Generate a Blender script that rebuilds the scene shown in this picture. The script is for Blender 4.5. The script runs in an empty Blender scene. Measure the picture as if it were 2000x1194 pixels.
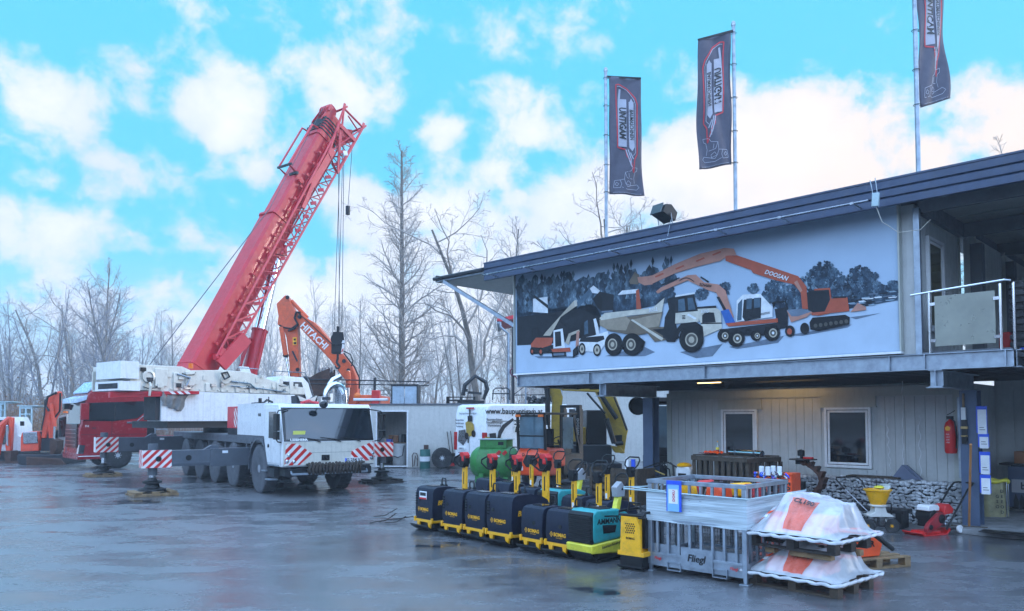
import bpy, bmesh, math, random
import numpy as np
from mathutils import Vector as V, Matrix as Mx
from math import sin, cos, pi, radians as rad
random.seed(7)
SC = bpy.context.scene
COL = SC.collection
# ---------------------------------------------------------------- camera
FPX, PIT, EYE = 1500.0, math.atan(68 / 1500), 2.0
cd = bpy.data.cameras.new('camera'); cam = bpy.data.objects.new('camera', cd); COL.objects.link(cam)
cam.location = (0, 0, EYE); cam.rotation_euler = (pi / 2 + PIT, 0, 0)
cd.sensor_width = 36; cd.lens = 27.0; cd.shift_y = 153 / 2000; cd.clip_end = 3000; cd.clip_start = .1
SC.camera = cam
# ---------------------------------------------------------------- light
SUN_EL, SUN_AZ = rad(9), rad(82)      # azimuth from +Y towards +X (behind the building, to the right)
w = bpy.data.worlds.new('World'); SC.world = w; w.use_nodes = True
nt = w.node_tree; nt.nodes.clear()
def N(t, **k):
    n = nt.nodes.new(t)
    for a, b in k.items():
        if a in n.inputs.keys(): n.inputs[a].default_value = b
        else: setattr(n, a, b)
    return n
def L(a, b): nt.links.new(a, b)
def math_(op, a, b=None, clamp=False):
    n = N('ShaderNodeMath', operation=op); n.use_clamp = clamp
    for i, v in enumerate((a, b)):
        if v is None: continue
        if isinstance(v, (int, float)): n.inputs[i].default_value = v
        else: L(v, n.inputs[i])
    return n.outputs[0]
def mixc(f, a, b, bt='MIX'):
    n = N('ShaderNodeMix', data_type='RGBA', blend_type=bt)
    for i, v in ((0, f), (6, a), (7, b)):
        if isinstance(v, (int, float, tuple)): n.inputs[i].default_value = v
        else: L(v, n.inputs[i])
    return n.outputs[2]
def ss(v, a, b):
    n = N('ShaderNodeMapRange', interpolation_type='SMOOTHSTEP'); L(v, n.inputs[0])
    n.inputs[1].default_value = a; n.inputs[2].default_value = b
    return n.outputs[0]
sky = N('ShaderNodeTexSky', sky_type='NISHITA'); sky.sun_disc = False
sky.sun_elevation = SUN_EL; sky.sun_rotation = SUN_AZ; sky.air_density = 1.0; sky.dust_density = .3; sky.ozone_density = 1.2
tc = N('ShaderNodeTexCoord'); nrm = N('ShaderNodeVectorMath', operation='NORMALIZE'); L(tc.outputs['Generated'], nrm.inputs[0])
D = nrm.outputs[0]
sep = N('ShaderNodeSeparateXYZ'); L(D, sep.inputs[0])
# cloud layer: the view direction meets a flat layer overhead
den = math_('ADD', math_('MAXIMUM', sep.outputs[2], 0.0), .16)
cx, cy = math_('DIVIDE', sep.outputs[0], den), math_('DIVIDE', sep.outputs[1], den)
cmb = N('ShaderNodeCombineXYZ'); L(cx, cmb.inputs[0]); L(cy, cmb.inputs[1])
def noise(vec, sc, det=6, ro=.55, off=(0, 0, 0), dist=0.0):
    m = N('ShaderNodeMapping'); m.inputs['Location'].default_value = off; L(vec, m.inputs[0])
    n = N('ShaderNodeTexNoise', Scale=sc, Detail=det, Roughness=ro, Distortion=dist); L(m.outputs[0], n.inputs['Vector'])
    return n.outputs[0]
n1 = noise(cmb.outputs[0], 1.25, 9, .57, (3.3, 1.7, .4), .25)
n2 = noise(cmb.outputs[0], .45, 3, .5, (8.1, 2.2, 0))
warp = noise(D, 7, 6, .6, (1, 5, 2))
BLOBS = [(1620, 290, 210, 2.4, 1.0), (1880, 270, 200, 2.0, 1.0), (1350, 330, 150, 2.0, .9), (400, 215, 120, 1.6, .7), (110, 215, 110, 1.7, .7), (250, 310, 90, 2.2, .55), (1020, 60, 120, 2.4, .5), (640, 40, 110, 2.6, .45), (1720, 60, 130, 2.4, .5),(150, 175, 30, 1.2, .5), (415, 165, 40, 1.2, .5), (470, 300, 60, 1.6, .4), (850, 238, 40, 1.5, .4), (30, 180, 30, 2, .4), (180, 370, 50, 2.2, .4), (100, 350, 40, 2, .35),  # px, py, radius px, squash, amount : where the photograph has its larger clouds
 (690, 160, 105, 1.0, .95), (745, 195, 60, 1.1, .6), (640, 185, 60, 1, .5), (275, 135, 38, 1.5, .42), (130, 190, 60, 1.4, .6), (70, 245, 95, 2.2, .6),
 (420, 190, 75, 1.5, .45), (450, 250, 90, 1.8, .55), (560, 20, 130, 3.2, .5), (990, 175, 55, 1.6, .5), (850, 250, 55, 1.6, .55),
 (250, 350, 95, 2.4, .4), (1130, 65, 50, 2, .45), (1090, 270, 70, 2.2, .6), (1160, 200, 45, 1.3, .5), (990, 350, 75, 1.8, .7), (880, 400, 90, 2, .7),
 (330, 465, 120, 3.2, .6), (520, 520, 95, 1.6, .75), (700, 430, 90, 1.5, .7), (640, 560, 140, 2.4, .6), (1250, 330, 120, 2.0, .85), (1500, 270, 130, 2.6, .9),
 (1750, 240, 150, 2.6, .95), (1950, 200, 130, 2.0, .95), (1100, 420, 190, 2.2, .8), (60, 620, 130, 2.4, .6), (1150, 30, 200, 3.5, .4),
 (1900, 20, 150, 3, .5), (1560, 130, 70, 2.6, .4), (1650, 45, 90, 2.5, .4), (1330, 190, 60, 2.4, .45), (380, 5, 50, 2, .5),
 (520, 660, 300, 3.5, .8), (930, 640, 320, 3.2, .95), (1400, 420, 320, 2.4, .9), (1900, 380, 300, 2.4, .9), (200, 560, 120, 3, .45)]
def ray(px, py):
    u, v = (px - 1000) / FPX, -(py - 750) / FPX
    return V((u, cos(PIT) - v * sin(PIT), sin(PIT) + v * cos(PIT)))
tot = None
for px, py, r, sq, am in BLOBS:
    d = ray(px, py).normalized(); right = d.cross(V((0, 0, 1))).normalized(); up = right.cross(d)
    def dot(vv, s):
        n = N('ShaderNodeVectorMath', operation='DOT_PRODUCT'); L(D, n.inputs[0]); n.inputs[1].default_value = tuple(vv * s); return n.outputs['Value']
    a_, b_ = dot(right, FPX / (r * sq ** .5)), dot(up, FPX / r * sq ** .5)
    q = math_('ADD', math_('MULTIPLY', a_, a_), math_('MULTIPLY', b_, b_))
    q = math_('ADD', q, math_('MULTIPLY', math_('LESS_THAN', dot(d, 1), 0.0), 50.0))
    g = math_('MULTIPLY', math_('POWER', 2.718, math_('MULTIPLY', q, -.9)), am)
    tot = g if tot is None else math_('MAXIMUM', tot, g)
fine = noise(D, 16, 8, .6, (2, 9, 4), .3)
field = math_('ADD', math_('ADD', math_('MULTIPLY', tot, .82), .06), math_('MULTIPLY', math_('SUBTRACT', warp, .5), 1.35))
field = math_('ADD', field, math_('MULTIPLY', math_('SUBTRACT', fine, .5), 1.0))
field = math_('ADD', field, math_('MULTIPLY', math_('SUBTRACT', n1, .50), 1.25))
back = ss(sep.outputs[1], .25, -.15)   # behind the camera the layer is broken cloud too
field = math_('ADD', field, math_('MULTIPLY', back, math_('ADD', math_('SUBTRACT', n2, .42), .12)))
mask = ss(field, .26, .62)
lowm = ss(sep.outputs[2], .22, .0)
mask = math_('MAXIMUM', mask, math_('MULTIPLY', lowm, .85))
east = ss(sep.outputs[0], .05, .42)
warm = math_('MULTIPLY', east, ss(sep.outputs[2], .62, .25))
CL = 1.0
ccol = mixc(ss(field, .45, 1.0), (3.3, 3.65, 4.25, 1), (4.3, 4.35, 4.5, 1))
shade = ss(noise(D, 5, 4, .5, (7, 3, 1)), .42, .68)
ccol = mixc(math_('MULTIPLY', shade, .45), ccol, (2.5, 3.0, 4.2, 1))
ccol = mixc(math_('MULTIPLY', warm, .75), ccol, (4.5, 3.75, 3.2, 1))
scol = mixc(1.0, sky.outputs[0], (1.0, 1.0, 1.0, 1), 'MULTIPLY')
scol = mixc(.88, scol, (.50, 3.0, 4.7, 1))
behind = ss(sep.outputs[1], .35, -.2)
high = ss(sep.outputs[2], .55, .8)
scol = mixc(math_('MAXIMUM', behind, high), scol, (5.8, 9.2, 15.0, 1))
ccol = mixc(behind, ccol, (12.0, 14.4, 18.5, 1))
fin = mixc(mask, scol, ccol)
# fields and woods below the horizon; the wood and buildings behind the camera stand a little above it
fin = mixc(math_('MULTIPLY', behind, ss(math_('ADD', sep.outputs[2], math_('MULTIPLY', math_('SUBTRACT', warp, .5), .12)), .17, .13)), fin, (.75, .95, 1.35, 1))
fin = mixc(ss(sep.outputs[2], -.01, -.05), fin, (1.0, 1.2, 1.6, 1))
bg = N('ShaderNodeBackground', Strength=.1); L(fin, bg.inputs[0])
wo = N('ShaderNodeOutputWorld'); L(bg.outputs[0], wo.inputs[0])
sd = bpy.data.lights.new('sun', 'SUN'); sun = bpy.data.objects.new('sun', sd); COL.objects.link(sun)
sd.energy = .6; sd.angle = rad(10); sd.color = (1, .86, .72)
sdir = V((sin(SUN_AZ) * cos(SUN_EL), cos(SUN_AZ) * cos(SUN_EL), sin(SUN_EL)))
sun.rotation_euler = sdir.to_track_quat('Z', 'Y').to_euler()
SC.view_settings.view_transform = 'Standard'; SC.view_settings.look = 'None'; SC.view_settings.exposure = 1.36; SC.view_settings.gamma = 1
try:
    SC.cycles.volume_bounces = 0; HAZE_D = .0016; SC.cycles.max_bounces = 6; SC.cycles.caustics_reflective = False; SC.cycles.caustics_refractive = False
    SC.cycles.transparent_max_bounces = 12; SC.cycles.use_denoising = True; SC.cycles.sample_clamp_indirect = 4
except Exception: pass
# ---------------------------------------------------------------- helpers
def hx(h):
    c = [int(h[i:i + 2], 16) / 255 for i in (0, 2, 4)]
    return tuple((x / 12.92 if x <= .04045 else ((x + .055) / 1.055) ** 2.4) for x in c)
MATS = {}
def mat(name, col, rough=.5, metal=0, var=.12, sc=3.0, bump=0, bsc=60, coat=0, dirt=0, dcol='4a4641', trans=0, alpha=1, emis=None, es=1, spec=.5, streak=0):
    m = bpy.data.materials.new(name); m.use_nodes = True; t = m.node_tree; b = t.nodes['Principled BSDF']
    c = hx(col) if isinstance(col, str) else col
    ln = t.links.new
    co = t.nodes.new('ShaderNodeTexCoord')
    def nz(s, d=5, vec=None, r=.6):
        n = t.nodes.new('ShaderNodeTexNoise'); n.inputs['Scale'].default_value = s; n.inputs['Detail'].default_value = d; n.inputs['Roughness'].default_value = r
        ln(vec or co.outputs['Object'], n.inputs['Vector']); return n.outputs[0]
    def mr(v, a, b_, c_, d):
        n = t.nodes.new('ShaderNodeMapRange'); ln(v, n.inputs[0])
        for i, q in enumerate((a, b_, c_, d)): n.inputs[i + 1].default_value = q
        return n.outputs[0]
    def mx(f, a, b_, bt='MIX'):
        n = t.nodes.new('ShaderNodeMix'); n.data_type = 'RGBA'; n.blend_type = bt
        for i, q in ((0, f), (6, a), (7, b_)):
            if isinstance(q, tuple): n.inputs[i].default_value = q
            elif isinstance(q, (int, float)): n.inputs[i].default_value = q
            else: ln(q, n.inputs[i])
        return n.outputs[2]
    out = (*c, 1)
    if var:
        f = mr(nz(sc), .3, .7, 0, 1)
        out = mx(f, (*[x * (1 - var) for x in c], 1), (*[min(1, x * (1 + var)) for x in c], 1))
    if dirt:
        f = mr(nz(sc * 2.3, 8, r=.7), .48, .72, 0, dirt)
        out = mx(f, out, (*hx(dcol), 1))
    if streak:
        mp = t.nodes.new('ShaderNodeMapping'); mp.inputs['Scale'].default_value = (9, 9, .5); ln(co.outputs['Object'], mp.inputs[0])
        f = mr(nz(1.6, 6, mp.outputs[0], .65), .5, .75, 0, streak)
        out = mx(f, out, (*hx(dcol), 1))
    if not isinstance(out, tuple): ln(out, b.inputs['Base Color'])
    else: b.inputs['Base Color'].default_value = out
    if rough > .12: rr = mr(nz(sc * 3, 4), .3, .7, max(.02, rough - .1), min(1, rough + .1)); ln(rr, b.inputs['Roughness'])
    else: b.inputs['Roughness'].default_value = rough
    b.inputs['Metallic'].default_value = metal; b.inputs['Specular IOR Level'].default_value = spec
    if coat: b.inputs['Coat Weight'].default_value = coat; b.inputs['Coat Roughness'].default_value = .06
    if trans: b.inputs['Transmission Weight'].default_value = trans
    if alpha < 1: b.inputs['Alpha'].default_value = alpha
    if emis: b.inputs['Emission Color'].default_value = (*hx(emis), 1); b.inputs['Emission Strength'].default_value = es
    if bump:
        bn = t.nodes.new('ShaderNodeBump'); bn.inputs['Strength'].default_value = bump; bn.inputs['Distance'].default_value = .01
        ln(nz(bsc, 6), bn.inputs['Height']); ln(bn.outputs[0], b.inputs['Normal'])
    MATS[name] = m
    return m
MD = dict(
 white=('d8dadb', .35, 0), cream=('cdc8bb', .35, 0), offwhite=('bdbcb6', .5, 0), black=('101113', .45, 0), blackgloss=('0b0c0f', .15, 0), rubber=('141416', .75, 0),
 greypaint=('4a5058', .42, 0), darkgrey=('23262b', .5, 0), steel=('8d9298', .3, 1), chrome=('d0d4d8', .12, 1), galv=('8f99a3', .42, .75), darksteel=('2b2d30', .45, .6),
 red=('b80a20', .45, 0), truckred=('8c121e', .22, 0), redplain=('c21a1a', .45, 0), orange=('d4521c', .42, 0), yellow=('eaa800', .4, 0), brightorange=('e84a12', .4, 0),
 bomag=('e8a80c', .4, 0), lime=('d6cc38', .4, 0), teal=('1f8c8c', .45, 0), hood=('0a1226', .5, 0), green=('2c6b2e', .45, 0), column=('46566e', .45, .2), fascia=('33415a', .45, .2),
 wall=('b1b4b2', .5, 0), trim=('a4a79f', .5, 0), redwhite=('ddd8d2', .4, 0), decal=('c8c9c4', .5, 0), wood=('7a6244', .8, 0), oldwood=('3f3428', .85, 0), darkwood=('2a2420', .85, 0),
 rust=('4a3024', .8, .2), tyre=('17181a', .8, 0), dustytyre=('4a4d52', .9, 0), rimdust=('85898f', .7, .1), rimgrey=('5d6268', .5, .3), rimwhite=('b9bdc0', .45, .3), deck=('5a5f66', .6, .4),
 stone=('8b8f93', .85, 0), concrete=('77797a', .85, 0), bluebag=('2450c8', .4, 0), paper=('d9dcde', .6, 0), textblack=('0c0d10', .5, 0), textwhite=('e4e4e0', .5, 0),
 flagprint=('a6a6b0', .7, 0), flag=('4f4d5a', .75, 0), pvc=('c9c9c2', .4, 0), tarp=('8e8f92', .6, 0), pale=('9fb4b8', .35, 0), cardboard=('8a5a34', .8, 0), amber=('e06a10', .25, 0), redlamp=('a80c10', .2, 0),
 copper=('a08a5c', .3, .9), exyellow=('a88a28', .5, 0), rope=('5a5c5e', .5, .5), pinkred=('c0303a', .4, 0))
def M(n):
    if n in MATS: return MATS[n]
    c, r, me = MD[n]; k = {}
    if n in ('white', 'cream', 'offwhite'): k = dict(dirt=.18, coat=.25, streak=.22, var=.05)
    if n in ('red', 'truckred'): k = dict(coat=.12, var=.1, dirt=.10, streak=.1)
    if n in ('orange', 'brightorange', 'yellow', 'bomag', 'lime', 'teal', 'exyellow', 'green'): k = dict(dirt=.35, var=.15, sc=5, coat=.15)
    if n in ('galv', 'steel', 'darksteel'): k = dict(var=.25, sc=6, bump=.15, bsc=40)
    if n in ('wood', 'oldwood', 'darkwood'): k = dict(var=.45, sc=9, bump=.5, bsc=80)
    if n in ('stone', 'concrete'): k = dict(var=.35, sc=5, bump=.6, bsc=50)
    if n in ('dustytyre', 'tyre'): k = dict(var=.3, bump=.4, dirt=.3, dcol='6a6c70')
    if n in ('rust',): k = dict(var=.5, sc=6, bump=.6, dirt=.5, dcol='1c1815')
    if n in ('hood',): k = dict(var=.25, dirt=.15, dcol='1c222e', bump=.15, bsc=160, sc=6, spec=.3)
    if n in ('wall', 'trim'): k = dict(var=.06, dirt=.12, streak=.2)
    if n in ('greypaint', 'deck', 'fascia'): k = dict(var=.15, dirt=.3, streak=.15)
    if n in ('black', 'darkgrey'): k = dict(spec=.3, dirt=.15, dcol='2c2e33')
    if n == 'flag': k = dict(var=.1, bump=.2, bsc=9)
    return mat(n, c, r, me, **k)
class Fr:
    def __init__(s, o, dx, dy=None, oz=0):
        if dy is None: dx, dy = cos(rad(dx)), sin(rad(dx))
        l = math.hypot(dx, dy); dx /= l; dy /= l
        s.M = Mx(((dx, -dy, 0, o[0]), (dy, dx, 0, o[1]), (0, 0, 1, oz), (0, 0, 0, 1))); s.I = s.M.inverted()
    def fy(s, px, py, y=0.0):
        o = s.I @ V((0, 0, EYE)); d = s.I.to_3x3() @ ray(px, py); t = (y - o.y) / d.y; q = o + d * t; return (q.x, q.z)
    def fx(s, px, py, x=0.0):
        o = s.I @ V((0, 0, EYE)); d = s.I.to_3x3() @ ray(px, py); t = (x - o.x) / d.x; q = o + d * t; return (q.y, q.z)
    def w(s, x, y, z=0): return s.M @ V((x, y, z))
def gp(px, py, z=0):
    d = ray(px, py); t = (z - EYE) / d.z; return V((d.x * t, d.y * t, z))
def dp(px, py, Y):
    d = ray(px, py); return V((0, 0, EYE)) + d * (Y / d.y)
def basis(ax):
    ax = V(ax).normalized(); h = V((0, 0, 1)) if abs(ax.z) < .95 else V((1, 0, 0))
    a = h.cross(ax).normalized(); return ax, a, ax.cross(a)
WM = {}
class MB:
    def __init__(s, fr=None): s.v = []; s.f = []; s.fm = []; s.mats = []; s.M = fr.M if isinstance(fr, Fr) else (fr or Mx()); s.cur = 0
    def use(s, m):
        if m not in s.mats: s.mats.append(m)
        s.cur = s.mats.index(m); return s
    def add(s, vs, fs):
        o = len(s.v); s.v += [s.M @ V(p) for p in vs]; s.f += [tuple(i + o for i in f) for f in fs]; s.fm += [s.cur] * len(fs); return s
    def box(s, x0, x1, y0, y1, z0, z1):
        return s.add([(x, y, z) for z in (z0, z1) for y in (y0, y1) for x in (x0, x1)],
                     [(0, 2, 3, 1), (4, 5, 7, 6), (0, 1, 5, 4), (2, 6, 7, 3), (0, 4, 6, 2), (1, 3, 7, 5)])
    def cb(s, c, d, rz=0, rx=0, ry=0):
        R = Mx.Translation(V(c)) @ Mx.Rotation(rz, 4, 'Z') @ Mx.Rotation(ry, 4, 'Y') @ Mx.Rotation(rx, 4, 'X')
        o = s.M; s.M = o @ R; a, b, c_ = [q / 2 for q in d]; s.box(-a, a, -b, b, -c_, c_); s.M = o; return s
    def bar(s, p, q, w, h=None, up=(0, 0, 1)):
        p, q = V(p), V(q); h = h or w; a = (q - p).normalized(); u = V(up)
        if abs(a.dot(u)) > .98: u = V((0, 1, 0))
        r = a.cross(u).normalized() * w / 2; t = r.cross(a).normalized() * h / 2
        return s.add([e + i * r + j * t for e in (p, q) for j in (-1, 1) for i in (-1, 1)],
                     [(0, 2, 3, 1), (4, 5, 7, 6), (0, 1, 5, 4), (2, 6, 7, 3), (0, 4, 6, 2), (1, 3, 7, 5)])
    def cyl(s, p, q, r, r2=None, n=14, caps=True):
        p, q = V(p), V(q); r2 = r if r2 is None else r2; _, a, b = basis(q - p)
        vs = [e + (a * cos(2 * pi * i / n) + b * sin(2 * pi * i / n)) * rr for e, rr in ((p, r), (q, r2)) for i in range(n)]
        fs = [(i, (i + 1) % n, n + (i + 1) % n, n + i) for i in range(n)]
        if caps: fs += [tuple(range(n))[::-1], tuple(range(n, 2 * n))]
        return s.add(vs, fs)
    def tube(s, pts, r, n=6, close=False):
        pts = [V(p) for p in pts]; k = len(pts); vs = []; fs = []
        rs = r if isinstance(r, (list, tuple)) else [r] * k
        a = None
        for i, p in enumerate(pts):
            d = (pts[(i + 1) % k] - pts[i - 1]) if close else (pts[min(i + 1, k - 1)] - pts[max(i - 1, 0)])
            d = d.normalized() if d.length > 1e-9 else V((0, 0, 1))
            if a is None: _, a, b = basis(d)
            else:
                a = (a - d * a.dot(d)); a = a.normalized() if a.length > 1e-6 else basis(d)[1]
                b = d.cross(a)
            vs += [p + (a * cos(2 * pi * j / n) + b * sin(2 * pi * j / n)) * rs[i] for j in range(n)]
        for i in range(k if close else k - 1):
            o, o2 = i * n, ((i + 1) % k) * n
            fs += [(o + j, o + (j + 1) % n, o2 + (j + 1) % n, o2 + j) for j in range(n)]
        if not close: fs += [tuple(range(n))[::-1], tuple(range((k - 1) * n, k * n))]
        return s.add(vs, fs)
    def poly(s, pts, a, b, pl='xz'):
        """prism: polygon in plane pl, from a to b along the third axis"""
        if pl == 'xz': g = lambda p, c: (p[0], c, p[1])
        elif pl == 'yz': g = lambda p, c: (c, p[0], p[1])
        else: g = lambda p, c: (p[0], p[1], c)
        n = len(pts); ar = sum(pts[i][0] * pts[(i + 1) % n][1] - pts[(i + 1) % n][0] * pts[i][1] for i in range(n))
        flip = (ar > 0) == (pl == 'xz')
        if b < a: a, b = b, a
        vs = [g(p, a) for p in pts] + [g(p, b) for p in pts]
        fs = [tuple(range(n))[::-1], tuple(range(n, 2 * n))] + [(i, (i + 1) % n, n + (i + 1) % n, n + i) for i in range(n)]
        if flip: fs = [f[::-1] for f in fs]
        return s.add(vs, fs)
    def flat(s, pts): return s.add(pts, [tuple(range(len(pts)))])
    def sph(s, c, r, sc=(1, 1, 1), n=12, m=8):
        vs = [(c[0], c[1], c[2] - r * sc[2])]
        for j in range(1, m):
            t = pi * j / m
            vs += [(c[0] + r * sc[0] * sin(t) * cos(2 * pi * i / n), c[1] + r * sc[1] * sin(t) * sin(2 * pi * i / n), c[2] - r * sc[2] * cos(t)) for i in range(n)]
        vs.append((c[0], c[1], c[2] + r * sc[2])); e = len(vs) - 1
        fs = [(0, 1 + (i + 1) % n, 1 + i) for i in range(n)]
        for j in range(m - 2):
            o = 1 + j * n; fs += [(o + i, o + (i + 1) % n, o + n + (i + 1) % n, o + n + i) for i in range(n)]
        o = 1 + (m - 2) * n; fs += [(o + i, o + (i + 1) % n, e) for i in range(n)]
        return s.add(vs, fs)
    def lathe(s, prof, c=(0, 0, 0), ax=(0, 0, 1), n=20):
        c = V(c); x, a, b = basis(ax); vs = []; k = len(prof)
        for r, h in prof: vs += [c + x * h + (a * cos(2 * pi * i / n) + b * sin(2 * pi * i / n)) * r for i in range(n)]
        fs = [(j * n + i, j * n + (i + 1) % n, (j + 1) * n + (i + 1) % n, (j + 1) * n + i) for j in range(k - 1) for i in range(n)]
        if prof[0][0] > 1e-4: fs.append(tuple(range(n))[::-1])
        if prof[-1][0] > 1e-4: fs.append(tuple(range((k - 1) * n, k * n)))
        return s.add(vs, fs)
    def grid(s, fn, nu, nv):
        vs = [fn(i / nu, j / nv) for j in range(nv + 1) for i in range(nu + 1)]
        fs = [(j * (nu + 1) + i, j * (nu + 1) + i + 1, (j + 1) * (nu + 1) + i + 1, (j + 1) * (nu + 1) + i) for j in range(nv) for i in range(nu)]
        return s.add(vs, fs)
    def text(s, t, size, o, xd=(1, 0, 0), ud=(0, 0, 1), bold=.012, shear=0, ext=.002, align='CENTER', fn=None, sx=1.0, al2='CENTER'):
        c = bpy.data.curves.new('t', 'FONT'); c.body = t; c.size = size; c.offset = bold * size; c.shear = shear; c.extrude = ext
        c.align_x = align; c.align_y = al2; c.resolution_u = 2
        ob = bpy.data.objects.new('t', c); me = bpy.data.meshes.new_from_object(ob)
        xd, ud = V(xd).normalized(), V(ud).normalized(); nd = xd.cross(ud); o = V(o)
        vs = [o + xd * v.co.x * sx + ud * v.co.y + nd * v.co.z for v in me.vertices]
        if fn: vs = [fn(p) for p in vs]
        s.add(vs, [tuple(p.vertices) for p in me.polygons])
        bpy.data.objects.remove(ob); bpy.data.curves.remove(c); bpy.data.meshes.remove(me); return s
    def build(s, name, parent=None, bev=0, label=None, smooth=35, seg=2, fixn=False):
        me = bpy.data.meshes.new(name); o = bpy.data.objects.new(name, me); COL.objects.link(o)
        base = WM.get(parent.name, Mx()) if parent else Mx(); inv = base.inverted()
        me.from_pydata([inv @ p for p in s.v], [], s.f)
        for m in s.mats: me.materials.append(M(m) if isinstance(m, str) else m)
        me.polygons.foreach_set('material_index', s.fm)
        if fixn:
            bm = bmesh.new(); bm.from_mesh(me); bmesh.ops.recalc_face_normals(bm, faces=bm.faces); bm.to_mesh(me); bm.free()
        if smooth:
            me.shade_smooth(); me.set_sharp_from_angle(angle=rad(smooth))
        if parent: o.parent = parent
        WM[o.name] = base
        if bev:
            b = o.modifiers.new('Bevel', 'BEVEL'); b.width = bev; b.segments = seg; b.limit_method = 'ANGLE'; b.angle_limit = rad(50); b.harden_normals = False
        if label: o['label'] = label
        return o
def near(mb, name, parent, cen, **k):
    """build one part per centre (world points), each face going to the nearest"""
    cen = [V(c) for c in cen]; bs = [MB() for _ in cen]
    # keep loose pieces whole
    par = list(range(len(mb.v)))
    def fd(i):
        while par[i] != i: par[i] = par[par[i]]; i = par[i]
        return i
    for f in mb.f:
        for i in f[1:]: par[fd(i)] = fd(f[0])
    acc = {}
    for i, p in enumerate(mb.v): a = acc.setdefault(fd(i), [V((0, 0, 0)), 0]); a[0] += p; a[1] += 1
    own = {r: min(range(len(cen)), key=lambda c: (a[0] / a[1] - cen[c]).length) for r, a in acc.items()}
    mp = [{} for _ in cen]
    for q in bs: q.mats = list(mb.mats)
    for f, m in zip(mb.f, mb.fm):
        c = own[fd(f[0])]; t = bs[c]; d = mp[c]
        for i in f:
            if i not in d: d[i] = len(t.v); t.v.append(mb.v[i])
        t.f.append(tuple(d[i] for i in f)); t.fm.append(m)
    return [t.build(name, parent, **k) for t in bs if t.f]
def thing(name, label, cat, fr=None, group=None):
    o = bpy.data.objects.new(name, None); COL.objects.link(o); o.empty_display_size = .2
    Mt = fr.M if isinstance(fr, Fr) else (Mx.Translation(V(fr)) if fr is not None else Mx())
    o.matrix_world = Mt; WM[o.name] = Mt; o['label'] = label; o['category'] = cat
    if group: o['group'] = group
    return o
def tag(o, label, cat=None, group=None, kind=None):
    if label: o['label'] = label
    if cat: o['category'] = cat
    if group: o['group'] = group
    if kind: o['kind'] = kind
    return o
def kids(o): return [c for c in KID if c.parent == o]
def dup(o, fr=None, label=None, parent=None, group=None):
    c = o.copy(); COL.objects.link(c)
    if parent: c.parent = parent; WM[c.name] = WM[parent.name]
    if fr is not None:
        Mt = fr.M if isinstance(fr, Fr) else Mx.Translation(V(fr)); c.matrix_world = Mt; WM[c.name] = Mt
    if label: c['label'] = label
    if group: c['group'] = group
    for ch in [q for q in COL.objects if q.parent == o]: dup(ch, parent=c)
    return c
def wheel(parent, fr, c, R, w, ax=(1, 0, 0), rim='rimgrey', tyre='tyre', rr=.55, tread=True, n=28, name='wheel'):
    """c = centre; ax = direction the hub faces"""
    x, a, b = basis(ax); c = V(c)
    t = MB(fr).use(tyre); h = w / 2
    t.lathe([(R * rr, -h * .8), (R * .8, -h), (R * .95, -h * .9), (R, -h * .7), (R, h * .7), (R * .95, h * .9), (R * .8, h), (R * rr, h * .8)], c, ax, n)
    if tread:
        for i in range(n):
            an = 2 * pi * (i + .5) / n
            for sd in (-1, 1):
                d = a * cos(an + sd * .03) + b * sin(an + sd * .03); p = c + d * (R * 1.0) + x * (sd * h * .48)
                t.bar(p - x * h * .38, p + x * h * .38, R * .13, R * .035, up=d)
    tw = t.build(name, parent)
    r = MB(fr).use(rim)
    r.lathe([(R * rr, -h * .8), (R * rr, h * .78), (R * rr * .93, h * .8), (R * rr * .88, h * .45), (R * rr * .6, h * .3), (R * rr * .5, h * .6), (R * .18, h * .62), (R * .16, h * .85), (0.0001, h * .85)], c, ax, n)
    for i in range(8):
        an = 2 * pi * i / 8; d = a * cos(an) + b * sin(an); q = c + d * R * rr * .42 + x * h * .62
        r.cyl(q, q + x * .03, R * .035, n=6)
    r.build('rim', tw)
    return tw
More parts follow.
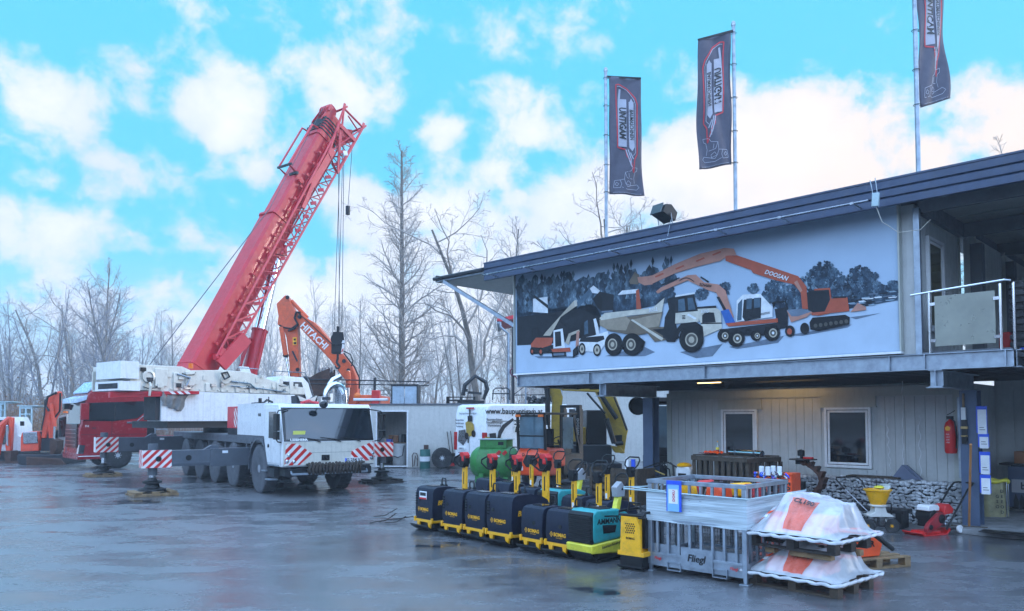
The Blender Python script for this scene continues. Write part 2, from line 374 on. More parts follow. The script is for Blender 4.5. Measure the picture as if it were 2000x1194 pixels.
# ================================================================ GROUND
def ground_mats():
    m = bpy.data.materials.new('wet_asphalt'); m.use_nodes = True; t = m.node_tree; b = t.nodes['Principled BSDF']; ln = t.links.new
    co = t.nodes.new('ShaderNodeTexCoord')
    def nz(s, d, off=(0, 0, 0), scl=(1, 1, 1), r=.6, rot=0, dist=0):
        mp = t.nodes.new('ShaderNodeMapping'); mp.inputs['Location'].default_value = off; mp.inputs['Scale'].default_value = scl; mp.inputs['Rotation'].default_value = (0, 0, rot)
        ln(co.outputs['Object'], mp.inputs[0]); n = t.nodes.new('ShaderNodeTexNoise'); n.inputs['Scale'].default_value = s
        n.inputs['Detail'].default_value = d; n.inputs['Roughness'].default_value = r; n.inputs['Distortion'].default_value = dist; ln(mp.outputs[0], n.inputs['Vector']); return n.outputs[0]
    def mr(v, a, b_, c, d, sm=True):
        n = t.nodes.new('ShaderNodeMapRange'); n.interpolation_type = 'SMOOTHSTEP' if sm else 'LINEAR'; ln(v, n.inputs[0])
        for i, q in enumerate((a, b_, c, d)): n.inputs[i + 1].default_value = q
        return n.outputs[0]
    def mth(op, a, b_):
        n = t.nodes.new('ShaderNodeMath'); n.operation = op
        for i, q in enumerate((a, b_)):
            if isinstance(q, (int, float)): n.inputs[i].default_value = q
            else: ln(q, n.inputs[i])
        return n.outputs[0]
    def mx(f, a, b_):
        n = t.nodes.new('ShaderNodeMix'); n.data_type = 'RGBA'
        for i, q in ((0, f), (6, a), (7, b_)):
            if isinstance(q, (tuple, float, int)): n.inputs[i].default_value = q
            else: ln(q, n.inputs[i])
        return n.outputs[2]
    big = nz(.22, 7, (3, 1, 0), (1, 1.5, 1), .62, .5, .6); mid = nz(.9, 8, (5, 2, 0), (1, 1.8, 1), .68, .4, .4); fin = nz(70, 3, r=.7); agg = nz(22, 4, r=.7); pb = nz(.33, 5, (9, 4, 0), (1, 1.6, 1), .55, .5, .3)
    wet = mth('ADD', mth('MULTIPLY', big, .6), mth('MULTIPLY', mid, .4))
    pud = mr(mth('ADD', pb, mth('MULTIPLY', mth('SUBTRACT', mid, .5), .18)), .63, .68, 0, .85)
    dry = mr(wet, .40, .60, 1, 0)
    c = mx(dry, (.060, .062, .066, 1), (.125, .13, .14, 1))
    c = mx(mr(agg, .5, .75, 0, .45), c, (.21, .21, .215, 1))
    c = mx(mr(fin, .62, .8, 0, .5), c, (.34, .34, .35, 1))
    c = mx(pud, c, (.018, .02, .023, 1))
    vo = t.nodes.new('ShaderNodeTexVoronoi'); vo.feature = 'DISTANCE_TO_EDGE'; vo.inputs['Scale'].default_value = .28
    vm = t.nodes.new('ShaderNodeMix'); vm.data_type = 'VECTOR'; vm.inputs[0].default_value = .25; ln(co.outputs['Object'], vm.inputs[4])
    nn = t.nodes.new('ShaderNodeTexNoise'); nn.inputs['Scale'].default_value = .9; nn.inputs['Detail'].default_value = 6; ln(co.outputs['Object'], nn.inputs[0]); sc_ = t.nodes.new('ShaderNodeVectorMath'); sc_.operation = 'SCALE'; sc_.inputs[3].default_value = 9; ln(nn.outputs[1], sc_.inputs[0]); ln(sc_.outputs[0], vm.inputs[5]); ln(vm.outputs[1], vo.inputs['Vector'])
    crack = mth('MULTIPLY', mr(vo.outputs['Distance'], .0, .006, 1, 0), mr(mid, .45, .55, 0, 1))
    c = mx(mth('MULTIPLY', crack, .75), c, (.012, .012, .014, 1))
    tr = nz(1.1, 5, (2, 7, 0), (1, .07, 1), .6, -.62, .15); tr2 = nz(1.4, 5, (4, 1, 0), (1, .06, 1), .6, .9, .15)
    trk = mth('MAXIMUM', mr(tr, .6, .68, 0, 1), mr(tr2, .62, .70, 0, .8))
    c = mx(mth('MULTIPLY', trk, .22), c, (.05, .045, .042, 1))
    grit = nz(9, 2, r=.9); c = mx(mr(grit, .73, .76, 0, .8), c, (.02, .018, .016, 1))
    ln(c, b.inputs['Base Color'])
    rg = mth('ADD', .14, mth('MULTIPLY', dry, .20)); rg = mth('ADD', rg, mth('MULTIPLY', mth('SUBTRACT', fin, .5), .12))
    rg2 = mth('ADD', mth('MULTIPLY', rg, mth('SUBTRACT', 1.0, pud)), mth('MULTIPLY', pud, .04)); ln(rg2, b.inputs['Roughness'])
    b.inputs['Specular IOR Level'].default_value = 1.0
    bn = t.nodes.new('ShaderNodeBump'); bn.inputs['Distance'].default_value = .012
    ln(mth('MULTIPLY', mth('SUBTRACT', 1.0, pud), mth('ADD', .12, mth('MULTIPLY', dry, .3))), bn.inputs['Strength']); ln(mth('ADD', mth('MULTIPLY', agg, .6), mth('MULTIPLY', fin, .5)), bn.inputs['Height']); ln(bn.outputs[0], b.inputs['Normal'])
    return m
ASPH = ground_mats()
SOIL = mat('soil', '3c352b', .95, 0, var=.5, sc=.6, bump=.8, bsc=6, dirt=.5, dcol='5b5338')
g = MB().use(SOIL); g.add([(-1500, -1500, -.004), (1500, -1500, -.004), (1500, 1500, -.004), (-1500, 1500, -.004)], [(0, 1, 2, 3)])
tag(g.build('ground', smooth=0), 'brown soil and dead grass beyond the yard', kind='structure')
g = MB().use(ASPH); g.add([(-60, -30, 0), (60, -30, 0), (60, 44, 0), (-60, 44, 0)], [(0, 1, 2, 3)])
tag(g.build('asphalt', smooth=0), 'wet asphalt yard with puddles', kind='structure')
# far hill / bank behind the woods
def hill(u, v):
    x = -260 + 520 * u; return (x, 198 + v * 60, (6 + 5 * sin(u * 5 + 1) + 2 * sin(u * 17)) * sin(min(1, v * 2) * pi / 2) - .5)
tag(MB().use(SOIL).grid(hill, 40, 5).build('hill'), 'low wooded rise behind the trees', kind='structure')
# ================================================================ BUILDING
FB = Fr((6.96, 12.55), .708, -.706)
bld = thing('office_building', 'two storey container office with dark fascia roof, galvanised steel frame and balcony', 'building', FB)
XL, XR = -9.7, -.56
ZF, ZB = 3.07, 2.80
# upper container shell
b = MB(FB).use('wall')
b.box(XL, -.30, .04, 2.5, ZF, 5.62)
b.build('upper_wall', bld, .02)
b = MB(FB).use('wall')   # boards of the end wall seen from the balcony
y = .14
while y < 2.44:
    if not (.5 < y + .1 < 1.42): b.box(-.30, -.285, y, y + .185, ZF + .08, 5.45)
    else: b.box(-.30, -.285, y, y + .185, ZF + .08, 3.45); b.box(-.30, -.285, y, y + .185, 5.18, 5.45)
    y += .2
b.use('trim').box(-.30, -.26, .04, .12, ZF, 5.5).box(-.30, -.26, 2.42, 2.5, ZF, 5.5).box(-.30, -.27, .12, 2.42, 5.42, 5.55)
b.build('end_wall_boards', bld)
GL = mat('dark_glass', '0a0f16', .06, 0, var=0, spec=.8)
GLL = mat('olive_glass', '54503a', .08, 0, var=.3, sc=2, spec=.8)  # olive base colour for the balcony panes, without emission
def window(fr, x0, x1, z0, z1, y, parent, gl=None, mull=False, ax='x', fw=.055):
    """frame ring and a pane; ax x: in the xz plane facing -y, else in the yz plane facing +x"""
    f = MB(fr).use('white'); g_ = MB(fr).use(gl or GL)
    def bx(a0, a1, c0, c1, d0, d1, mb):
        if ax == 'x': mb.box(a0, a1, y - d1, y - d0, c0, c1)
        else: mb.box(y + d0, y + d1, a0, a1, c0, c1)
    bx(x0, x0 + fw, z0, z1, 0, .06, f); bx(x1 - fw, x1, z0, z1, 0, .06, f); bx(x0 + fw, x1 - fw, z0, z0 + fw, 0, .06, f); bx(x0 + fw, x1 - fw, z1 - fw, z1, 0, .06, f)
    i = fw + .012; s = .045
    bx(x0 + i, x0 + i + s, z0 + i, z1 - i, .0, .045, f); bx(x1 - i - s, x1 - i, z0 + i, z1 - i, .0, .045, f); bx(x0 + i + s, x1 - i - s, z0 + i, z0 + i + s, 0, .045, f); bx(x0 + i + s, x1 - i - s, z1 - i - s, z1 - i, 0, .045, f)
    if mull: m_ = (x0 + x1) / 2; bx(m_ - .03, m_ + .03, z0 + fw, z1 - fw, .046, .066, f)
    bx(x0 + fw, x1 - fw, z0 + fw, z1 - fw, .01, .03, g_)
    fo = f.build('window', parent, .004); g_.build('pane', fo); return fo
window(FB, .52, 1.40, 3.5, 5.15, -.285, bld, GLL, ax='y')
# further containers behind the balcony
b = MB(FB).use('wall').box(-.24, -.12, 2.62, 7.5, ZF, 5.5)
y = 2.75
while y < 7.3:
    b.box(-.12, -.105, y, y + .185, ZF + .05, 5.4); y += .2
b.use('trim').box(-.12, -.04, 2.56, 2.70, ZF, 5.5).box(-.12, -.04, 4.9, 5.04, ZF, 5.5)
b.use('wall').box(-.1, 8, 7.5, 7.6, ZF, 5.5)
b.build('balcony_back_wall', bld)
window(FB, 5.3, 6.3, 3.5, 5.1, -.105, bld, GLL, ax='y')
b = MB(FB).use('galv')
b.box(-.30, -.20, -.06, .02, ZF, 5.52)
b.build('corner_post', bld, .004)
b = MB(FB).use('greypaint').box(-.1, .1, 2.5, 2.7, ZF, 5.3).box(-.05, .12, 4.9, 5.1, ZF, 5.3)
near(b, 'balcony_post', bld, [FB.w(0, 2.6, 4), FB.w(0, 5, 4)], bev=.006)
# roof
b = MB(FB).use('greypaint')
b.box(-12.3, 8, -.40, 4.2, 5.80, 5.90).box(-1.1, 8, 4.2, 9, 5.80, 5.90)
b.use('darkgrey').box(-12.35, -12.28, -.45, 4.2, 5.74, 5.92)
rf = b.build('roof', bld)
b = MB(FB).use('fascia')   # three-rib fascia
prof = [(-.44, 5.52), (-.5, 5.53), (-.5, 5.645), (-.47, 5.665), (-.5, 5.685), (-.5, 5.79), (-.47, 5.81), (-.5, 5.83), (-.5, 5.95), (-.515, 5.955), (-.515, 5.985), (-.40, 5.985), (-.40, 5.905), (-.44, 5.905)]
b.poly(prof, -10.35, 8, 'yz')
b.build('fascia', rf)
b = MB(FB).use('galv').box(-12.3, -10.36, -.46, -.41, 5.74, 5.84)
b.bar((-12.0, -.43, 5.72), (-9.72, -.02, 4.36), .09, .09)
b.use('darkgrey').cyl((-12.36, -.50, 5.82), (-10.36, -.50, 5.82), .05, n=8)
b.build('eave_brace', rf)
b = MB(FB).use('trim')    # soffit panels and beams over the balcony
b.box(-10.3, 8, -.40, .03, 5.70, 5.78)
for k in range(4): b.box(-.2, 8, .1 + k * 1.9, 1.9 + k * 1.9, 5.72, 5.76)
b.use('deck')
for k in range(4): b.box(-.18, 8, 0.0 + k * 2.45, .10 + k * 2.45, 5.44, 5.70)
b.box(-.27, -.18, .1, 8, 5.44, 5.70); b.box(2.3, 2.4, .1, 7.5, 5.46, 5.68)
b.build('soffit', rf)
b = MB(FB).use('trim').box(-12.2, -9.72, -.38, 4.1, 5.72, 5.79)
b.build('soffit', rf)
# front steel beam with stiffeners
b = MB(FB).use('galv')
def ibeam(mb, p, q, h=.27, w=.14, t=.012, stiff=()):
    p, q = V(p), V(q); d = (q - p).normalized(); s = d.cross(V((0, 0, 1))).normalized()
    mb.bar(p + V((0, 0, h / 2 - t / 2)), q + V((0, 0, h / 2 - t / 2)), w, t); mb.bar(p - V((0, 0, h / 2 - t / 2)), q - V((0, 0, h / 2 - t / 2)), w, t)
    mb.bar(p, q, t, h - 2 * t)
    for k in stiff:
        c = p + d * k; mb.bar(c - s * w * .48, c + s * w * .48, .014, h - 2 * t - .002)
zc = (ZF + ZB) / 2
ibeam(b, (-9.62, .0, zc), (1.08, .0, zc), stiff=(.05, 2.35, 5.35, 8.9, 9.45, 10.6))
ibeam(b, (1.10, .08, zc), (1.10, 7, zc), stiff=(1, 3))
ibeam(b, (-9.66, .08, zc), (-9.66, 2.4, zc))
b.build('steel_beam', bld)
b = MB(FB).use('galv')
for x in (-6.9, 0.0):
    ibeam(b, (x, -.12, 2.655), (x, 2.1, 2.655), h=.28, w=.2, stiff=(.1,))
    b.box(x - .13, x + .13, -.16, .1, 2.50, 2.512)
near(b, 'cantilever_beam', bld, [FB.w(-6.9, 1, 2.6), FB.w(0, 1, 2.6)])
b = MB(FB).use('darkgrey').box(-9.55, 5, .09, 6, 2.955, 3.02)
for k in range(9): b.box(-9.5, 4.8, .5 + k * .55, .56 + k * .55, 2.80, 2.955)
b.use('deck').box(-.2, 1.05, -.02, 7.4, 3.075, 3.10).use('darkgrey').box(-9.5, 1, .1, .2, 2.8, 3.06)
b.build('floor_deck', bld)
b = MB(FB).use('fascia')
for x in (-6.9, 0.0):
    c_ = MB(FB).use('column'); c_.M = FB.M
    for yy in (1.72, 1.985): c_.box(x - .14, x + .14, yy, yy + .018, .08, 2.51)
    c_.box(x - .008, x + .008, 1.738, 1.985, .08, 2.51); c_.box(x - .18, x + .18, 1.66, 2.06, .06, .08); c_.use('concrete').box(x - .32, x + .32, 1.5, 2.2, 0.0, .06)
    c_.build('column', bld, .003)
# railing
b = MB(FB).use('chrome')
b.tube([(-.36, -.05, 4.06), (.2, -.05, 4.10), (1.0, -.05, 4.15), (1.05, .0, 4.15), (1.08, .6, 4.12), (1.08, 4, 4.12)], .022, 10)
for x in (-.08, .93, ): b.cyl((x, -.05, ZF), (x, -.05, 4.1), .021, n=10)
for yy in (.08, 1.3, 2.6, 3.9): b.cyl((1.08, yy, ZF), (1.08, yy, 4.12), .021, n=10)
for x in (-.03, .88):
    for z in (3.25, 3.85): b.box(x - .04, x + .04, -.075, -.035, z, z + .05)
rl = b.build('railing', bld)
FG = mat('frosted_glass', 'a8aa9c', .35, 0, var=.15, sc=2.5, trans=.45, dirt=.25, dcol='5c6068')
MB(FB).use(FG).box(0.0, .86, -.06, -.048, 3.18, 4.0).build('glass_panel', rl)
MB(FB).use(FG).box(1.07, 1.082, .2, 1.2, 3.18, 4.0).build('glass_panel', rl)
# lower container wall
YW, X0, X1 = 2.5, -6.85, -.33
wins = [(FB.fy(1410, 800, YW)[0], FB.fy(1480, 800, YW)[0], 1.02, 2.22), (FB.fy(1611, 800, YW)[0], FB.fy(1702, 800, YW)[0], .98, 2.24)]
b = MB(FB).use('wall').box(X0, X1, YW, YW + .06, .12, 2.62).box(X0, X0 + .06, YW + .06, 6, .12, 2.62).box(X1 - .06, X1, YW + .06, 5.0, .12, 2.62).box(X0, X1, 5.0, 5.06, .12, 2.62)
b.box(X0, X1, YW + .06, 5.0, 2.62, 2.7)
b.build('lower_wall', bld)
b = MB(FB).use('wall')
x = X0 + .15
while x < X1 - .12:
    x1 = min(x + .178, X1 - .1); hit = None
    for a0, a1, c0, c1 in wins:
        if x1 > a0 - .08 and x < a1 + .08: hit = (c0, c1)
    if hit: b.box(x, x1, YW - .016, YW, .2, hit[0] - .03)
    else: b.box(x, x1, YW - .016, YW, .2, 2.44)
    x += .186
b.use('trim').box(X0, X0 + .13, YW - .03, YW, .12, 2.62).box(X1 - .12, X1, YW - .03, YW, .12, 2.62).box(X0 + .13, X1 - .12, YW - .03, YW, 2.46, 2.66).box(X0 + .13, X1 - .12, YW - .03, YW, .1, .2)
for a0, a1, c0, c1 in wins: b.box(a0 - .08, a1 + .1, YW - .04, YW, c1 + .01, c1 + .22).box(a0 - .1, a1 + .12, YW - .06, YW, c1 - .01, c1 + .01)
b.build('wall_boards', bld)
for a0, a1, c0, c1 in wins: window(FB, a0, a1, c0, c1, YW, bld)
b = MB(FB).use('wall').box(X1, 8, 5.0, 5.08, .1, 2.84)
x = X1 + .05
while x < 7: b.box(x, x + .3, 4.98, 5.0, .12, 2.6); x += .32
b.use('trim').box(.9, 1.0, 4.94, 4.98, .1, 2.7)
b.build('ground_floor_back_wall', bld)
b = MB(FB).use('concrete').box(-.5, 7, 1.2, 5.0, 0.0, .1)
tag(b.build('pavement', bev=.01), 'concrete slab under the balcony', kind='structure')
# lit strip lights under the deck
LAMP = mat('lamp_tube', 'ffe0a8', .5, 0, var=0, emis='ffcf86', es=2.5)
LAMP2 = mat('lamp_tube_warm', 'ffe0a8', .5, 0, var=0, emis='ffcf86', es=13)
for i, (px, yy, z) in enumerate([(1385, 1.3, 2.80), (1520, 1.88, 2.93)]):
    x = FB.fy(px, 748, yy)[0]; hl = (.28, .7)[i]
    o = thing('strip_light', ['dim strip light under the deck, above and left of the narrower window', 'warm strip light recessed in the deck, above the wall between the two windows'][i], 'lamp', Fr(tuple(FB.w(x, yy)[:2]), .708, -.706), 'strip lights under the deck')
    MB(FB).use('white').box(x - hl - .03, x + hl + .03, yy - .04, yy + .04, z, z + .022).build('housing', o); MB(FB).use((LAMP, LAMP2)[i]).box(x - hl, x + hl, yy - .02, yy + .02, z - .015, z - .001).build('tube', o)
# ================================================================ BILLBOARD
bb = thing('billboard', 'long printed billboard of construction machines on the upper facade', 'billboard', FB)
bx0, bx1, bz0, bz1 = FB.fy(1007, 600, -.06)[0], FB.fy(1757, 600, -.06)[0], 3.13, 5.66
def pm(name, c, v=.16, sc=7.0): return mat(name, c, .5, 0, var=v, sc=sc, spec=.25)
PR = dict(sky=pm('print_sky', '9aaec2', .05, 1), snow=pm('print_snow', 'a3b5c7', .08, 1.5), t1=pm('print_tree', '26384a', .3, 9), t2=pm('print_tree_mid', '435a6c', .3, 9), t3=pm('print_tree_light', '7d93a2', .3, 9),
 dark=pm('print_dark', '14181f', .3, 6), tan=pm('print_tan', '8a8070'), tan2=pm('print_tan_dark', '63594c'), pale=pm('print_pale', 'b5b2a6'), ora=pm('print_orange', '9e4b35', .12), ora2=pm('print_orange_pale', 'a87868', .12),
 blk=pm('print_black', '0e1015'), hub=pm('print_hub', 'a39c8d'), blu=pm('print_blue', '2a5aa0'), shd=pm('print_shadow', '5f6d7d', .2, 6), glass=pm('print_glass', '3d5363', .3, 8), whi=pm('print_white', 'c9ced2'), hb2=pm('print_hub_dark', '4a4843'))
def foliage(name, cols, sc):
    m = bpy.data.materials.new(name); m.use_nodes = True; t = m.node_tree; p = t.nodes['Principled BSDF']; ln = t.links.new
    co = t.nodes.new('ShaderNodeTexCoord'); mp = t.nodes.new('ShaderNodeMapping'); mp.inputs['Scale'].default_value = (1, 1, .62); ln(co.outputs['Object'], mp.inputs[0])
    n = t.nodes.new('ShaderNodeTexNoise'); n.inputs['Scale'].default_value = sc; n.inputs['Detail'].default_value = 8; n.inputs['Roughness'].default_value = .72; ln(mp.outputs[0], n.inputs[0])
    r = t.nodes.new('ShaderNodeValToRGB'); ln(n.outputs[0], r.inputs[0]); e = r.color_ramp.elements
    e[0].position = .40; e[0].color = (*hx(cols[0]), 1); e[1].position = .72; e[1].color = (*hx(cols[3]), 1)
    for q, c in ((.5, cols[1]), (.6, cols[2])): k = e.new(q); k.color = (*hx(c), 1)
    ln(r.outputs[0], p.inputs['Base Color']); p.inputs['Roughness'].default_value = .5; p.inputs['Specular IOR Level'].default_value = .25; return m
PR['f1'] = foliage('print_foliage', ('121d29', '223344', '3f5667', '8ea2b0'), 5.5); PR['f2'] = foliage('print_foliage_pale', ('22323f', '3d5262', '667d8c', 'a5b5c0'), 6.5)
b = MB(FB); lay = [0]
def A(m, pts, l):
    b.use(PR[m]); y = -.062 - .004 * l
    q = [FB.fy(1000 + x / 2.5, 380 + yy / 2.5, -.062) for x, yy in pts]
    q = [(min(max(x, bx0 + .01), bx1 - .01), min(max(z, bz0 + .02), bz1 - .02)) for x, z in q]
    b.flat([(x, y, z) for x, z in q])
def disc(m, cx, cy, rx, ry, l, n=22): A(m, [(cx + rx * cos(2 * pi * i / n), cy + ry * sin(2 * pi * i / n)) for i in range(n)], l)
b.use(PR['sky']).flat([(bx0, -.06, bz0), (bx1, -.06, bz0), (bx1, -.06, bz1), (bx0, -.06, bz1)])
A('snow', [(22, 735), (250, 725), (700, 690), (1100, 620), (1500, 575), (1700, 545), (1885, 520), (1900, 765), (20, 870)], 1)
def rpoly(cx, cy, r, n=7, sy=1): return [(cx + r * random.uniform(.5, 1.1) * cos(2 * pi * i / n), cy + sy * r * random.uniform(.5, 1.1) * sin(2 * pi * i / n)) for i in range(n)]
A('dark', [(25, 520), (120, 500), (330, 470), (420, 560), (440, 600), (420, 690), (250, 725), (26, 738)], 2)
A('f1', [(22, 455), (60, 430), (110, 452), (150, 425), (210, 440), (260, 415), (300, 430), (350, 400), (400, 425), (450, 400), (500, 420), (560, 385), (600, 405), (660, 380), (700, 400), (740, 430), (770, 470), (800, 480), (805, 520), (620, 560), (420, 590), (330, 560), (24, 600)], 2)
random.seed(8)
for k in range(60): x = random.uniform(26, 790); A(random.choice(['f1', 'f2']), rpoly(x, 455 - x * .08 + random.uniform(-30, 40), random.uniform(12, 30), 9, 1.3), 2.05 + .012 * k)
random.seed(3)
for i in range(46):    # pointed conifers
    x = random.uniform(30, 780); base = 600 - x * .12; top = 412 - x * .16 + random.uniform(-5, 75) * (1 if x < 640 else .5); hw = random.uniform(12, 26)
    pts = [(x, top)]
    k = 9
    for j in range(1, k): pts.append((x + hw * j / k + (6 if j % 2 else -4), top + (base - top) * j / k))
    for j in range(k - 1, 0, -1): pts.append((x - hw * j / k - (6 if j % 2 else -4), top + (base - top) * j / k))
    A(random.choice(['f1', 'f2']), pts, 3 + .02 * i)
for i in range(0):
    x = random.uniform(24, 800); top = 405 - x * .15; yy = random.uniform(top, 560 - x * .05)
    if x > 250 and yy > 520: continue
    A(random.choice(['t2', 't3', 't1', 't2', 't1'] if yy > top + 30 else ['t2', 't1']), rpoly(x, yy, random.uniform(3, 9)), 4.1)
for cx, cy, r in [(1030, 470, 30), (1045, 450, 18), (925, 490, 28), (945, 480, 14), (1290, 470, 55), (1250, 500, 30), (1360, 500, 60), (1420, 450, 50), (1530, 380, 62), (1500, 420, 70), (1570, 420, 60), (1560, 460, 60), (1700, 400, 56), (1680, 440, 60), (1740, 420, 56), (1765, 460, 45), (1865, 455, 36), (1850, 480, 36), (1180, 460, 24), (1640, 470, 40), (1800, 480, 40)]:
    for k in range(int(r * 2.4)):
        a_ = random.uniform(0, 6.28); q = r * random.random() ** .6
        xx, yy = cx + q * cos(a_), cy + q * sin(a_) * .9
        if xx < 1885: A(random.choice(['f1', 'f1', 'f2']), rpoly(xx, yy, random.uniform(5, 13)), 3 + .004 * k)
A('f1', [(1230, 500), (1400, 470), (1640, 470), (1780, 460), (1882, 450), (1884, 515), (1740, 545), (1640, 560), (1300, 560)], 2.5)
for i in range(26): x = random.uniform(1640, 1850); yy = 560 - (x - 1640) * .2 + random.uniform(-60, 0); A(random.choice(['shd', 'whi', 'dark', 't3']), [(x, yy), (x + random.uniform(20, 50), yy - 4), (x + 40, yy + 2), (x + 5, yy + 5)], 4.2)
# snow shadows
for q in ([(820, 770), (1030, 730), (980, 790), (900, 800)], [(1060, 745), (1330, 690), (1300, 725), (1100, 755)], [(1330, 690), (1660, 635), (1640, 650), (1420, 690)], [(455, 790), (650, 790), (700, 770), (640, 740)], [(110, 790), (330, 790), (300, 800), (130, 800)], [(1650, 600), (1800, 580), (1760, 590), (1680, 610)]): A('shd', q, 2)
# barn window, crane arm, hanging bucket, tray
A('whi', [(105, 510), (175, 500), (178, 580), (105, 575)], 4.3); A('dark', [(105, 500), (180, 560), (178, 540), (110, 490)], 4.4)
A('hub', [(155, 690), (170, 670), (305, 520), (318, 545), (240, 600), (190, 690)], 5); A('pale', [(305, 520), (318, 515), (322, 545), (310, 548)], 5.2)
A('t2', [(318, 530), (385, 455), (400, 475), (320, 560)], 4.4)
A('whi', [(383, 460), (400, 445), (432, 470), (425, 485), (395, 482)], 5)
A('dark', [(397, 510), (430, 475), (500, 490), (495, 572), (440, 572)], 5); A('blk', [(397, 510), (430, 475), (445, 520), (440, 570), (420, 555)], 5.2); A('shd', [(440, 570), (495, 566), (493, 576), (440, 577)], 5.3)
A('whi', [(518, 492), (540, 470), (620, 462), (618, 482)], 5); A('ora', [(608, 470), (622, 462), (634, 560), (610, 562)], 5.1)
# long-reach orange boom
A('ora2', [(640, 405), (690, 395), (800, 340), (920, 290), (1040, 262), (1085, 265), (1098, 295), (1060, 300), (1020, 325), (900, 355), (800, 385), (680, 440), (650, 430)], 5)
A('ora', [(1045, 300), (1100, 298), (1240, 345), (1400, 400), (1440, 450), (1448, 560), (1420, 560), (1412, 480), (1380, 440), (1290, 420), (1180, 385), (1170, 370), (1045, 325)], 5.2)
A('tan2', [(575, 425), (602, 378), (625, 398), (620, 440), (580, 438)], 5); A('ora2', [(615, 405), (660, 400), (690, 440), (650, 445), (620, 430)], 5.1)
for x in (700, 800, 900, 980): A('ora', [(x, 400 - (x - 700) * .38), (x + 40, 383 - (x - 700) * .38), (x + 44, 390 - (x - 700) * .38), (x + 4, 407 - (x - 700) * .38)], 5.4)
A('ora2', [(1380, 430), (1395, 420), (1420, 470), (1410, 480)], 5.3)
# second boom
A('ora2', [(705, 475), (730, 455), (860, 395), (900, 392), (940, 430), (1010, 440), (1045, 470), (1060, 520), (1085, 600), (1060, 615), (1030, 560), (1000, 480), (960, 468), (880, 430), (860, 420), (740, 470), (715, 485)], 5)
A('dark', [(1000, 500), (1015, 500), (1070, 600), (1060, 610)], 5.3); A('dark', [(925, 400), (965, 425), (960, 432), (922, 407)], 5.2); A('dark', [(730, 440), (820, 405), (822, 410), (735, 447)], 5.2)
for k in range(9): A('dark', [(820 + k * 8, 420 - 14 * sin(k / 8 * 3)), (828 + k * 8, 420 - 14 * sin((k + 1) / 8 * 3)), (828 + k * 8, 425 - 14 * sin((k + 1) / 8 * 3)), (820 + k * 8, 425 - 14 * sin(k / 8 * 3))], 5.4)
# small machines on the left
A('blk', [(98, 660), (105, 652), (130, 650), (138, 690), (133, 690), (127, 657), (106, 658), (104, 690), (99, 690)], 5)
A('ora', [(95, 730), (120, 700), (205, 700), (195, 735), (150, 750), (95, 745)], 5); A('dark', [(95, 745), (205, 735), (200, 775), (100, 780)], 4.8); disc('blk', 101, 765, 11, 19, 5.2); disc('ora', 101, 767, 5, 9, 5.3); disc('blk', 143, 767, 13, 20, 5.2); disc('ora', 143, 768, 6, 10, 5.3)
A('whi', [(205, 665), (250, 655), (262, 750), (205, 752)], 5); A('dark', [(212, 672), (240, 668), (245, 740), (214, 745)], 5.1); A('ora', [(195, 755), (285, 748), (290, 768), (200, 770)], 5.2); A('blk', [(195, 772), (265, 768), (268, 790), (200, 794)], 5.3); A('shd', [(205, 777), (258, 774), (258, 786), (206, 788)], 5.4)
A('hub', [(262, 725), (280, 680), (330, 660), (334, 672), (290, 690), (280, 735)], 5.2); A('ora2', [(318, 670), (332, 665), (328, 740), (312, 770)], 5.3); A('dark', [(300, 760), (325, 735), (328, 780), (300, 797)], 5.4)
# roller
A('dark', [(350, 620), (372, 605), (410, 603), (415, 690), (350, 700)], 5); A('whi', [(400, 610), (412, 605), (425, 650), (430, 690), (415, 690)], 5.2); A('glass', [(356, 625), (372, 613), (375, 680), (356, 685)], 5.2); A('blk', [(338, 640), (350, 625), (355, 690), (335, 700)], 5.1)
A('whi', [(330, 705), (400, 690), (470, 668), (475, 690), (455, 735), (430, 770), (330, 765)], 5.3); A('dark', [(340, 700), (450, 690), (455, 708), (420, 722), (330, 720)], 5.4); disc('blk', 345, 755, 17, 30, 5.5); disc('hub', 345, 755, 11, 20, 5.6); disc('hb2', 345, 755, 5, 9, 5.65); disc('blk', 418, 760, 19, 30, 5.5); disc('hub', 418, 760, 13, 21, 5.6); disc('hb2', 418, 760, 5, 9, 5.65)
# dump truck
A('tan2', [(430, 620), (740, 572), (715, 660), (655, 680), (600, 690), (470, 665)], 6); A('tan', [(430, 612), (560, 595), (580, 615), (560, 665), (470, 660), (432, 640)], 6.1); A('pale', [(430, 605), (455, 580), (690, 555), (748, 505), (735, 575), (580, 592), (440, 615)], 6.2)
A('tan', [(590, 612), (735, 580), (722, 645), (640, 655)], 6.15)
A('pale', [(583, 614), (592, 610), (742, 702), (735, 716)], 6.5); A('tan2', [(640, 650), (800, 645), (820, 700), (700, 720)], 5.9); A('tan', [(495, 612), (515, 608), (520, 640), (500, 640)], 6.4)
for x in (500, 590): disc('blk', x, 733, 44 if x < 550 else 50, 55, 6.6, 30); disc('hub', x - 6, 733, 23, 29, 6.7); disc('hb2', x - 6, 733, 18, 23, 6.75); disc('hub', x - 6, 733, 9, 12, 6.8)
A('blk', [(620, 690), (655, 720), (640, 760), (610, 780)], 6.5)
A('dark', [(760, 510), (800, 500), (805, 640), (820, 700), (790, 720), (740, 700), (750, 600), (770, 560)], 6.2); A('dark', [(690, 660), (800, 650), (800, 720), (760, 720), (740, 690)], 6.1)
A('dark', [(800, 498), (890, 485), (912, 570), (800, 582)], 6.6); A('glass', [(815, 515), (845, 508), (850, 568), (815, 572)], 6.8); A('glass', [(860, 506), (885, 505), (900, 562), (864, 566)], 6.8); A('whi', [(800, 494), (895, 478), (898, 486), (800, 502)], 6.7)
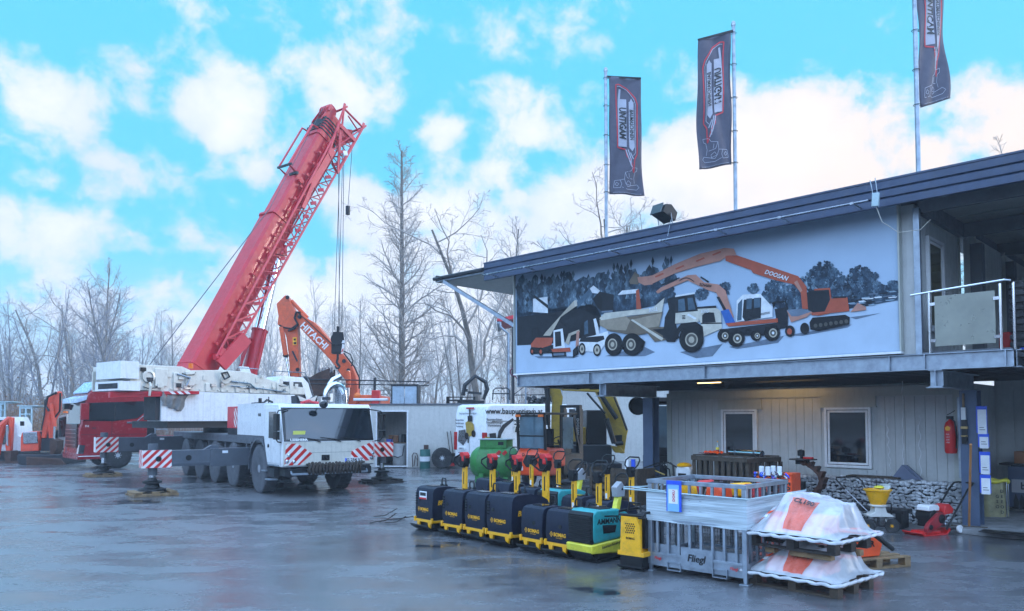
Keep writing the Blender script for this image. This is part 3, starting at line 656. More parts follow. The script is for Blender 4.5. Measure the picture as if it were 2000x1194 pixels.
A('pale', [(802, 580), (910, 570), (915, 622), (800, 632)], 6.7); A('pale', [(905, 560), (1000, 555), (1022, 570), (1028, 655), (935, 695), (925, 630), (912, 600)], 6.6); A('dark', [(932, 590), (950, 575), (990, 578), (998, 625), (932, 628)], 6.9); A('dark', [(925, 628), (1028, 626), (1028, 632), (925, 634)], 6.9)
A('whi', [(858, 590), (866, 582), (905, 605), (898, 612)], 6.9); A('dark', [(905, 550), (1000, 543), (1002, 557), (910, 562)], 6.5)
for k in range(3): A('dark', [(832, 592 + k * 7), (848, 590 + k * 7), (852, 594 + k * 7), (836, 596 + k * 7)], 6.9)
A('blk', [(805, 660), (830, 630), (900, 622), (935, 645), (940, 690), (925, 700), (905, 665), (850, 650), (825, 670), (800, 720), (780, 720)], 6.9)
disc('blk', 880, 706, 60, 66, 7, 34); disc('hub', 880, 710, 31, 34, 7.1, 26); disc('hb2', 880, 710, 25, 28, 7.15, 26); disc('hub', 880, 710, 14, 16, 7.2)
# wheeled excavator
A('blu', [(1022, 570), (1060, 560), (1100, 640), (1050, 640)], 5.6); A('whi', [(1100, 520), (1130, 490), (1215, 486), (1275, 550), (1275, 600), (1195, 610), (1098, 622)], 6); A('dark', [(1135, 515), (1220, 505), (1218, 605), (1140, 618), (1128, 600)], 6.2); A('glass', [(1106, 535), (1128, 510), (1124, 615), (1102, 618)], 6.2); A('glass', [(1148, 510), (1175, 507), (1172, 560), (1148, 560)], 6.3); A('glass', [(1185, 506), (1215, 504), (1215, 552), (1185, 556)], 6.3)
A('ora', [(1045, 630), (1300, 605), (1302, 625), (1060, 645)], 6.3); A('dark', [(1010, 660), (1300, 628), (1300, 670), (1240, 690), (1080, 690)], 6.1)
for x, y_, r in ((1038, 690, 32), (1195, 690, 26), (1098, 703, 42), (1272, 676, 40)): disc('blk', x, y_, r, r, 6.5, 26); disc('hub', x + 6, y_ + 1, r * .5, r * .55, 6.6); disc('hb2', x + 6, y_ + 1, r * .36, r * .4, 6.65); disc('whi', x + 6, y_ + 1, r * .15, r * .17, 6.7)
for k in range(7): A('dark', [(1208 + 2 * k, 590 - k * 4), (1262, 578 - k * 4 + 3), (1262, 580 - k * 4 + 3), (1208 + 2 * k, 592 - k * 4)], 6.4) if k < 3 else None
# tracked excavator and dumper
A('blk', [(1272, 530), (1285, 523), (1340, 520), (1352, 560), (1346, 560), (1335, 527), (1288, 530), (1280, 560)], 6); A('dark', [(1285, 560), (1350, 550), (1350, 650), (1300, 660)], 5.9); A('ora2', [(1345, 568), (1420, 560), (1470, 575), (1440, 600), (1365, 625)], 6.3); A('shd', [(1345, 566), (1420, 558), (1466, 572), (1400, 596), (1368, 596)], 6.4); disc('blk', 1360, 668, 24, 28, 6.5); disc('ora', 1358, 670, 12, 15, 6.6); disc('blk', 1432, 655, 22, 28, 6.5)
A('dark', [(1442, 480), (1480, 465), (1555, 460), (1560, 510), (1530, 575), (1450, 580)], 6); A('ora', [(1478, 462), (1556, 457), (1562, 510), (1640, 503), (1650, 570), (1560, 580), (1500, 592), (1465, 590), (1465, 578), (1530, 572), (1556, 515), (1550, 466), (1480, 470)], 6.2); A('dark', [(1570, 500), (1635, 497), (1635, 506), (1570, 508)], 6.4)
A('blk', [(1455, 625), (1470, 602), (1630, 588), (1652, 600), (1650, 635), (1500, 668), (1460, 660)], 6.1)
for k in range(7): disc('hb2', 1485 + k * 25, 642 - k * 3.6, 9, 10, 6.3)
A('ora2', [(1655, 575), (1690, 530), (1730, 550), (1732, 565)], 5.5)
b.build('printed_picture', bb, smooth=0)
b = MB(FB)
def atxt(m, t, x, y_, h, ax_, ay_, l=8):
    b.use(PR[m]); p0 = FB.fy(1000 + x / 2.5, 380 + y_ / 2.5, -.062); p1 = FB.fy(1000 + ax_ / 2.5, 380 + ay_ / 2.5, -.062)
    d = V((p1[0] - p0[0], 0, p1[1] - p0[1])).normalized(); u = V((-d.z, 0, d.x))
    hh = abs(FB.fy(1000, 380 + y_ / 2.5, -.062)[1] - FB.fy(1000, 380 + (y_ + h) / 2.5, -.062)[1])
    b.text(t, hh * 1.35, ((p0[0] + p1[0]) / 2, -.0965, (p0[1] + p1[1]) / 2), d, u, .02, .2, .0005)
atxt('whi', 'BELL', 665, 568, 16, 722, 560); atxt('whi', 'DOOSAN', 1262, 386, 16, 1325, 406); atxt('blk', 'SCHAEFF', 920, 440, 10, 975, 450); atxt('whi', 'B30D', 930, 574, 12, 962, 571)
b.build('lettering', bb, smooth=0)
b = MB(FB).use('wall').box(bx0, bx1, -.058, .03, bz0, bz1); b.build('panel', bb)
b = MB(FB).use('white').box(bx0 - .03, bx1 + .03, -.115, .03, bz1 + .002, bz1 + .035).box(bx0 - .03, bx1 + .03, -.115, .03, bz0 - .04, bz0 - .002).use('trim').box(bx0 - .03, bx0 - .002, -.11, .03, bz0, bz1).box(bx1 + .002, bx1 + .03, -.11, .03, bz0, bz1)
b.build('frame', bb, .003)
# tube rail with arms in front of the fascia
b = MB(FB).use('steel'); o = None
b.cyl((-10.1, -.78, 5.60), (-.75, -.78, 5.60), .016, n=8)
for k in range(8): x = -9.9 + k * 1.27; b.cyl((x, -.80, 5.60), (x + .05, -.50, 5.56), .013, n=6); b.cb((x, -.78, 5.60), (.06, .04, .04))
tag(b.build('banner_rail'), 'thin metal rail on short arms running along the fascia above the billboard', 'rail')
t = thing('antenna', 'small yellowish box with two upright rods at the end of the metal rail', 'antenna', Fr(tuple(FB.w(-1.15, -.8)[:2]), .708, -.706))
x, z = FB.fy(1711, 391, -.8)
b = MB(FB).use('pale'); b.cb((x, -.82, z), (.11, .05, .22), ry=.08); b.build('box', t, .006)
b = MB(FB).use('steel').cyl((x - .04, -.82, z + .1), (x - .08, -.82, z + .34), .008, n=6).cyl((x + .03, -.82, z + .1), (x, -.82, z + .36), .008, n=6); b.build('rod', t)
b = MB(FB).use('cream').tube([(x, -.80, z - .11), (x + .05, -.7, z - .35), (x + .2, -.4, z - .5), (x + .45, -.12, z - .45), (x + .6, -.08, z - .3)], .006, 5); b.build('cable', t)
# floodlight on the roof edge
fl = FB.fy(1297, 426, -.5)
t = thing('floodlight', 'black floodlight mounted on the roof edge above the billboard', 'floodlight', Fr(tuple(FB.w(fl[0], -.5)[:2]), .708, -.706))
FL = Fr(tuple(FB.w(fl[0], -.5)[:2]), .55, -.83, 6.22)
b = MB(FL).use('black'); b.poly([(-.2, -.02), (.16, -.16), (.22, .02), (.05, .17), (-.12, .15)], -.17, .17, 'yz'); b.build('housing', t, .01)
b = MB(FL).use(GL); b.M = FL.M @ Mx.Rotation(rad(-22), 4, 'X'); b.box(-.15, .15, -.225, -.205, -.12, .10); b.build('lens', t)
b = MB(FL).use('galv'); b.bar((-.19, 0, -.02), (-.19, .05, -.24), .02, .01); b.bar((.19, 0, -.02), (.19, .05, -.24), .02, .01); b.bar((-.2, .05, -.24), (.2, .05, -.24), .02, .01); b.tube([(.1, .1, -.1), (.15, .0, -.3), (.15, -.05, -.5)], .008, 5); b.build('bracket', t)
# ================================================================ FLAGS
FDEF = [(1186, 22.7, 0), (1441, 20.0, 1), (1803, 16.86, 0)]
FLAB = ['left of the roof', 'flag streaming to the left, over the middle of the roof', 'rightmost, cut by the top of the picture']
FLRED = mat('flag_red', 'c03038', .6, 0, var=.05)  # red edge line of the flag print
for i, (px, Y, mir) in enumerate(FDEF):
    P0 = dp(px, 700, Y); H = 12.45
    t = thing('flagpole', ['tall silver flagpole behind the left half of the roof, leftmost of the three', 'tall silver flagpole above the middle of the roof, centre of the three', 'tall silver flagpole above the right part of the roof, running out of view'][i], 'flagpole', (P0.x, P0.y, 0), 'flagpoles behind the building')
    b = MB().use('galv'); b.cyl((P0.x, P0.y, 2.9), (P0.x, P0.y, H), .06, .045, 12); b.build('pole', t)
    b = MB().use('steel').cyl((P0.x, P0.y, H), (P0.x, P0.y, H + .06), .06, n=12).sph((P0.x, P0.y, H + .08), .055, n=10, m=6); b.build('cap', t)
    # flag hangs on the side away from / toward the left
    top = {0: 12.3, 1: 12.3, 2: 12.5}[i]; bot = {0: 8.72, 1: 8.7, 2: 8.95}[i]
    dx, dy = ((.97, .12), (-.95, -.3), (.85, .45))[i]
    dvec = V((dx, dy, 0)).normalized(); W = (.98, 1.0, 1.0)[i]
    nv = V((dvec.y, -dvec.x, 0)) if not mir else V((-dvec.y, dvec.x, 0))
    def fw(x, z, off=0):     # x from the pole 0..W, z 0..h downward from top
        h = top - bot
        s_ = .06 * sin(x * 7 + z * 1.5 + i) * (x / W) + .03 * sin(z * 3.1 + x * 9 + i)
        lift = (.0, 0, 0)[i]
        fl_ = x * (1 + .10 * (z / h) ** 3 * (1 if i == 0 else .2))
        zz = top - z + (x / W) * ((-.02, -.42 + .16 * z / h, .1 + .3 * z / h)[i])
        return V((P0.x, P0.y, 0)) + dvec * (.1 + fl_) + nv * (s_ + off) + V((0, 0, zz))
    fo = thing('flag', ['dark grey banner flag flying to the right of the leftmost pole', 'dark grey banner flag flying to the left of its pole, lettering seen mirrored', 'dark grey banner flag on the rightmost pole, top cut off'][i], 'flag', (P0.x, P0.y, bot), 'banner flags')
    h = top - bot
    b = MB().use('flag'); b.grid(lambda u, v: fw(u * W, v * h), 14, 40); c = b.build('cloth', fo, smooth=180)
    md = c.modifiers.new('Solid', 'SOLIDIFY'); md.thickness = .004
    # print: slanted plate with red edge, two words, outline of a wheel loader
    def pl(m, pts, off, rev=False):
        b.use(m)
        # subdivide along z into strips so it follows the cloth
        b.flat([fw(x, z, off) for x, z in pts])
    def line(m, pts, wd, off):
        b.use(m)
        for (xa, za), (xb, zb) in zip(pts, pts[1:]):
            n_ = max(1, int(math.hypot(xb - xa, zb - za) / .15))
            for k in range(n_):
                p = fw(xa + (xb - xa) * k / n_, za + (zb - za) * k / n_, off); q = fw(xa + (xb - xa) * (k + 1) / n_, za + (zb - za) * (k + 1) / n_, off)
                b.bar(p, q, .002, wd, up=nv.cross((q - p).normalized()))
    b = MB()
    red = [(.2, .25), (.30, .22), (.55, .32), (.80, .62), (.86, .8), (.82, 2.35), (.74, 2.5), (.70, 2.9), (.62, 2.55), (.52, 2.4), (.50, 2.2), (.25, 2.15), (.24, 1.2), (.2, .25)]
    line(FLRED, red, .035, .012)
    wl = [(.24, .30), (.31, .27), (.55, .37), (.76, .66), (.80, .8), (.77, 2.3), (.70, 2.4)]
    line('flagprint', wl, .016, .014)
    def band(m, x0, x1, z0, z1, off, n=16, tp=0):
        b.use(m)
        for k in range(n):
            za, zb2 = z0 + (z1 - z0) * k / n, z0 + (z1 - z0) * (k + 1) / n
            b.flat([fw(x0, za, off), fw(x1, za, off), fw(x1, zb2, off), fw(x0, zb2, off)])
    band('flagprint', .27, .53, .66, 2.12, .014); band('flagprint', .60, .75, .74, 2.14, .014)
    b.use('flagprint').flat([fw(.27, .66, .014), fw(.30, .36, .014), (fw(.36, .36, .014)), fw(.34, .66, .014)]); b.flat([fw(.62, .74, .014), fw(.675, .64, .014), fw(.73, .74, .014)]); b.flat([fw(.60, 2.14, .014), fw(.75, 2.14, .014), fw(.675, 2.26, .014)])
    for q in ([(.5, 2.2), (.6, 2.6), (.66, 2.75)], [(.56, 2.2), (.63, 2.5), (.62, 2.7)], [(.62, 2.3), (.7, 2.5)], [(.52, 2.3), (.58, 2.5)]): line('flagprint', q, .03, .014)
    pass
    def tfn_gen(off):
        def f(p): return fw(p.x, -p.z, off + p.y * 0)
        return f
    # words read downwards; on the middle flag they are seen from behind
    def word(m, tx, sz, cx_, cz_, bold, sx=1):
        b.use(m)
        tmp = MB(); tmp.text(tx, sz, (0, 0, 0), (1, 0, 0), (0, 0, 1), bold, .15, .0, sx=sx)
        # x->down, z->right(from pole)/left
        vs = []
        for p in tmp.v: vs.append(fw(cx_ + p.z, cz_ + p.x, .026))
        o = len(b.v); b.v += vs; b.f += [tuple(j + o for j in f) for f in tmp.f]; b.fm += [b.cur] * len(tmp.f)
    word('textblack', 'UNTIGAM', .29, .40, 1.39, .03, .74)
    word('textblack', 'BAUMASCHINEN', .155, .675, 1.44, .02, .80)
    zb_ = h - .62
    for q in ([(.12, .38), (.15, .2), (.3, .18), (.34, .3), (.3, .42), (.12, .42), (.12, .38)], [(.3, .18), (.42, .16), (.45, -.05), (.62, -.1), (.68, -.2), (.82, -.22), (.8, -.12), (.74, -.08), (.7, .1), (.72, .25)],
              [(.42, .16), (.45, .3), (.6, .34), (.8, .28), (.86, .36), (.78, .44), (.5, .46), (.34, .4)], [(.45, -.05), (.5, .12), (.66, .14)], [(.52, .2), (.6, .26), (.58, .36), (.5, .38), (.46, .3), (.52, .2)], [(.55, -.02), (.56, .1)], [(.2, .25), (.26, .3), (.22, .36), (.16, .32), (.2, .25)]):
        line('flagprint', [(x, zb_ + z) for x, z in q], .012, .012)
    b.use('flagprint'); tmp = MB(); tmp.text('www.baumaschinen-puntigam.at', .062, (0, 0, 0), bold=.0, ext=0)
    o = len(b.v); b.v += [fw(.5 + (p.x if not mir else p.x), h - .06 - p.z, .014) for p in tmp.v]; b.f += [tuple(j + o for j in f) for f in tmp.f]; b.fm += [b.cur] * len(tmp.f)
    b.build('lettering', fo, smooth=0)
    b = MB().use('black')
    for z in (.05, .9, 1.8, 2.7, h - .05): p = fw(0, z); b.tube([V((P0.x, P0.y, p.z)) + V((cos(a) * .075, sin(a) * .075, 0)) for a in [k * pi / 5 for k in range(10)]], .008, 4, True); b.bar(V((P0.x, P0.y, p.z)) + dvec * .06, p + dvec * .02, .012)
    b.bar(fw(0, 0) - dvec * .06, fw(W, 0), .03, .05)
    near(b, 'fitting', fo, [fw(0, z) for z in (.05, .9, 1.8, 2.7, h - .05)] + [fw(W / 2, 0)])
def Z(x0, y0, s): return lambda x, y: (x0 + x / s, y0 + y / s)
Z1, Z2, Z3 = Z(0, 680, 3.98), Z(400, 680, 3.98), Z(800, 700, 3.98)
# ================================================================ MOBILE CRANE
CF = Fr((-5.73, 19.2), .812, .583)
cr = thing('mobile_crane', 'white and grey five-axle mobile crane with raised red telescopic boom, standing on its outriggers', 'crane', CF)
# carrier
b = MB(CF).use('darkgrey').box(.55, 2.0, .5, 12.2, .62, 1.28).box(.3, 2.25, 2.5, 3.3, .7, 1.25).box(.3, 2.25, 10.85, 11.4, .8, 1.4)
for yy in (1.93, 4.36, 6.38, 8.26, 10.2): b.cyl((.2, yy, .66), (2.3, yy, .66), .16, n=10)
b.build('chassis', cr, .01)
b = MB(CF).use('deck').box(.06, 2.46, 2.72, 12.3, 1.42, 1.52).box(.06, .14, 2.72, 12.3, 1.3, 1.42).box(.10, 2.42, 12.2, 12.4, .8, 1.5)
for yy in (3.2, 5.35, 7.3, 9.2): b.box(.08, .3, yy, yy + .06, 1.0, 1.42)
b.use('darkgrey').box(.3, 2.2, 3.4, 11.8, 1.25, 1.42)
b.build('deck', cr, .008)
for i, yy in enumerate((1.93, 4.36, 6.38, 8.26, 10.2)):
    wheel(cr, CF, (.2, yy, .65), .65, .38, (-1, 0, 0), rim='rimdust', tyre='dustytyre', rr=.5)
    wheel(cr, CF, (2.3, yy, .65), .65, .38, (1, 0, 0), rim='rimdust', tyre='dustytyre', rr=.5)
b = MB(CF).use('greypaint')
for x0 in (0.0, 2.1):   # arched mudguard over the front wheel
    pts = [(1.93 + .84 * cos(a), .65 + .84 * sin(a)) for a in [rad(-4 + k * 16) for k in range(12)]]; inn = [(1.93 + .78 * cos(a), .65 + .78 * sin(a)) for a in [rad(-4 + k * 16) for k in range(12)]][::-1]
    for k in range(11): b.poly([pts[k], pts[k + 1], inn[-k - 2], inn[-k - 1]], x0, x0 + .42, 'yz')
b.box(.05, .4, 2.66, 2.72, .5, 1.4)
near(b, 'mudguard', cr, [CF.w(.2, 1.9, 1.3), CF.w(2.3, 1.9, 1.3)])
# cab
prof = [(.03, .78), (0, 1.0), (0, 1.44), (.27, 2.30), (.36, 2.38), (1.46, 2.38), (1.46, 1.5), (1.3, 1.5), (1.2, 1.1), (1.12, .78)]
b = MB(CF).use('white').poly(prof, 0, 2.52, 'yz')
cab = b.build('cab', cr, .035, seg=3)
def fr_pt(px, py, off=.0):      # point on the cab front (vertical below 1.44, raked above)
    x, z = CF.fy(px, py, 0)
    if z > 1.44:
        o = CF.I @ V((0, 0, EYE)); d = CF.I.to_3x3() @ ray(px, py); k = .27 / .86    # y = k (z-1.44)
        t = (k * (o.z - 1.44) - o.y) / (d.y - k * d.z); q = o + d * t; return (q.x, q.y - off, q.z)
    return (x, -off, z)
def front(pts, off, z=Z2): return [fr_pt(*z(x, y), off) for x, y in pts]
WG = mat('windscreen', '10161c', .04, 0, var=0, spec=.9, coat=.5)
b = MB(CF).use('cream').box(.03, 2.49, -.0035, .01, .82, 1.41); b.use('darkgrey').box(.55, 2.0, -.0045, .0, 1.13, 1.136); b.build('front_panel', cab)
b = MB(CF).use('blackgloss').flat([(.04, -.006, 1.425), (2.48, -.006, 1.425), (2.48, .262, 2.285), (.04, .262, 2.285)]); b.build('windscreen_surround', cab)
b = MB(CF).use(WG).flat([(.10, .002, 1.475), (2.42, .002, 1.475), (2.40, .24, 2.25), (.12, .24, 2.25)]); ws = b.build('windscreen', cab)
b = MB(CF)
b.use('textwhite'); b.text('LIEBHERR', .085, (.42, -.022, 1.462), (1, 0, 0), (0, .3, .95), .03, 0, .001, sx=1.25)
b.build('lettering', cab, smooth=0)
b = MB(CF).use('black')
for x0, x1 in ((1.0, .45), (1.55, 1.0), (2.1, 1.55)):
    b.bar((x0, -.03, 1.40), (x0 - .32, .015, 1.50), .02); b.bar((x0 - .55, .0, 1.52), (x0 - .05, .0, 1.46), .016)
b.build('wiper', cab)
b = MB(CF).use('lime').box(.3, .55, -.004, .0, 1.6, 1.68); b.M = CF.M
b = MB(CF)
b.use(mat('card_yellow', 'b9b84a', .6, 0)).flat([(.28, .036, 1.60), (.60, .036, 1.60), (.62, .064, 1.69), (.30, .064, 1.69)])
b.build('card', cab)
# chevrons on the lower front
def clip_stripes(mb, fr, x0, x1, z0, z1, y, slope, wd, n, ph=0, mat_='redplain', shape=None):
    """diagonal red bars clipped to a rectangle (or convex shape in x,z)"""
    from mathutils import geometry
    poly = shape or [(x0, z0), (x1, z0), (x1, z1), (x0, z1)]
    for k in range(-n, n):
        c = ph + k * wd * 2
        quad = [(-9, -9 * slope + c), (9, 9 * slope + c), (9, 9 * slope + c + wd), (-9, -9 * slope + c + wd)]
        p = clip(poly, quad)
        if len(p) > 2: mb.use(mat_).flat([(x, y, z) for x, z in p] if not callable(y) else [y(x, z) for x, z in p])
def clip(sub, cl):
    def ins(p, a, b_): return (b_[0] - a[0]) * (p[1] - a[1]) - (b_[1] - a[1]) * (p[0] - a[0]) >= -1e-9
    ar = sum(cl[i][0] * cl[(i + 1) % len(cl)][1] - cl[(i + 1) % len(cl)][0] * cl[i][1] for i in range(len(cl)))
    if ar < 0: cl = cl[::-1]
    out = list(sub)
    for i in range(len(cl)):
        a, b_ = cl[i], cl[(i + 1) % len(cl)]; inp, out = out, []
        for j in range(len(inp)):
            p, q = inp[j - 1], inp[j]; ip, iq = ins(p, a, b_), ins(q, a, b_)
            if ip != iq:
                dx, dy = q[0] - p[0], q[1] - p[1]; ex, ey = b_[0] - a[0], b_[1] - a[1]
                t = (ex * (a[1] - p[1]) - ey * (a[0] - p[0])) / (ex * dy - ey * dx); out.append((p[0] + t * dx, p[1] + t * dy))
            if iq: out.append(q)
    return out
b = MB(CF)
for sh, sl, ph in (([(630, 745), (720, 742), (835, 820), (735, 912), (618, 918)], 1.0, .1), ([(1140, 800), (1310, 722), (1328, 870), (1125, 884)], -1.0, .38)):
    P = [(p[0], p[2]) for p in front(sh, 0)]
    P = [(min(max(x, .04), 2.48), max(z, .83)) for x, z in P]
    b.use('redwhite').flat([(x, -.0055, z) for x, z in P]); clip_stripes(b, CF, 0, 0, 0, 0, -.008, sl, .115, 40, ph, shape=P)
near(b, 'warning_stripes', cab, [CF.w(.4, 0, 1.1), CF.w(2.1, 0, 1.1)], smooth=0)
b = MB(CF)
b.use('paper').box(1.66, 2.16, -.03, -.008, .86, .98).use('bluebag').box(1.665, 1.70, -.033, -.03, .865, .975).use('textblack').text('G 254 VZ', .115, (1.93, -.034, .92), bold=.02)
b.build('number_plate', cab, smooth=0)
for x, z, r in ((.12, .93, .045), (.17, 1.08, .04), (.3, .92, .04), (2.42, .96, .05), (2.46, 1.08, .035)):
    MB(CF).use('chrome').lathe([(r, 0), (r * 1.05, .02), (.0001, .03)], (x, -.005, z), (0, -1, 0), 14).build('headlight', cab)
b = MB(CF).use('black').box(1.03, 1.24, -.02, 0.01, .93, 1.07); b.cyl((1.14, .02, .98), (1.14, -.10, .98), .035, n=10); b.build('towing_eye', cab)
b = MB(CF).use('darksteel').box(.1, 2.45, .05, .5, .55, .74).use('galv').bar((.25, -.02, .60), (2.3, -.02, .60), .04, .05).bar((.25, -.02, .60), (.25, .2, .8), .04).bar((2.3, -.02, .60), (2.3, .2, .8), .04)
b.use('darkgrey').box(.0, .45, .6, 1.1, .5, .72).use('galv').box(-.1, .15, .7, 1.0, .42, .46)
b.build('bumper', cr, .006)
# sling bundle hanging on the bumper
b = MB(CF).use(mat('sling', '3b332c', .95, 0, var=.4, sc=14, bump=.6))
for k in range(16):
    x = .68 + k * .092; sg = random.uniform(-.02, .02)
    b.tube([(x, -.02, .86 + sg), (x + .02, -.09, .82), (x - .01, -.10, .68 + sg), (x + .02, -.06, .62 - abs(sg)), (x + .01, .03, .68)], .035 + random.uniform(-.008, .01), 7)
b.tube([(.6, -.06, .84), (1.4, -.08, .8), (2.2, -.05, .86)], .03, 6)
b.build('lifting_sling', cr)
# side door, window, mirrors
b = MB(CF).use('white').poly([(.10, .86), (.12, 1.42), (.33, 2.28), (1.30, 2.28), (1.36, 1.5), (1.22, 1.15), (1.08, .86)], -.018, -.001, 'yz')
dr = b.build('door', cab, .01)
MB(CF).use(WG).poly([(.26, 1.50), (.45, 2.18), (.98, 2.18), (.98, 1.50)], -.026, -.017, 'yz').build('side_window', dr)
MB(CF).use('blackgloss').lathe([(.045, 0), (.05, .02), (.0001, .03)], (-.018, .98, 1.3), (-1, 0, 0), 12).build('handle', dr)
def mirror(x, sgn):
    b = MB(CF).use('black'); b.box(x - .09 * sgn if sgn > 0 else x, x if sgn > 0 else x + .09, -.1, .14, 1.70, 2.12); b.box(x - .09 * sgn if sgn > 0 else x, x if sgn > 0 else x + .09, -.1, .14, 1.48, 1.68)
    b.tube([(x - .04 * sgn, .02, 2.12), (x, .02, 2.2), (x + sgn * .35, .15, 2.26)], .018, 6); b.tube([(x - .04 * sgn, .02, 1.48), (x, .05, 1.42), (x + sgn * .3, .15, 1.38)], .018, 6)
    b.build('mirror', cab, .015)
mirror(-.10, 1); mirror(2.70, -1)
b = MB(CF).use('blackgloss').sph((1.02, -.12, 2.36), .12, (1, .5, .75)); b.tube([(1.05, -.1, 2.36), (1.1, .1, 2.42), (1.15, .3, 2.38)], .015, 6); b.build('mirror', cab)
# steps
MB(CF).use('galv').box(-.04, .3, 1.15, 1.5, .62, .65).box(-.06, .02, .2, .9, .80, .83).build('step', cab)
# engine housing behind the cab
b = MB(CF).use('white').box(.04, 2.45, 1.56, 3.98, 1.54, 2.42); b.use('deck').box(.05, .12, 1.5, 4.0, 1.38, 1.54).box(.03, .1, 1.56, 2.7, 1.36, 1.5)
b.use('textblack').text('4160', .12, (.036, 1.95, 2.1), (0, -1, 0), (0, 0, 1), .02)
b.build('engine_housing', cr, .04, seg=3)
b = MB(CF).use('pinkred').box(.06, 1.6, 4.06, 5.1, 1.72, 2.36).use('darkgrey')
for k in range(5): b.box(.055, .06, 4.1, 5.05, 1.55 + k * .03, 1.565 + k * .03)
b.box(.08, 1.6, 4.06, 5.1, 1.52, 1.72)
b.use('redwhite'); clip_stripes(b, CF, 4.06, 4.4, 1.75, 2.3, lambda x, z: (.055, x, z), 1.2, .12, 30, 0, 'redwhite')
b.build('red_cover', cr, .02)
# roof items on the cab/housing: cable tray, straps, silencer with twin pipe
b = MB(CF).use('black').tube([(.3, 1.7, 2.44), (.35, 2.3, 2.52), (.5, 3.0, 2.46), (.4, 3.8, 2.44)], .03, 6).cyl((.35, 2.9, 2.42), (.35, 2.9, 2.58), .05, n=8).cyl((.3, 2.0, 2.42), (.3, 2.0, 2.6), .015, n=6); b.use('pinkred').tube([(.8, .9, 2.42), (.95, .7, 2.48), (1.1, .9, 2.44), (1.25, .8, 2.42)], .035, 6).tube([(.8, .8, 2.42), (1.1, 1.0, 2.45), (1.3, .9, 2.43)], .03, 6)
b.build('strap_and_cable', cr)
sx, sz = CF.fy(655, 775, 2.4)
b = MB(CF).use('chrome')
pts = [(sx - .28, 2.4, sz - .35)] + [(sx - .28 * cos(a), 2.4, sz + .05 + .30 * sin(a)) for a in [k * pi / 8 for k in range(9)]] + [(sx + .28, 2.4, sz - .35)]
b.tube(pts, .10, 12); b.tube([(sx - .05, 2.7, sz + .1), (sx - .05, 2.7, sz + .38), (sx + .04, 2.7, sz + .5), (sx + .28, 2.7, sz + .62)], .085, 12)
b.use('steel').cyl((sx + .28, 2.7, sz - .4), (sx + .28, 2.7, sz + .36), .17, n=18); b.use('darkgrey').box(sx - .45, sx + .5, 2.2, 2.9, sz - .5, sz - .32).cyl((sx - .28, 2.4, sz - .1), (sx - .28, 2.4, sz - .02), .125, n=12)
b.build('exhaust', cr)
ax_, az_ = CF.fy(597, 781, 1.2)
b = MB(CF).use('darkgrey').poly([(ax_ - .28, az_ - .2), (ax_ + .28, az_ - .2), (ax_ + .3, az_ + .1), (ax_ + .1, az_ - .05), (ax_ - .1, az_ - .05), (ax_ - .3, az_ + .1)], 1.1, 1.5)
b.use('cream').poly([(ax_ - .2, az_ - .04), (ax_ + .2, az_ - .04), (ax_ + .26, az_ + .1), (ax_, az_ - .0), (ax_ - .26, az_ + .1)], 1.05, 1.1)
b.build('boom_rest', cr)
# outriggers
def outrigger(x, y, z0, z1, s, inner):
    b = MB(CF).use('greypaint'); x2 = x + s * .18
    b.box(min(x2, inner), max(x2, inner), y - .19, y + .19, z0, z1)
    b.box(min(x + s * .1, inner) if s < 0 else inner, max(x, inner) if s < 0 else x, y - .21, y + .21, z0 + .05, z0 + .1)
    if s < 0: b.box(-1.0, .3, y - .215, y + .215, z0 - .03, z1 + .03); b.poly([(-1.15, z1), (-.95, z1 + .12), (-.8, z1 + .12), (-.75, z1)], y - .1, y + .1)
    b.use('paper').box(-.7 if s < 0 else 3, -.55 if s < 0 else 3.1, y - .219, y - .215, z1 - .1, z1 - .03)
    b.use('black'); b.cyl((x - s * .85, y - .196, z0 + .22), (x - s * .85, y - .188, z0 + .22), .075, n=14)
    o = b.build('outrigger', cr, .006)
    b = MB(CF).use('redwhite').box(x - s * .65 if s < 0 else x - .65, x + .0 if s > 0 else x, 0, 0, 0, 0) if 0 else MB(CF)
    xa, xb = (x - .28, x + .42) if s < 0 else (x - .42, x + .28)
    b.use('redwhite').box(xa, xb, y - .225, y - .205, z0 - .02, z1 + .02)
    clip_stripes(b, CF, xa, xb, z0 - .02, z1 + .02, y - .228, 1.0 if s < 0 else -1.0, .1, 60, .05)
    xe = xa if s < 0 else xb
    b.use('redwhite').box(xe - (.012 if s < 0 else 0), xe + (0 if s < 0 else .012), y - .2, y + .2, z0 - .02, z1 + .02)
    clip_stripes(b, CF, y - .2, y + .2, z0 - .02, z1 + .02, lambda u, z: (xe - .014 if s < 0 else xe + .014, u, z), -1.0, .1, 60, .0)
    b.use('black').cyl((x + .1 * -s, y - .232, (z0 + z1) / 2), (x + .1 * -s, y - .2, (z0 + z1) / 2), .075, n=14)
    b.build('warning_plate', o, smooth=0)
    b = MB(CF).use('greypaint').cyl((x, y, z0 - .22), (x, y, z1 + .18), .12, n=16); b.use('chrome').cyl((x, y, .42), (x, y, z0 - .2), .075, n=14)
    b.use('black').lathe([(.34, .12), (.33, .17), (.2, .2), (.16, .30), (.24, .32), (.24, .37), (.12, .39), (.1, .46)], (x, y, 0), (0, 0, 1), 18)
    b.build('jack', o)
outrigger(-2.41, 2.98, .74, 1.16, -1, .6); outrigger(-2.45, 11.1, .86, 1.34, -1, .6)
outrigger(4.25, 3.1, .84, 1.24, 1, 1.9); outrigger(4.4, 11.1, .86, 1.34, 1, 1.9)
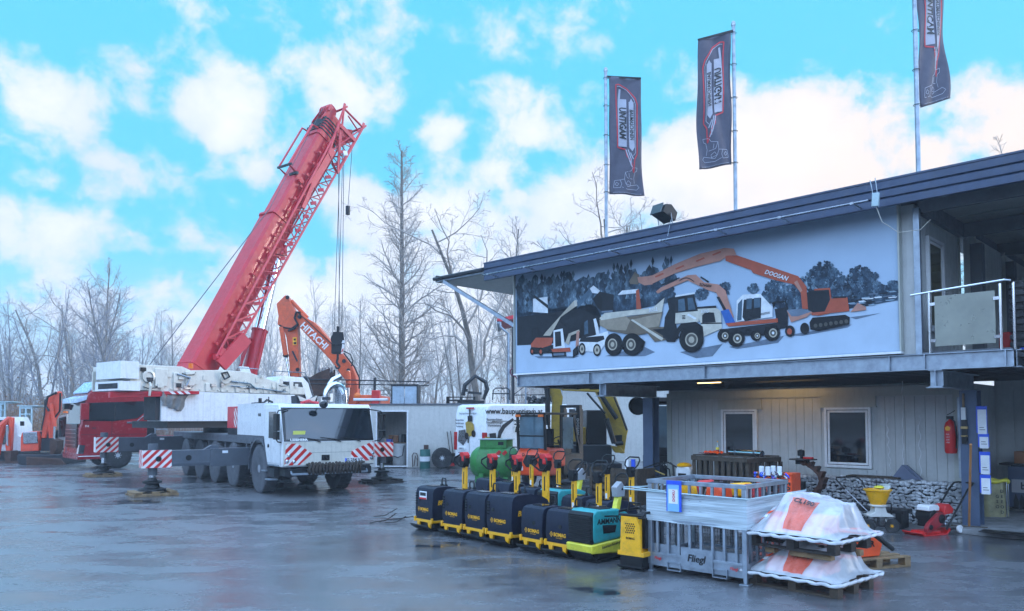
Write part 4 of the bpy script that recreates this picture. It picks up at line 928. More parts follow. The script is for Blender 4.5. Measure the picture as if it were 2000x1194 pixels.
def woodpad(x, y, lab, dark=False):
    c = CF.w(x, y); fr = Fr((c.x, c.y), 36 + random.uniform(-6, 6))
    b = MB(fr).use('darkwood' if dark else 'wood')
    for k in range(5): b.box(-.55 + random.uniform(-.04, .04), .55 + random.uniform(-.04, .04), -.45 + k * .185, -.45 + k * .185 + .17, .0, .055 + random.uniform(0, .01))
    for k in range(3): b.box(-.5 + k * .42, -.5 + k * .42 + .18, -.43, .46, .067, .118)
    tag(b.build('wooden_pad', bev=.006), lab, 'pad', 'wooden pads under the outriggers')
woodpad(-2.41, 2.98, 'light wooden pad under the nearest outrigger foot of the crane'); woodpad(-2.45, 11.1, 'light wooden pad under the rear outrigger foot beside the red truck')
woodpad(4.25, 3.1, 'dark wooden pad under the far outrigger foot, in front of the white container', True)
# superstructure
SF = Fr((-9.9, 27.2), .6, .8)
b = MB(SF).use('darkgrey').cyl((0, 0, 1.5), (0, 0, 1.95), .95, n=28); b.build('slewing_ring', cr)
b = MB(SF).use('white').box(-3.3, 1.7, -1.27, -.45, 1.92, 2.86).use('darkgrey').box(-3.45, -3.3, -1.2, -.5, 1.95, 2.8).use('offwhite').box(-1.9, -1.89, -1.275, -1.27, 1.95, 2.84).box(-.2, -.19, -1.275, -1.27, 1.95, 2.84)
b.use('darkgrey').box(-3.0, 1.6, -1.1, 1.1, 1.7, 1.92)
b.build('machine_housing', cr, .03)
b = MB(SF).use(mat('tarpaulin', '6b6a68', .5, 0, var=.4, sc=5, bump=.3))
b.grid(lambda u, v: (-3.32 + .9 * u * (1 - .25 * v) + .03 * sin(v * 9 + u * 20), -1.32 - .05 * sin(u * 18) * v, 2.84 - .62 * v * (1 - .35 * (1 - u))), 16, 8); b.build('tarpaulin', cr)
b = MB(SF).use('cream')
b.poly([(-4.25, 2.86), (-4.25, 3.64), (-2.6, 3.66), (-2.3, 3.55), (-1.2, 3.62), (-.2, 3.6), (1.4, 3.2), (2.2, 3.14), (2.2, 2.88)], -1.2, -.65)
b.poly([(-4.25, 2.86), (-4.25, 3.64), (-2.6, 3.66), (-2.3, 3.55), (-1.2, 3.62), (-.2, 3.6), (1.4, 3.2), (2.2, 3.14), (2.2, 2.88)], .65, 1.2)
b.box(-4.25, -1.6, -.65, .65, 2.9, 3.45)
b.box(-2.5, -2.2, -1.28, -.6, 3.05, 3.5).box(-3.5, -3.1, -1.26, -1.2, 3.0, 3.55)
for k in range(9): b.box(-2.9 + k * .55, -2.75 + k * .55, -1.25, -1.2, 2.88, 3.0 + random.uniform(0, .5))
b.cyl((-1.1, -1.3, 3.35), (-1.1, -.6, 3.35), .2, n=18)
b.build('superstructure_frame', cr, .015)
b = MB(SF).use('white').box(-4.6, -4.05, -1.32, .2, 3.2, 3.72).box(-4.62, -4.0, -1.32, .2, 2.84, 3.12); b.use('darkgrey').box(-4.63, -4.62, -1.2, .0, 2.9, 3.06)
b.use('textblack').text('LIEBHERR', .14, (-4.632, -.6, 2.98), (0, -1, 0), (0, 0, 1), .02)
b.use('cream').box(-4.25, -3.6, .2, 1.25, 2.9, 3.5)
b.build('counterweight', cr, .03)
b = MB(SF).use('cream').lathe([(.2, 0), (.2, .06), (.13, .07), (.13, .03), (.0001, .03)], (-3.7, -1.2, 3.3), (0, -1, 0), 20); b.tube([(-3.7, -1.3, 3.1), (-3.7, -1.36, 3.0), (-3.7, -1.3, 2.7)], .04, 8).use('black').tube([(-1.3, -1.34, 3.5), (-1.2, -1.38, 3.3), (-1.0, -1.34, 3.4), (-1.1, -1.36, 3.55), (-1.3, -1.34, 3.5)], .03, 6)
b.use('steel').tube([(-.9, -1.28, 3.1), (.2, -1.28, 3.05), (1.3, -1.28, 2.95)], .02, 6).tube([(-.9, -1.3, 3.25), (-.2, -1.3, 3.2), (.1, -1.3, 3.0)], .025, 6).tube([(-2.8, -1.28, 3.4), (-2.4, -1.34, 3.3), (-2.5, -1.3, 3.05)], .03, 6)
b.use('black').box(-3.95, -3.8, -1.27, -1.2, 3.45, 3.56)
b.use('cream')
for k in range(16): xx = -3.3 + k * .33; b.cyl((xx, -1.21, 2.93), (xx, -1.26, 2.93), .03, n=8); b.box(xx + .1, xx + .22, -1.235, -1.2, 3.1 + .18 * sin(k * 2.1), 3.25 + .18 * sin(k * 2.1))
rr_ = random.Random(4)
for k in range(26):  # random small gear; the dark boxes stand in for shaded gaps
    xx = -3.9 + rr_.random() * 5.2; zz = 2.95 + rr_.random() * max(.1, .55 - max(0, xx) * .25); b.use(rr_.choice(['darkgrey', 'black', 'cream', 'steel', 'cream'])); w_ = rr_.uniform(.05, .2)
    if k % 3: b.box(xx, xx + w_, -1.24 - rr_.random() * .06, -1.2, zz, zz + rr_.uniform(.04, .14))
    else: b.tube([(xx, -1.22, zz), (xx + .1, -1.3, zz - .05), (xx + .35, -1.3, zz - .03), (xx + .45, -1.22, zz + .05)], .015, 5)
near(b, 'hose_fitting_and_gap', cr, [SF.w(x, -1.25, 3.2) for x in (-3.75, -2.6, -1.2, .3, 1.4)])
MB(SF).use('amber').cyl((-2.25, -1.1, 3.62), (-2.25, -1.1, 3.78), .075, n=12).build('beacon', cr)
p, q = dp(213, 768.5, 23.0), dp(386, 767.5, 24.6)
b = MB().use('red').bar(p, q, .34, .10); d = (q - p).normalized(); sd_ = d.cross(V((0, 0, 1))) * .172
b.bar(p - V((0, 0, .09)), p + d * 1.6 - V((0, 0, .07)), .3, .08)
for k in range(3): c = p + d * (1.75 + k * .22); b.use('redwhite').flat([c + sd_ + V((0, 0, -.045)), c + d * .12 + sd_ + V((0, 0, -.045)), c + d * .02 + sd_ + V((0, 0, .045)), c - d * .10 + sd_ + V((0, 0, .045))])
b.build('boom_support', cr, .006)
# crane operator cab on the far side
b = MB(SF).use('white').poly([(1.9, 2.1), (1.9, 2.5), (2.05, 3.45), (2.3, 3.62), (3.3, 3.62), (3.55, 3.4), (3.9, 2.5), (3.9, 2.1)], .3, 1.25)
oc = b.build('operator_cab', cr, .04)
MB(SF).use(WG).poly([(2.15, 2.6), (2.25, 3.42), (3.2, 3.42), (3.5, 2.6)], .28, .297).build('side_window', oc)
b = MB(SF).use('steel').tube([(1.9, .35, 3.65), (1.95, .35, 3.8), (3.4, .35, 3.8), (3.6, .35, 3.5), (3.95, .35, 2.6)], .02, 6).tube([(-.4, -.9, 3.62), (-.4, -.9, 3.75), (.4, -.9, 3.75), (.4, -.9, 3.5)], .018, 6); near(b, 'guard_rail', cr, [SF.w(2.9, .35, 3.6), SF.w(0, -.9, 3.7)])
p = dp(477, 740, 26.8)
b = MB().use('cream'); b.M = Mx.Translation(p) @ Mx.Rotation(rad(-36), 4, 'Z') @ Mx.Rotation(rad(-32), 4, 'Y'); b.box(-.2, .2, -.2, .2, -.38, .38); b.use('yellow').box(-.08, .08, -.205, -.2, -.15, .2); b.use('redplain').box(-.1, -.04, -.207, -.2, -.3, -.15)
b.build('valve_box', cr, .04)
# boom
F0 = V((-10.9, 26.0, 3.2)); EL = rad(61.4); s1 = V((.6, .8, 0))
BD = (s1 * cos(EL) + V((0, 0, sin(EL)))).normalized(); BN = (-s1 * sin(EL) + V((0, 0, cos(EL)))).normalized(); BS = V((.8, -.6, 0))
def bp(s, n=0, t=0): return F0 + BD * s * .962 + BN * n + BS * t
SEC = [(x * .84, y * .92) for x, y in [(-.44, .56), (.44, .56), (.53, .46), (.53, .05), (.45, -.34), (.22, -.60), (-.22, -.60), (-.45, -.34), (-.53, .05), (-.53, .46)]]
def section(mb, s0, s1_, k=1.0, k2=None):
    k2 = k2 or k; n = len(SEC)
    vs = [bp(s0, y * k, x * k) for x, y in SEC] + [bp(s1_, y * k2, x * k2) for x, y in SEC]
    mb.add(vs, [tuple(range(n)), tuple(range(n, 2 * n))[::-1]] + [((i + 1) % n, i, n + i, n + (i + 1) % n) for i in range(n)])
b = MB().use('red'); section(b, -1.2, 7.35, 1.04); section(b, 7.3, 7.42, 1.13); section(b, .5, .56, 1.08); section(b, 7.35, 11.7, .95); section(b, 11.6, 11.75, 1.04)
for k in range(5): section(b, 11.75 + k * .17, 11.86 + k * .17, .98 - .05 * k); b.use('darkgrey'); section(b, 11.86 + k * .17, 11.92 + k * .17, 1.02 - .05 * k); b.use('red')
section(b, 12.5, 13.0, .62)
bm_ = b.build('boom', cr, .012, fixn=True)
b = MB().use('red')
for t in (-.3, .3): b.bar(bp(-.5, -.5, t), bp(-1.4, -.5, t), .1, .4)
for s0, n0 in ((6.3, -.75), (2.2, -.7)): b.bar(bp(s0, n0 + .3, -.4), bp(s0, n0 + .3, .4), .5, .4)
for k in range(16): b.bar(bp(1.5 + k * .62, .1, .555), bp(1.6 + k * .62, .1, .555), .04, .12)
b.bar(bp(7.5, .0, .55), bp(11.5, .0, .55), .05, .05); b.bar(bp(7.6, -.2, .52), bp(11.5, -.2, .52), .04, .04)
b.cyl(bp(9.2, .2, .50), bp(9.2, .2, .56), .1, n=12)
near(b, 'boom_bracket', bm_, [bp(-1, -.5, -.3), bp(-1, -.5, .3), bp(6.3, -.45, 0), bp(2.2, -.4, 0), bp(9.5, -.1, .55)] + [bp(1.55 + k * .62, .1, .56) for k in range(16)])
b = MB().use('pinkred').tube([bp(9.5, .5, .3), bp(9.5, .85, .32), bp(11.75, .80, .32), bp(11.85, .5, .3)], .045, 8).tube([bp(9.5, .5, -.3), bp(9.5, .85, -.3), bp(11.75, .80, -.3), bp(11.85, .5, -.3)], .04, 8).use('darkgrey').bar(bp(9.5, .85, -.35), bp(9.5, .85, .5), .07).bar(bp(9.35, .5, .1), bp(9.35, .5, .55), .1)
for k in range(4): b.bar(bp(11.9 + k * .17, .6 - k * .03, -.3), bp(11.9 + k * .17, .62 - k * .03, .5), .03, .1)
b.build('guide_hoop', bm_)
# boom head with sheaves
b = MB().use('red')
for t in (-.28, .28): b.bar(bp(12.3, .45, t), bp(13.25, .35, t), .05, .3, up=BN); b.bar(bp(12.4, -.2, t), bp(13.0, -.9, t), .05, .35, up=BD); b.bar(bp(12.2, -.5, t), bp(13.0, -.9, t), .05, .2)
b.build('boom_head', bm_)
b = MB().use('pinkred')
for k in range(4): t = -.2 + k * .13; b.cyl(bp(13.05, .35, t), bp(13.05, .35, t + .06), .26, n=20); b.cyl(bp(12.7, -.75, t), bp(12.7, -.75, t + .06), .26, n=20)
near(b, 'sheave', bm_, [bp(13.05, .35, -.17 + k * .13) for k in range(4)] + [bp(12.7, -.75, -.17 + k * .13) for k in range(4)])
# folding lattice jib stowed on the side
b = MB().use('pinkred')
NP = 15
def jp(i, c):
    s = 1.1 + i * (11.4 / NP); f = i / NP
    return bp(s, (-.05, -.50 - .42 * f, -.35 - .30 * f)[c], (.66, .68, .22 + .1 * f)[c])
for c in range(3): b.tube([jp(i, c) for i in range(NP + 1)], .045 if c < 2 else .035, 7)
for i in range(NP):
    for c0, c1 in ((0, 1), (1, 2), (2, 0)):
        if (c0, c1) == (0, 1) and i < 4: b.bar(jp(i, 0), jp(i + 1, 1), .06)
        b.tube([jp(i, c0), jp(i + .5, c1)], .022, 5); b.tube([jp(i + .5, c1), jp(i + 1, c0)], .022, 5)
b.bar(jp(0, 0), jp(0, 1), .12); b.bar(jp(NP, 0), jp(NP, 1), .12, .16); b.bar(jp(NP, 1), jp(NP, 2), .1)
for i in (0, 6, 12): b.bar(jp(i, 0), bp(1.1 + i * .76, -.05, .5), .1, .2)
b.bar(jp(.3, 0), jp(.3, 1), .2, .3); b.bar(bp(.9, -.3, .7), bp(2.3, -.62, .78), .16, .45)
# wide end frame with forks
e0, e1, e2, e3 = bp(13.35, .1, .6), bp(13.35, -.98, .68), bp(11.0, -.15, .72), bp(10.6, -.88, .72)
b.tube([e2, e0, bp(13.3, .1, -.2)], .05, 7).tube([e3, e1, bp(13.3, -.98, -.2)], .05, 7).tube([e0, e1], .045, 7).tube([bp(13.15, -.15, .7), bp(13.0, -.95, .68)], .03, 6).tube([bp(13.3, .1, -.2), bp(13.3, -.98, -.2)], .045, 7).tube([e2, e3, bp(12.2, -.1, .8)], .045, 7).tube([e0, e3], .04, 7).tube([e2, e1], .03, 6)
for p in (e0, e1, bp(13.3, .1, -.2), bp(12.9, .5, .4)): b.bar(p - BD * .05, p + BD * .2 + BN * .06, .05, .09); b.bar(p - BD * .05, p + BD * .2 - BN * .08, .05, .07)
b.bar(bp(9.3, -.2, .62), bp(11.3, -.25, .68), .14, .26, up=BN); b.bar(bp(8.2, -.3, .66), bp(9.4, -.2, .66), .1, .16, up=BN)
b.use('paper').bar(bp(11.4, -.6, .92), bp(11.55, -.75, .92), .02, .18)
b.build('lattice_jib', cr)
b = MB().use('pinkred')
for k in range(14): b.bar(bp(2.2 + k * .72, -.35 - .02 * k, .6), bp(2.35 + k * .72, -.5 - .02 * k, .66), .08, .12)
b.tube([bp(6.0, -.4, .62), bp(7, -.55, .66), bp(8.4, -.5, .7)], .03, 6); b.bar(bp(11.9, -.5, .4), bp(12.6, -.8, .3), .25, .2); near(b, 'jib_fitting', cr, [bp(2.27 + k * .72, -.42 - .02 * k, .63) for k in range(14)])
# luffing cylinder
c0, c1 = V((-9.62, 27.55, 2.7)), bp(6.2, -.62, 0)
cm = c0 + (c1 - c0) * .47
MB().use('red').cyl(c0, cm, .27, n=24).cyl(cm - (c1 - c0) * .01, cm, .30, n=24).build('luffing_cylinder', cr)
dd = (c1 - c0).normalized(); sdv = BS * .33
b = MB().use('chrome').cyl(cm, c1, .19, n=20); b.build('piston_rod', cr)
b = MB().use('red').tube([c0 + dd * .6 - s1 * .42 + BS * .1, c0 + dd * 1.6 - s1 * .5, c0 + dd * 2.0 - s1 * .36], .03, 6).tube([c0 + dd * .3 + sdv, cm + sdv], .03, 6); b.tube([c0 - s1 * .5 + dd * .9, c0 - s1 * .32 + dd * 2.3, ], .05, 6); b.build('cylinder_pipe', cr)
# ropes and hook block
hk = dp(660, 672, 31.3)
b = MB().use('rope')
for k, (dx, top) in enumerate(((-.16, bp(12.6, -.6, .1)), (.0, bp(12.6, -.6, .25)), (.06, bp(12.65, -.62, -.1)), (.16, bp(12.7, -.65, .2)))):
    b.tube([top, V((hk.x + dx, hk.y, hk.z + .55))], .013, 5)
b.tube([bp(13.0, .6, 0), bp(7.4, .66, .3)], .012, 5); b.tube([bp(7.4, .66, .3), SF.w(-3.3, -.2, 3.5)], .016, 5)
b.tube([bp(13.1, -.8, .4), V((hk.x + .35, hk.y, 10.6))], .012, 5)
b.build('hoist_rope', cr)
b = MB().use('black')
HF2 = Fr((hk.x, hk.y), 12, oz=hk.z); b.M = HF2.M
b.poly([(-.2, -.42), (.12, -.42), (.2, -.3), (.26, .1), (.2, .48), (-.2, .48), (-.26, .1), (-.26, -.38)], -.12, .12)
for k in range(3): b.cyl((-.05, -.16 + k * .13, .18), (-.05, -.10 + k * .13, .18), .24, n=20)
b.cyl((0, 0, .45), (0, 0, .72), .06, n=8).cyl((0, 0, -.42), (0, 0, -.62), .05, n=10)
b.use('redwhite').poly([(.12, -.42), (.2, -.4), (.27, -.05), (.18, .0)], -.13, -.12).use('paper').box(.08, .26, -.135, -.12, .02, .14).use('redplain').poly([(.13, -.35), (.18, -.35), (.24, -.2), (.19, -.2)], -.135, -.13)
b.use('black').tube([(0, 0, -.6), (-.04, 0, -.75), (.03, 0, -.86), (.08, 0, -.92), (.04, 0, -1.0), (-.06, 0, -.99), (-.10, 0, -.9)], [.05, .05, .055, .05, .045, .035, .02], 8)
b.build('hook_block', cr, .01)
b = MB().use('darkgrey').cyl(V((hk.x + .35, hk.y, 10.4)), V((hk.x + .35, hk.y, 10.75)), .09, n=10); b.build('limit_weight', cr)
# ================================================================ RED TRUCK
TF = Fr((-16.9, 30.1), .74, .67)
tk = thing('truck', 'dark red lorry with sleeper cab parked behind the crane', 'truck', TF)
def ts(pts, y=0): return [TF.fy(*Z1(x, yy), y) for x, yy in pts]
P = ts([(632, 905), (632, 640), (640, 575), (662, 400), (684, 360), (740, 300), (800, 300), (1140, 330), (1145, 900)])
xr = P[-1][0]; zt = TF.fy(*Z1(740, 262), .8)[1]
side = [(0.0, .45), (0.0, 1.62), (.04, 1.75), (.18, 2.72), (.28, 3.0), (.72, zt - .04), (xr, zt + .02), (xr, 1.0), (2.1, 1.0), (2.0, 1.12), (1.85, 1.22), (1.35, 1.24), (1.0, 1.1), (.82, .8), (.8, .45)]
b = MB(TF).use('truckred').poly(side, .06, 2.44)
cabt = b.build('cab', tk, .06, seg=3)
# side glazing + lines
b = MB(TF).use(WG).poly([(.12, 1.92), (.24, 2.62), (2.3, 2.72), (2.46, 2.6), (2.42, 2.3), (2.1, 2.02), (1.2, 1.9)], .04, .055); b.build('side_window', cabt)
b = MB(TF).use('black').box(1.22, 1.27, .035, .04, 1.95, 2.6); b.build('window_pillar', cabt)
b = MB(TF).use('blackgloss').poly([(-.04, .85), (-.04, 1.78), (.02, 1.80), (.02, .85)], .35, 2.15); b.use('chrome')
for k in range(5): b.box(-.065, -.03, .42, 2.08, .95 + k * .15, .975 + k * .15)
b.build('grille', cabt)
b = MB(TF).use(WG).flat([(.035, .2, 1.80), (.035, 2.3, 1.80), (.165, 2.25, 2.66), (.165, .25, 2.66)][::-1]); b.M = TF.M @ Mx.Translation((-.02, 0, 0)); b.build('windscreen', cabt)
b = MB(TF).use(mat('visor', '9fb4c8', .25, 0)).poly([(-.12, 2.62), (.2, 2.74), (.24, 2.92), (-.10, 2.80)], .0, 2.5); b.build('sun_visor', cabt, .01)
b = MB(TF).use(MATS['visor']).poly([(.26, 3.02), (.24, 3.06), (.66, zt + .01), (.76, zt + .01)], .12, 2.4); b.build('roof_light_band', cabt)
b = MB(TF).use('chrome').poly([(-.05, .5), (.0, .98), (.2, .95), (.12, .5)], .04, .3).poly([(-.05, .5), (.0, .98), (.2, .95), (.12, .5)], 2.2, 2.46); b.build('headlight', cabt)
b = MB(TF).use('truckred').box(-.06, .8, .02, 2.48, .40, .62).box(2.9, 5.5, .1, .3, .45, 1.3).box(2.35, 2.6, .1, .3, .4, 1.0); b.use('white').box(-.04, .78, .01, .03, .50, .54); b.build('bumper', tk, .03)
b = MB(TF).use('truckred').box(-.05, .25, -.26, -.1, 1.95, 2.6).use('black').box(-.02, .02, -.12, .1, 2.5, 2.56).box(-.02, .2, 2.55, 2.75, 2.4, 2.62); b.build('mirror', cabt, .03)
b = MB(TF).use('chrome').box(1.7, 2.1, .03, .05, 1.80, 1.87).bar((2.1, .045, 1.9), (2.55, .045, 2.3), .02, .03); b.use('black').box(1.15, 1.165, .05, .062, 1.25, 2.68).box(2.62, 2.635, .05, .062, 1.0, 3.0).box(.05, 3, .052, .062, 1.36, 1.375); b.build('door_handle', cabt, .01)
b = MB(TF).use('darkgrey').box(1.0, 8, .7, 1.8, .6, 1.0).box(xr + .02, xr + .3, .2, 2.3, .9, 3.2).use('galv').box(xr + .3, xr + .36, .15, .25, .9, 3.3)
for k in range(6): b.box(xr + .35, xr + .8, .1, .2, 1.2 + k * .33, 1.25 + k * .33)
b.build('chassis', tk)
b = MB(TF).use('darkgrey').box(3.4, 9.5, .1, 2.4, 1.0, 1.2).use('galv').box(3.4, 9.5, .08, .12, 1.0, 1.1); b.build('flatbed', tk)
b = MB(TF).use('black'); b.text('450', .1, (.5, .05, 1.62), bold=.02); b.use('textwhite'); b.text('FH', .12, (.25, .04, 1.7)); b.build('lettering', cabt)
wheel(tk, TF, (1.42, .25, .52), .52, .32, (0, -1, 0), rim='rimwhite', rr=.55); wheel(tk, TF, (1.42, 2.25, .52), .52, .32, (0, 1, 0), rim='rimwhite')
wheel(tk, TF, (5.6, .25, .52), .52, .32, (0, -1, 0), rim='rimwhite'); wheel(tk, TF, (7.0, .25, .52), .52, .32, (0, -1, 0), rim='rimwhite')
# ================================================================ WHITE STORAGE CONTAINER
WC = Fr((-5.75, 31.2), 1, 0)
wc = thing('storage_container', 'long whitish storage container with an open doorway, behind the crane cab', 'container', WC)
b = MB(WC).use('offwhite'); ox0, ox1 = .28, 1.48
b.box(0, ox0, 0, .06, .02, 2.55).box(ox1, 6.25, 0, .06, .02, 2.55).box(ox0, ox1, 0, .06, 2.28, 2.55).box(0, .06, .06, 2.4, .02, 2.55).box(6.19, 6.25, .06, 2.4, .02, 2.55).box(.06, 6.19, 2.34, 2.4, .02, 2.55)
b.use('darkgrey').box(.06, 6.19, .06, 2.34, .02, .1)
b.build('wall', wc)
MB(WC).use('deck').box(-.04, 6.29, -.05, 2.44, 2.55, 2.61).build('roof', wc, .01)
b = MB(WC).use('white').box(ox0 - .06, ox0, -.02, .0, .05, 2.34).box(ox1, ox1 + .06, -.02, 0, .05, 2.34).box(ox0, ox1, -.02, 0, 2.28, 2.34).box(ox0, ox1, -.05, .06, .05, .1); b.build('door_frame', wc)
t = thing('workbench', 'cluttered workbench inside the doorway of the white container', 'workbench', Fr(tuple(WC.w(.8, 1.2)[:2]), 1, 0))
b = MB(WC).use('wood').box(.3, 1.9, .9, 1.6, .95, 1.0).use('galv').box(.35, .4, .95, 1.0, .1, .95).box(1.8, 1.85, .95, 1, .1, .95).use('cardboard').box(.55, .95, 1.2, 1.5, 1.0, 1.3).use('black').cyl((1.2, 1.2, 1.0), (1.2, 1.2, 1.35), .12, n=12).box(1.4, 1.7, 1.1, 1.4, 1.0, 1.25).use('bluebag').box(.5, .75, 1.0, 1.1, 1.0, 1.14)
b.build('bench', t)
WMT = mat('dull_white', '9a9c9c', .6, 0, var=.1, dirt=.3)
tag(MB(WC).use(WMT).lathe([(.3, 0), (.31, .02), (.31, .3), (.32, .31), (.31, .33), (.31, .85), (.29, .87)], (1.15, .55, .1), n=20).build('barrel'), 'whitish barrel just inside the container doorway', 'barrel')
b = MB(WC).use('black').tube([(.9, .3, 1.3), (.75, .2, .9), (.85, .2, .5), (1.1, .15, .42), (1.3, .1, .5), (1.35, .2, .9)], .02, 6); tag(b.build('hose'), 'black hose looped in the container doorway', 'hose')
t = thing('oil_drum', 'green steel drum with white band standing by the container wall', 'drum', Fr(tuple(WC.w(2.27, -.35)[:2]), 1, 0))
c = (2.27, -.35, 0)
MB(WC).use(mat('drum_green', '1d5c55', .4, 0, dirt=.3)).lathe([(.2, 0), (.21, .01), (.205, .25), (.212, .27), (.205, .29), (.205, .5), (.212, .52), (.205, .54), (.205, .75), (.2, .77)], c, n=22).build('body', t)
MB(WC).use('paper').lathe([(.214, .30), (.214, .49)], c, n=22).build('label_band', t); MB(WC).use('rust').box(2.22, 2.4, -.4, -.25, .77, .95).build('funnel', t)
wt = thing('spare_wheel', 'lorry wheel with steel rim leaning on the white container', 'wheel', WC)
wheel(wt, WC, (2.95, -.3, .42), .42, .28, (.1, -1, .05), rim='rimwhite', tyre='tyre', rr=.58)
b = MB(WC).use('oldwood').cyl((3.3, -.25, .35), (3.12, -.05, 1.48), .018, n=6); b.use('redplain').poly([(3.2, .1), (3.45, .1), (3.42, .22), (3.26, .25)], -.32, -.26); tag(b.build('broom'), 'red-headed broom leaning on the container beside the spare wheel', 'broom')
b = MB(WC).use('oldwood').cyl((3.42, -.3, .3), (3.26, -.05, 1.5), .018, n=6); b.use('black').poly([(3.3, .12), (3.6, .14), (3.6, .6), (3.34, .62)], -.22, -.18); tag(b.build('shovel'), 'dark snow shovel leaning on the container behind the broom', 'shovel')
b = MB(WC).use('rust').tube([(1.75, -.12, .05), (1.72, -.1, .5), (1.78, -.1, .62), (1.9, -.1, .6), (1.95, -.12, .45), (1.93, -.15, .08)], .02, 6).tube([(1.8, -.1, .1), (1.85, -.1, .5), (1.95, -.1, .3)], .02, 6); tag(b.build('iron_bracket'), 'bent rusty iron bracket leaning on the container left of the drum', 'bracket')
t = thing('site_cabinet', 'small grey-blue double-door cabinet standing on the container roof', 'cabinet', WC)
CB = mat('cabinet_blue', '9fb0bd', .4, 0, dirt=.3, streak=.4)
x0, z0 = WC.fy(766, 788, .6); x1, z1 = WC.fy(814, 752, .6)
b = MB(WC).use('darkgrey').box(x0 - .05, x1 + .05, .55, 1.6, z1 - .04, z1 + .03).box(x0 - .04, x0, .56, 1.6, 2.61, z1 - .04).box(x1, x1 + .04, .56, 1.6, 2.61, z1 - .04); b.build('frame', t)
m_ = (x0 + x1) / 2
for a0, a1 in ((x0, m_ - .01), (m_ + .01, x1)): MB(WC).use(CB).box(a0 + .01, a1, .58, .62, 2.63, z1 - .06).build('door', t)
def pallet(fr, lab, L_=1.2, W_=.8, m='oldwood', z=0, grp=None, H=.144):
    b = MB(fr).use(m); n = 5
    for k in range(n): y0 = k * (W_ - .1) / (n - 1); b.box(0, L_, y0, y0 + .1, z + H - .022, z + H)
    for x in (0, L_ / 2 - .05, L_ - .1): b.box(x, x + .1, 0, W_, z + H - .044, z + H - .0225)
    for x in (0, L_ / 2 - .05, L_ - .1):
        for y in (0, W_ / 2 - .06, W_ - .12): b.box(x, x + .1, y, y + .12, z + .022, z + H - .0445)
    for y in (0, W_ / 2 - .06, W_ - .12): b.box(0, L_, y, y + .12, z, z + .0215)
    return tag(b.build('pallet', bev=.003), lab, 'pallet', grp)
for k in range(3): pallet(Fr(tuple(WC.w(3.05, .3)[:2]), 2, oz=2.615 + k * .145), ['lowest', 'middle', 'top'][k] + ' black pallet of the stack on the container roof', m='black', grp='black pallets on the container roof') if k < 2 else None
G0, gz = WC.fy(903, 784, .6)
t = thing('log_grapple', 'dark steel arched grapple attachment lying on the container roof', 'grapple', WC)
gp2 = lambda x, y, yy=.6: (lambda q: (q[0], yy, q[1]))(WC.fy(*Z3(x, y), yy))
for yy in (.45, .95):
    b = MB(WC).use('darksteel').tube([gp2(415, 290, yy), gp2(430, 210, yy), gp2(510, 138, yy), gp2(590, 185, yy), gp2(605, 240, yy), gp2(575, 320, yy)], [.09, .1, .08, .1, .1, .07], 6); b.build('jaw', t)
b = MB(WC).use('darksteel').bar(gp2(440, 250, .45), gp2(440, 250, .95), .12).bar(gp2(590, 260, .45), gp2(590, 260, .95), .12).box(3.5, 4.6, .4, 1.0, 2.62, 2.74).bar(gp2(455, 265, .7), gp2(560, 275, .7), .1); b.build('frame', t)
b = MB(WC).use('darksteel')
for yy in (.4, 1.2): b.tube([gp2(645, 325, yy), gp2(650, 250, yy), gp2(670, 232, yy), gp2(760, 232, yy), gp2(778, 250, yy), gp2(778, 325, yy)], .03, 6); b.tube([gp2(640, 275, yy), gp2(780, 275, yy)], .025, 5)
for x in (660, 720, 770): b.bar(gp2(x, 240, .4), gp2(x, 240, 1.2), .03); b.bar(gp2(x, 310, .4), gp2(x, 310, 1.2), .03)
tag(b.build('steel_rack'), 'low black tubular steel rack on the container roof behind the grapple', 'rack')
# dark pile on shelving
t = thing('parts_rack', 'rack piled with dark machine parts beside the drainpipe', 'rack', (.9, 31.5, 0))
R9 = Fr((.55, 31.9), 1, 0)
b = MB(R9).use('galv')
for x in (0, 1.5): b.box(x, x + .05, 0, .05, 0, 3.6).box(x, x + .05, .9, .95, 0, 3.6)
for z in (1.0, 2.0, 2.55): b.box(.05, 1.5, 0, .06, z, z + .06)
b.build('frame', t)
b = MB(R9).use('darksteel')
for k in range(40): x = random.uniform(.1, 1.4); z = 2.62 + random.random() * .5 * (1 if x > .6 else .5); b.cyl((x, random.uniform(.1, .7), z), (x + random.uniform(-.2, .25), random.uniform(.1, .7), z + random.uniform(-.08, .12)), random.uniform(.03, .09), n=7)
b.use('rust').tube([(.9, .1, 3.15), (1.1, .1, 3.22), (1.35, .1, 3.15)], .06, 6)
b.build('load', t)
# little canopy building with drainpipe beyond
CP = Fr((-.25, 32.6), 1, 0)
t = thing('shed', 'shed with dark red roof edge and steel drainpipe behind the billboard', 'shed', CP)
q = lambda px, py, y=0: CP.fy(px, py, y)
xa, za = q(973, 630); xb, zb = q(993, 785)
MB(CP).use('pinkred').poly([(xa - .05, za + .15), (xa + 1.0, za + .38), (xa + 3.4, za + .9), (xa + 3.4, za + .75), (xa - .05, za)], -.1, 3).build('roof', t)
b = MB(CP).use('galv').tube([(xa + .08, -.05, za), (xa + .1, -.05, za - .2), (xb, -.05, za - .5), (xb, -.05, 0)], .06, 8).cyl((xa, -.1, za), (xa, 3, za), .07, n=8); b.build('drainpipe', t)
b = MB(CP).use('darkgrey').box(xb + .15, xb + .25, 0, .1, 0, za - .05).box(xb + 1.9, xb + 2.0, 0, .1, 0, za + .2)
for z in (1.2, 3.0, 4.4): b.bar((xb + .2, .05, z), (xb + 1.9, .05, z + .02), .04); b.bar((xb + .2, .05, z), (xb + 1.9, .05, z + 1.3), .03)
b.build('frame', t)
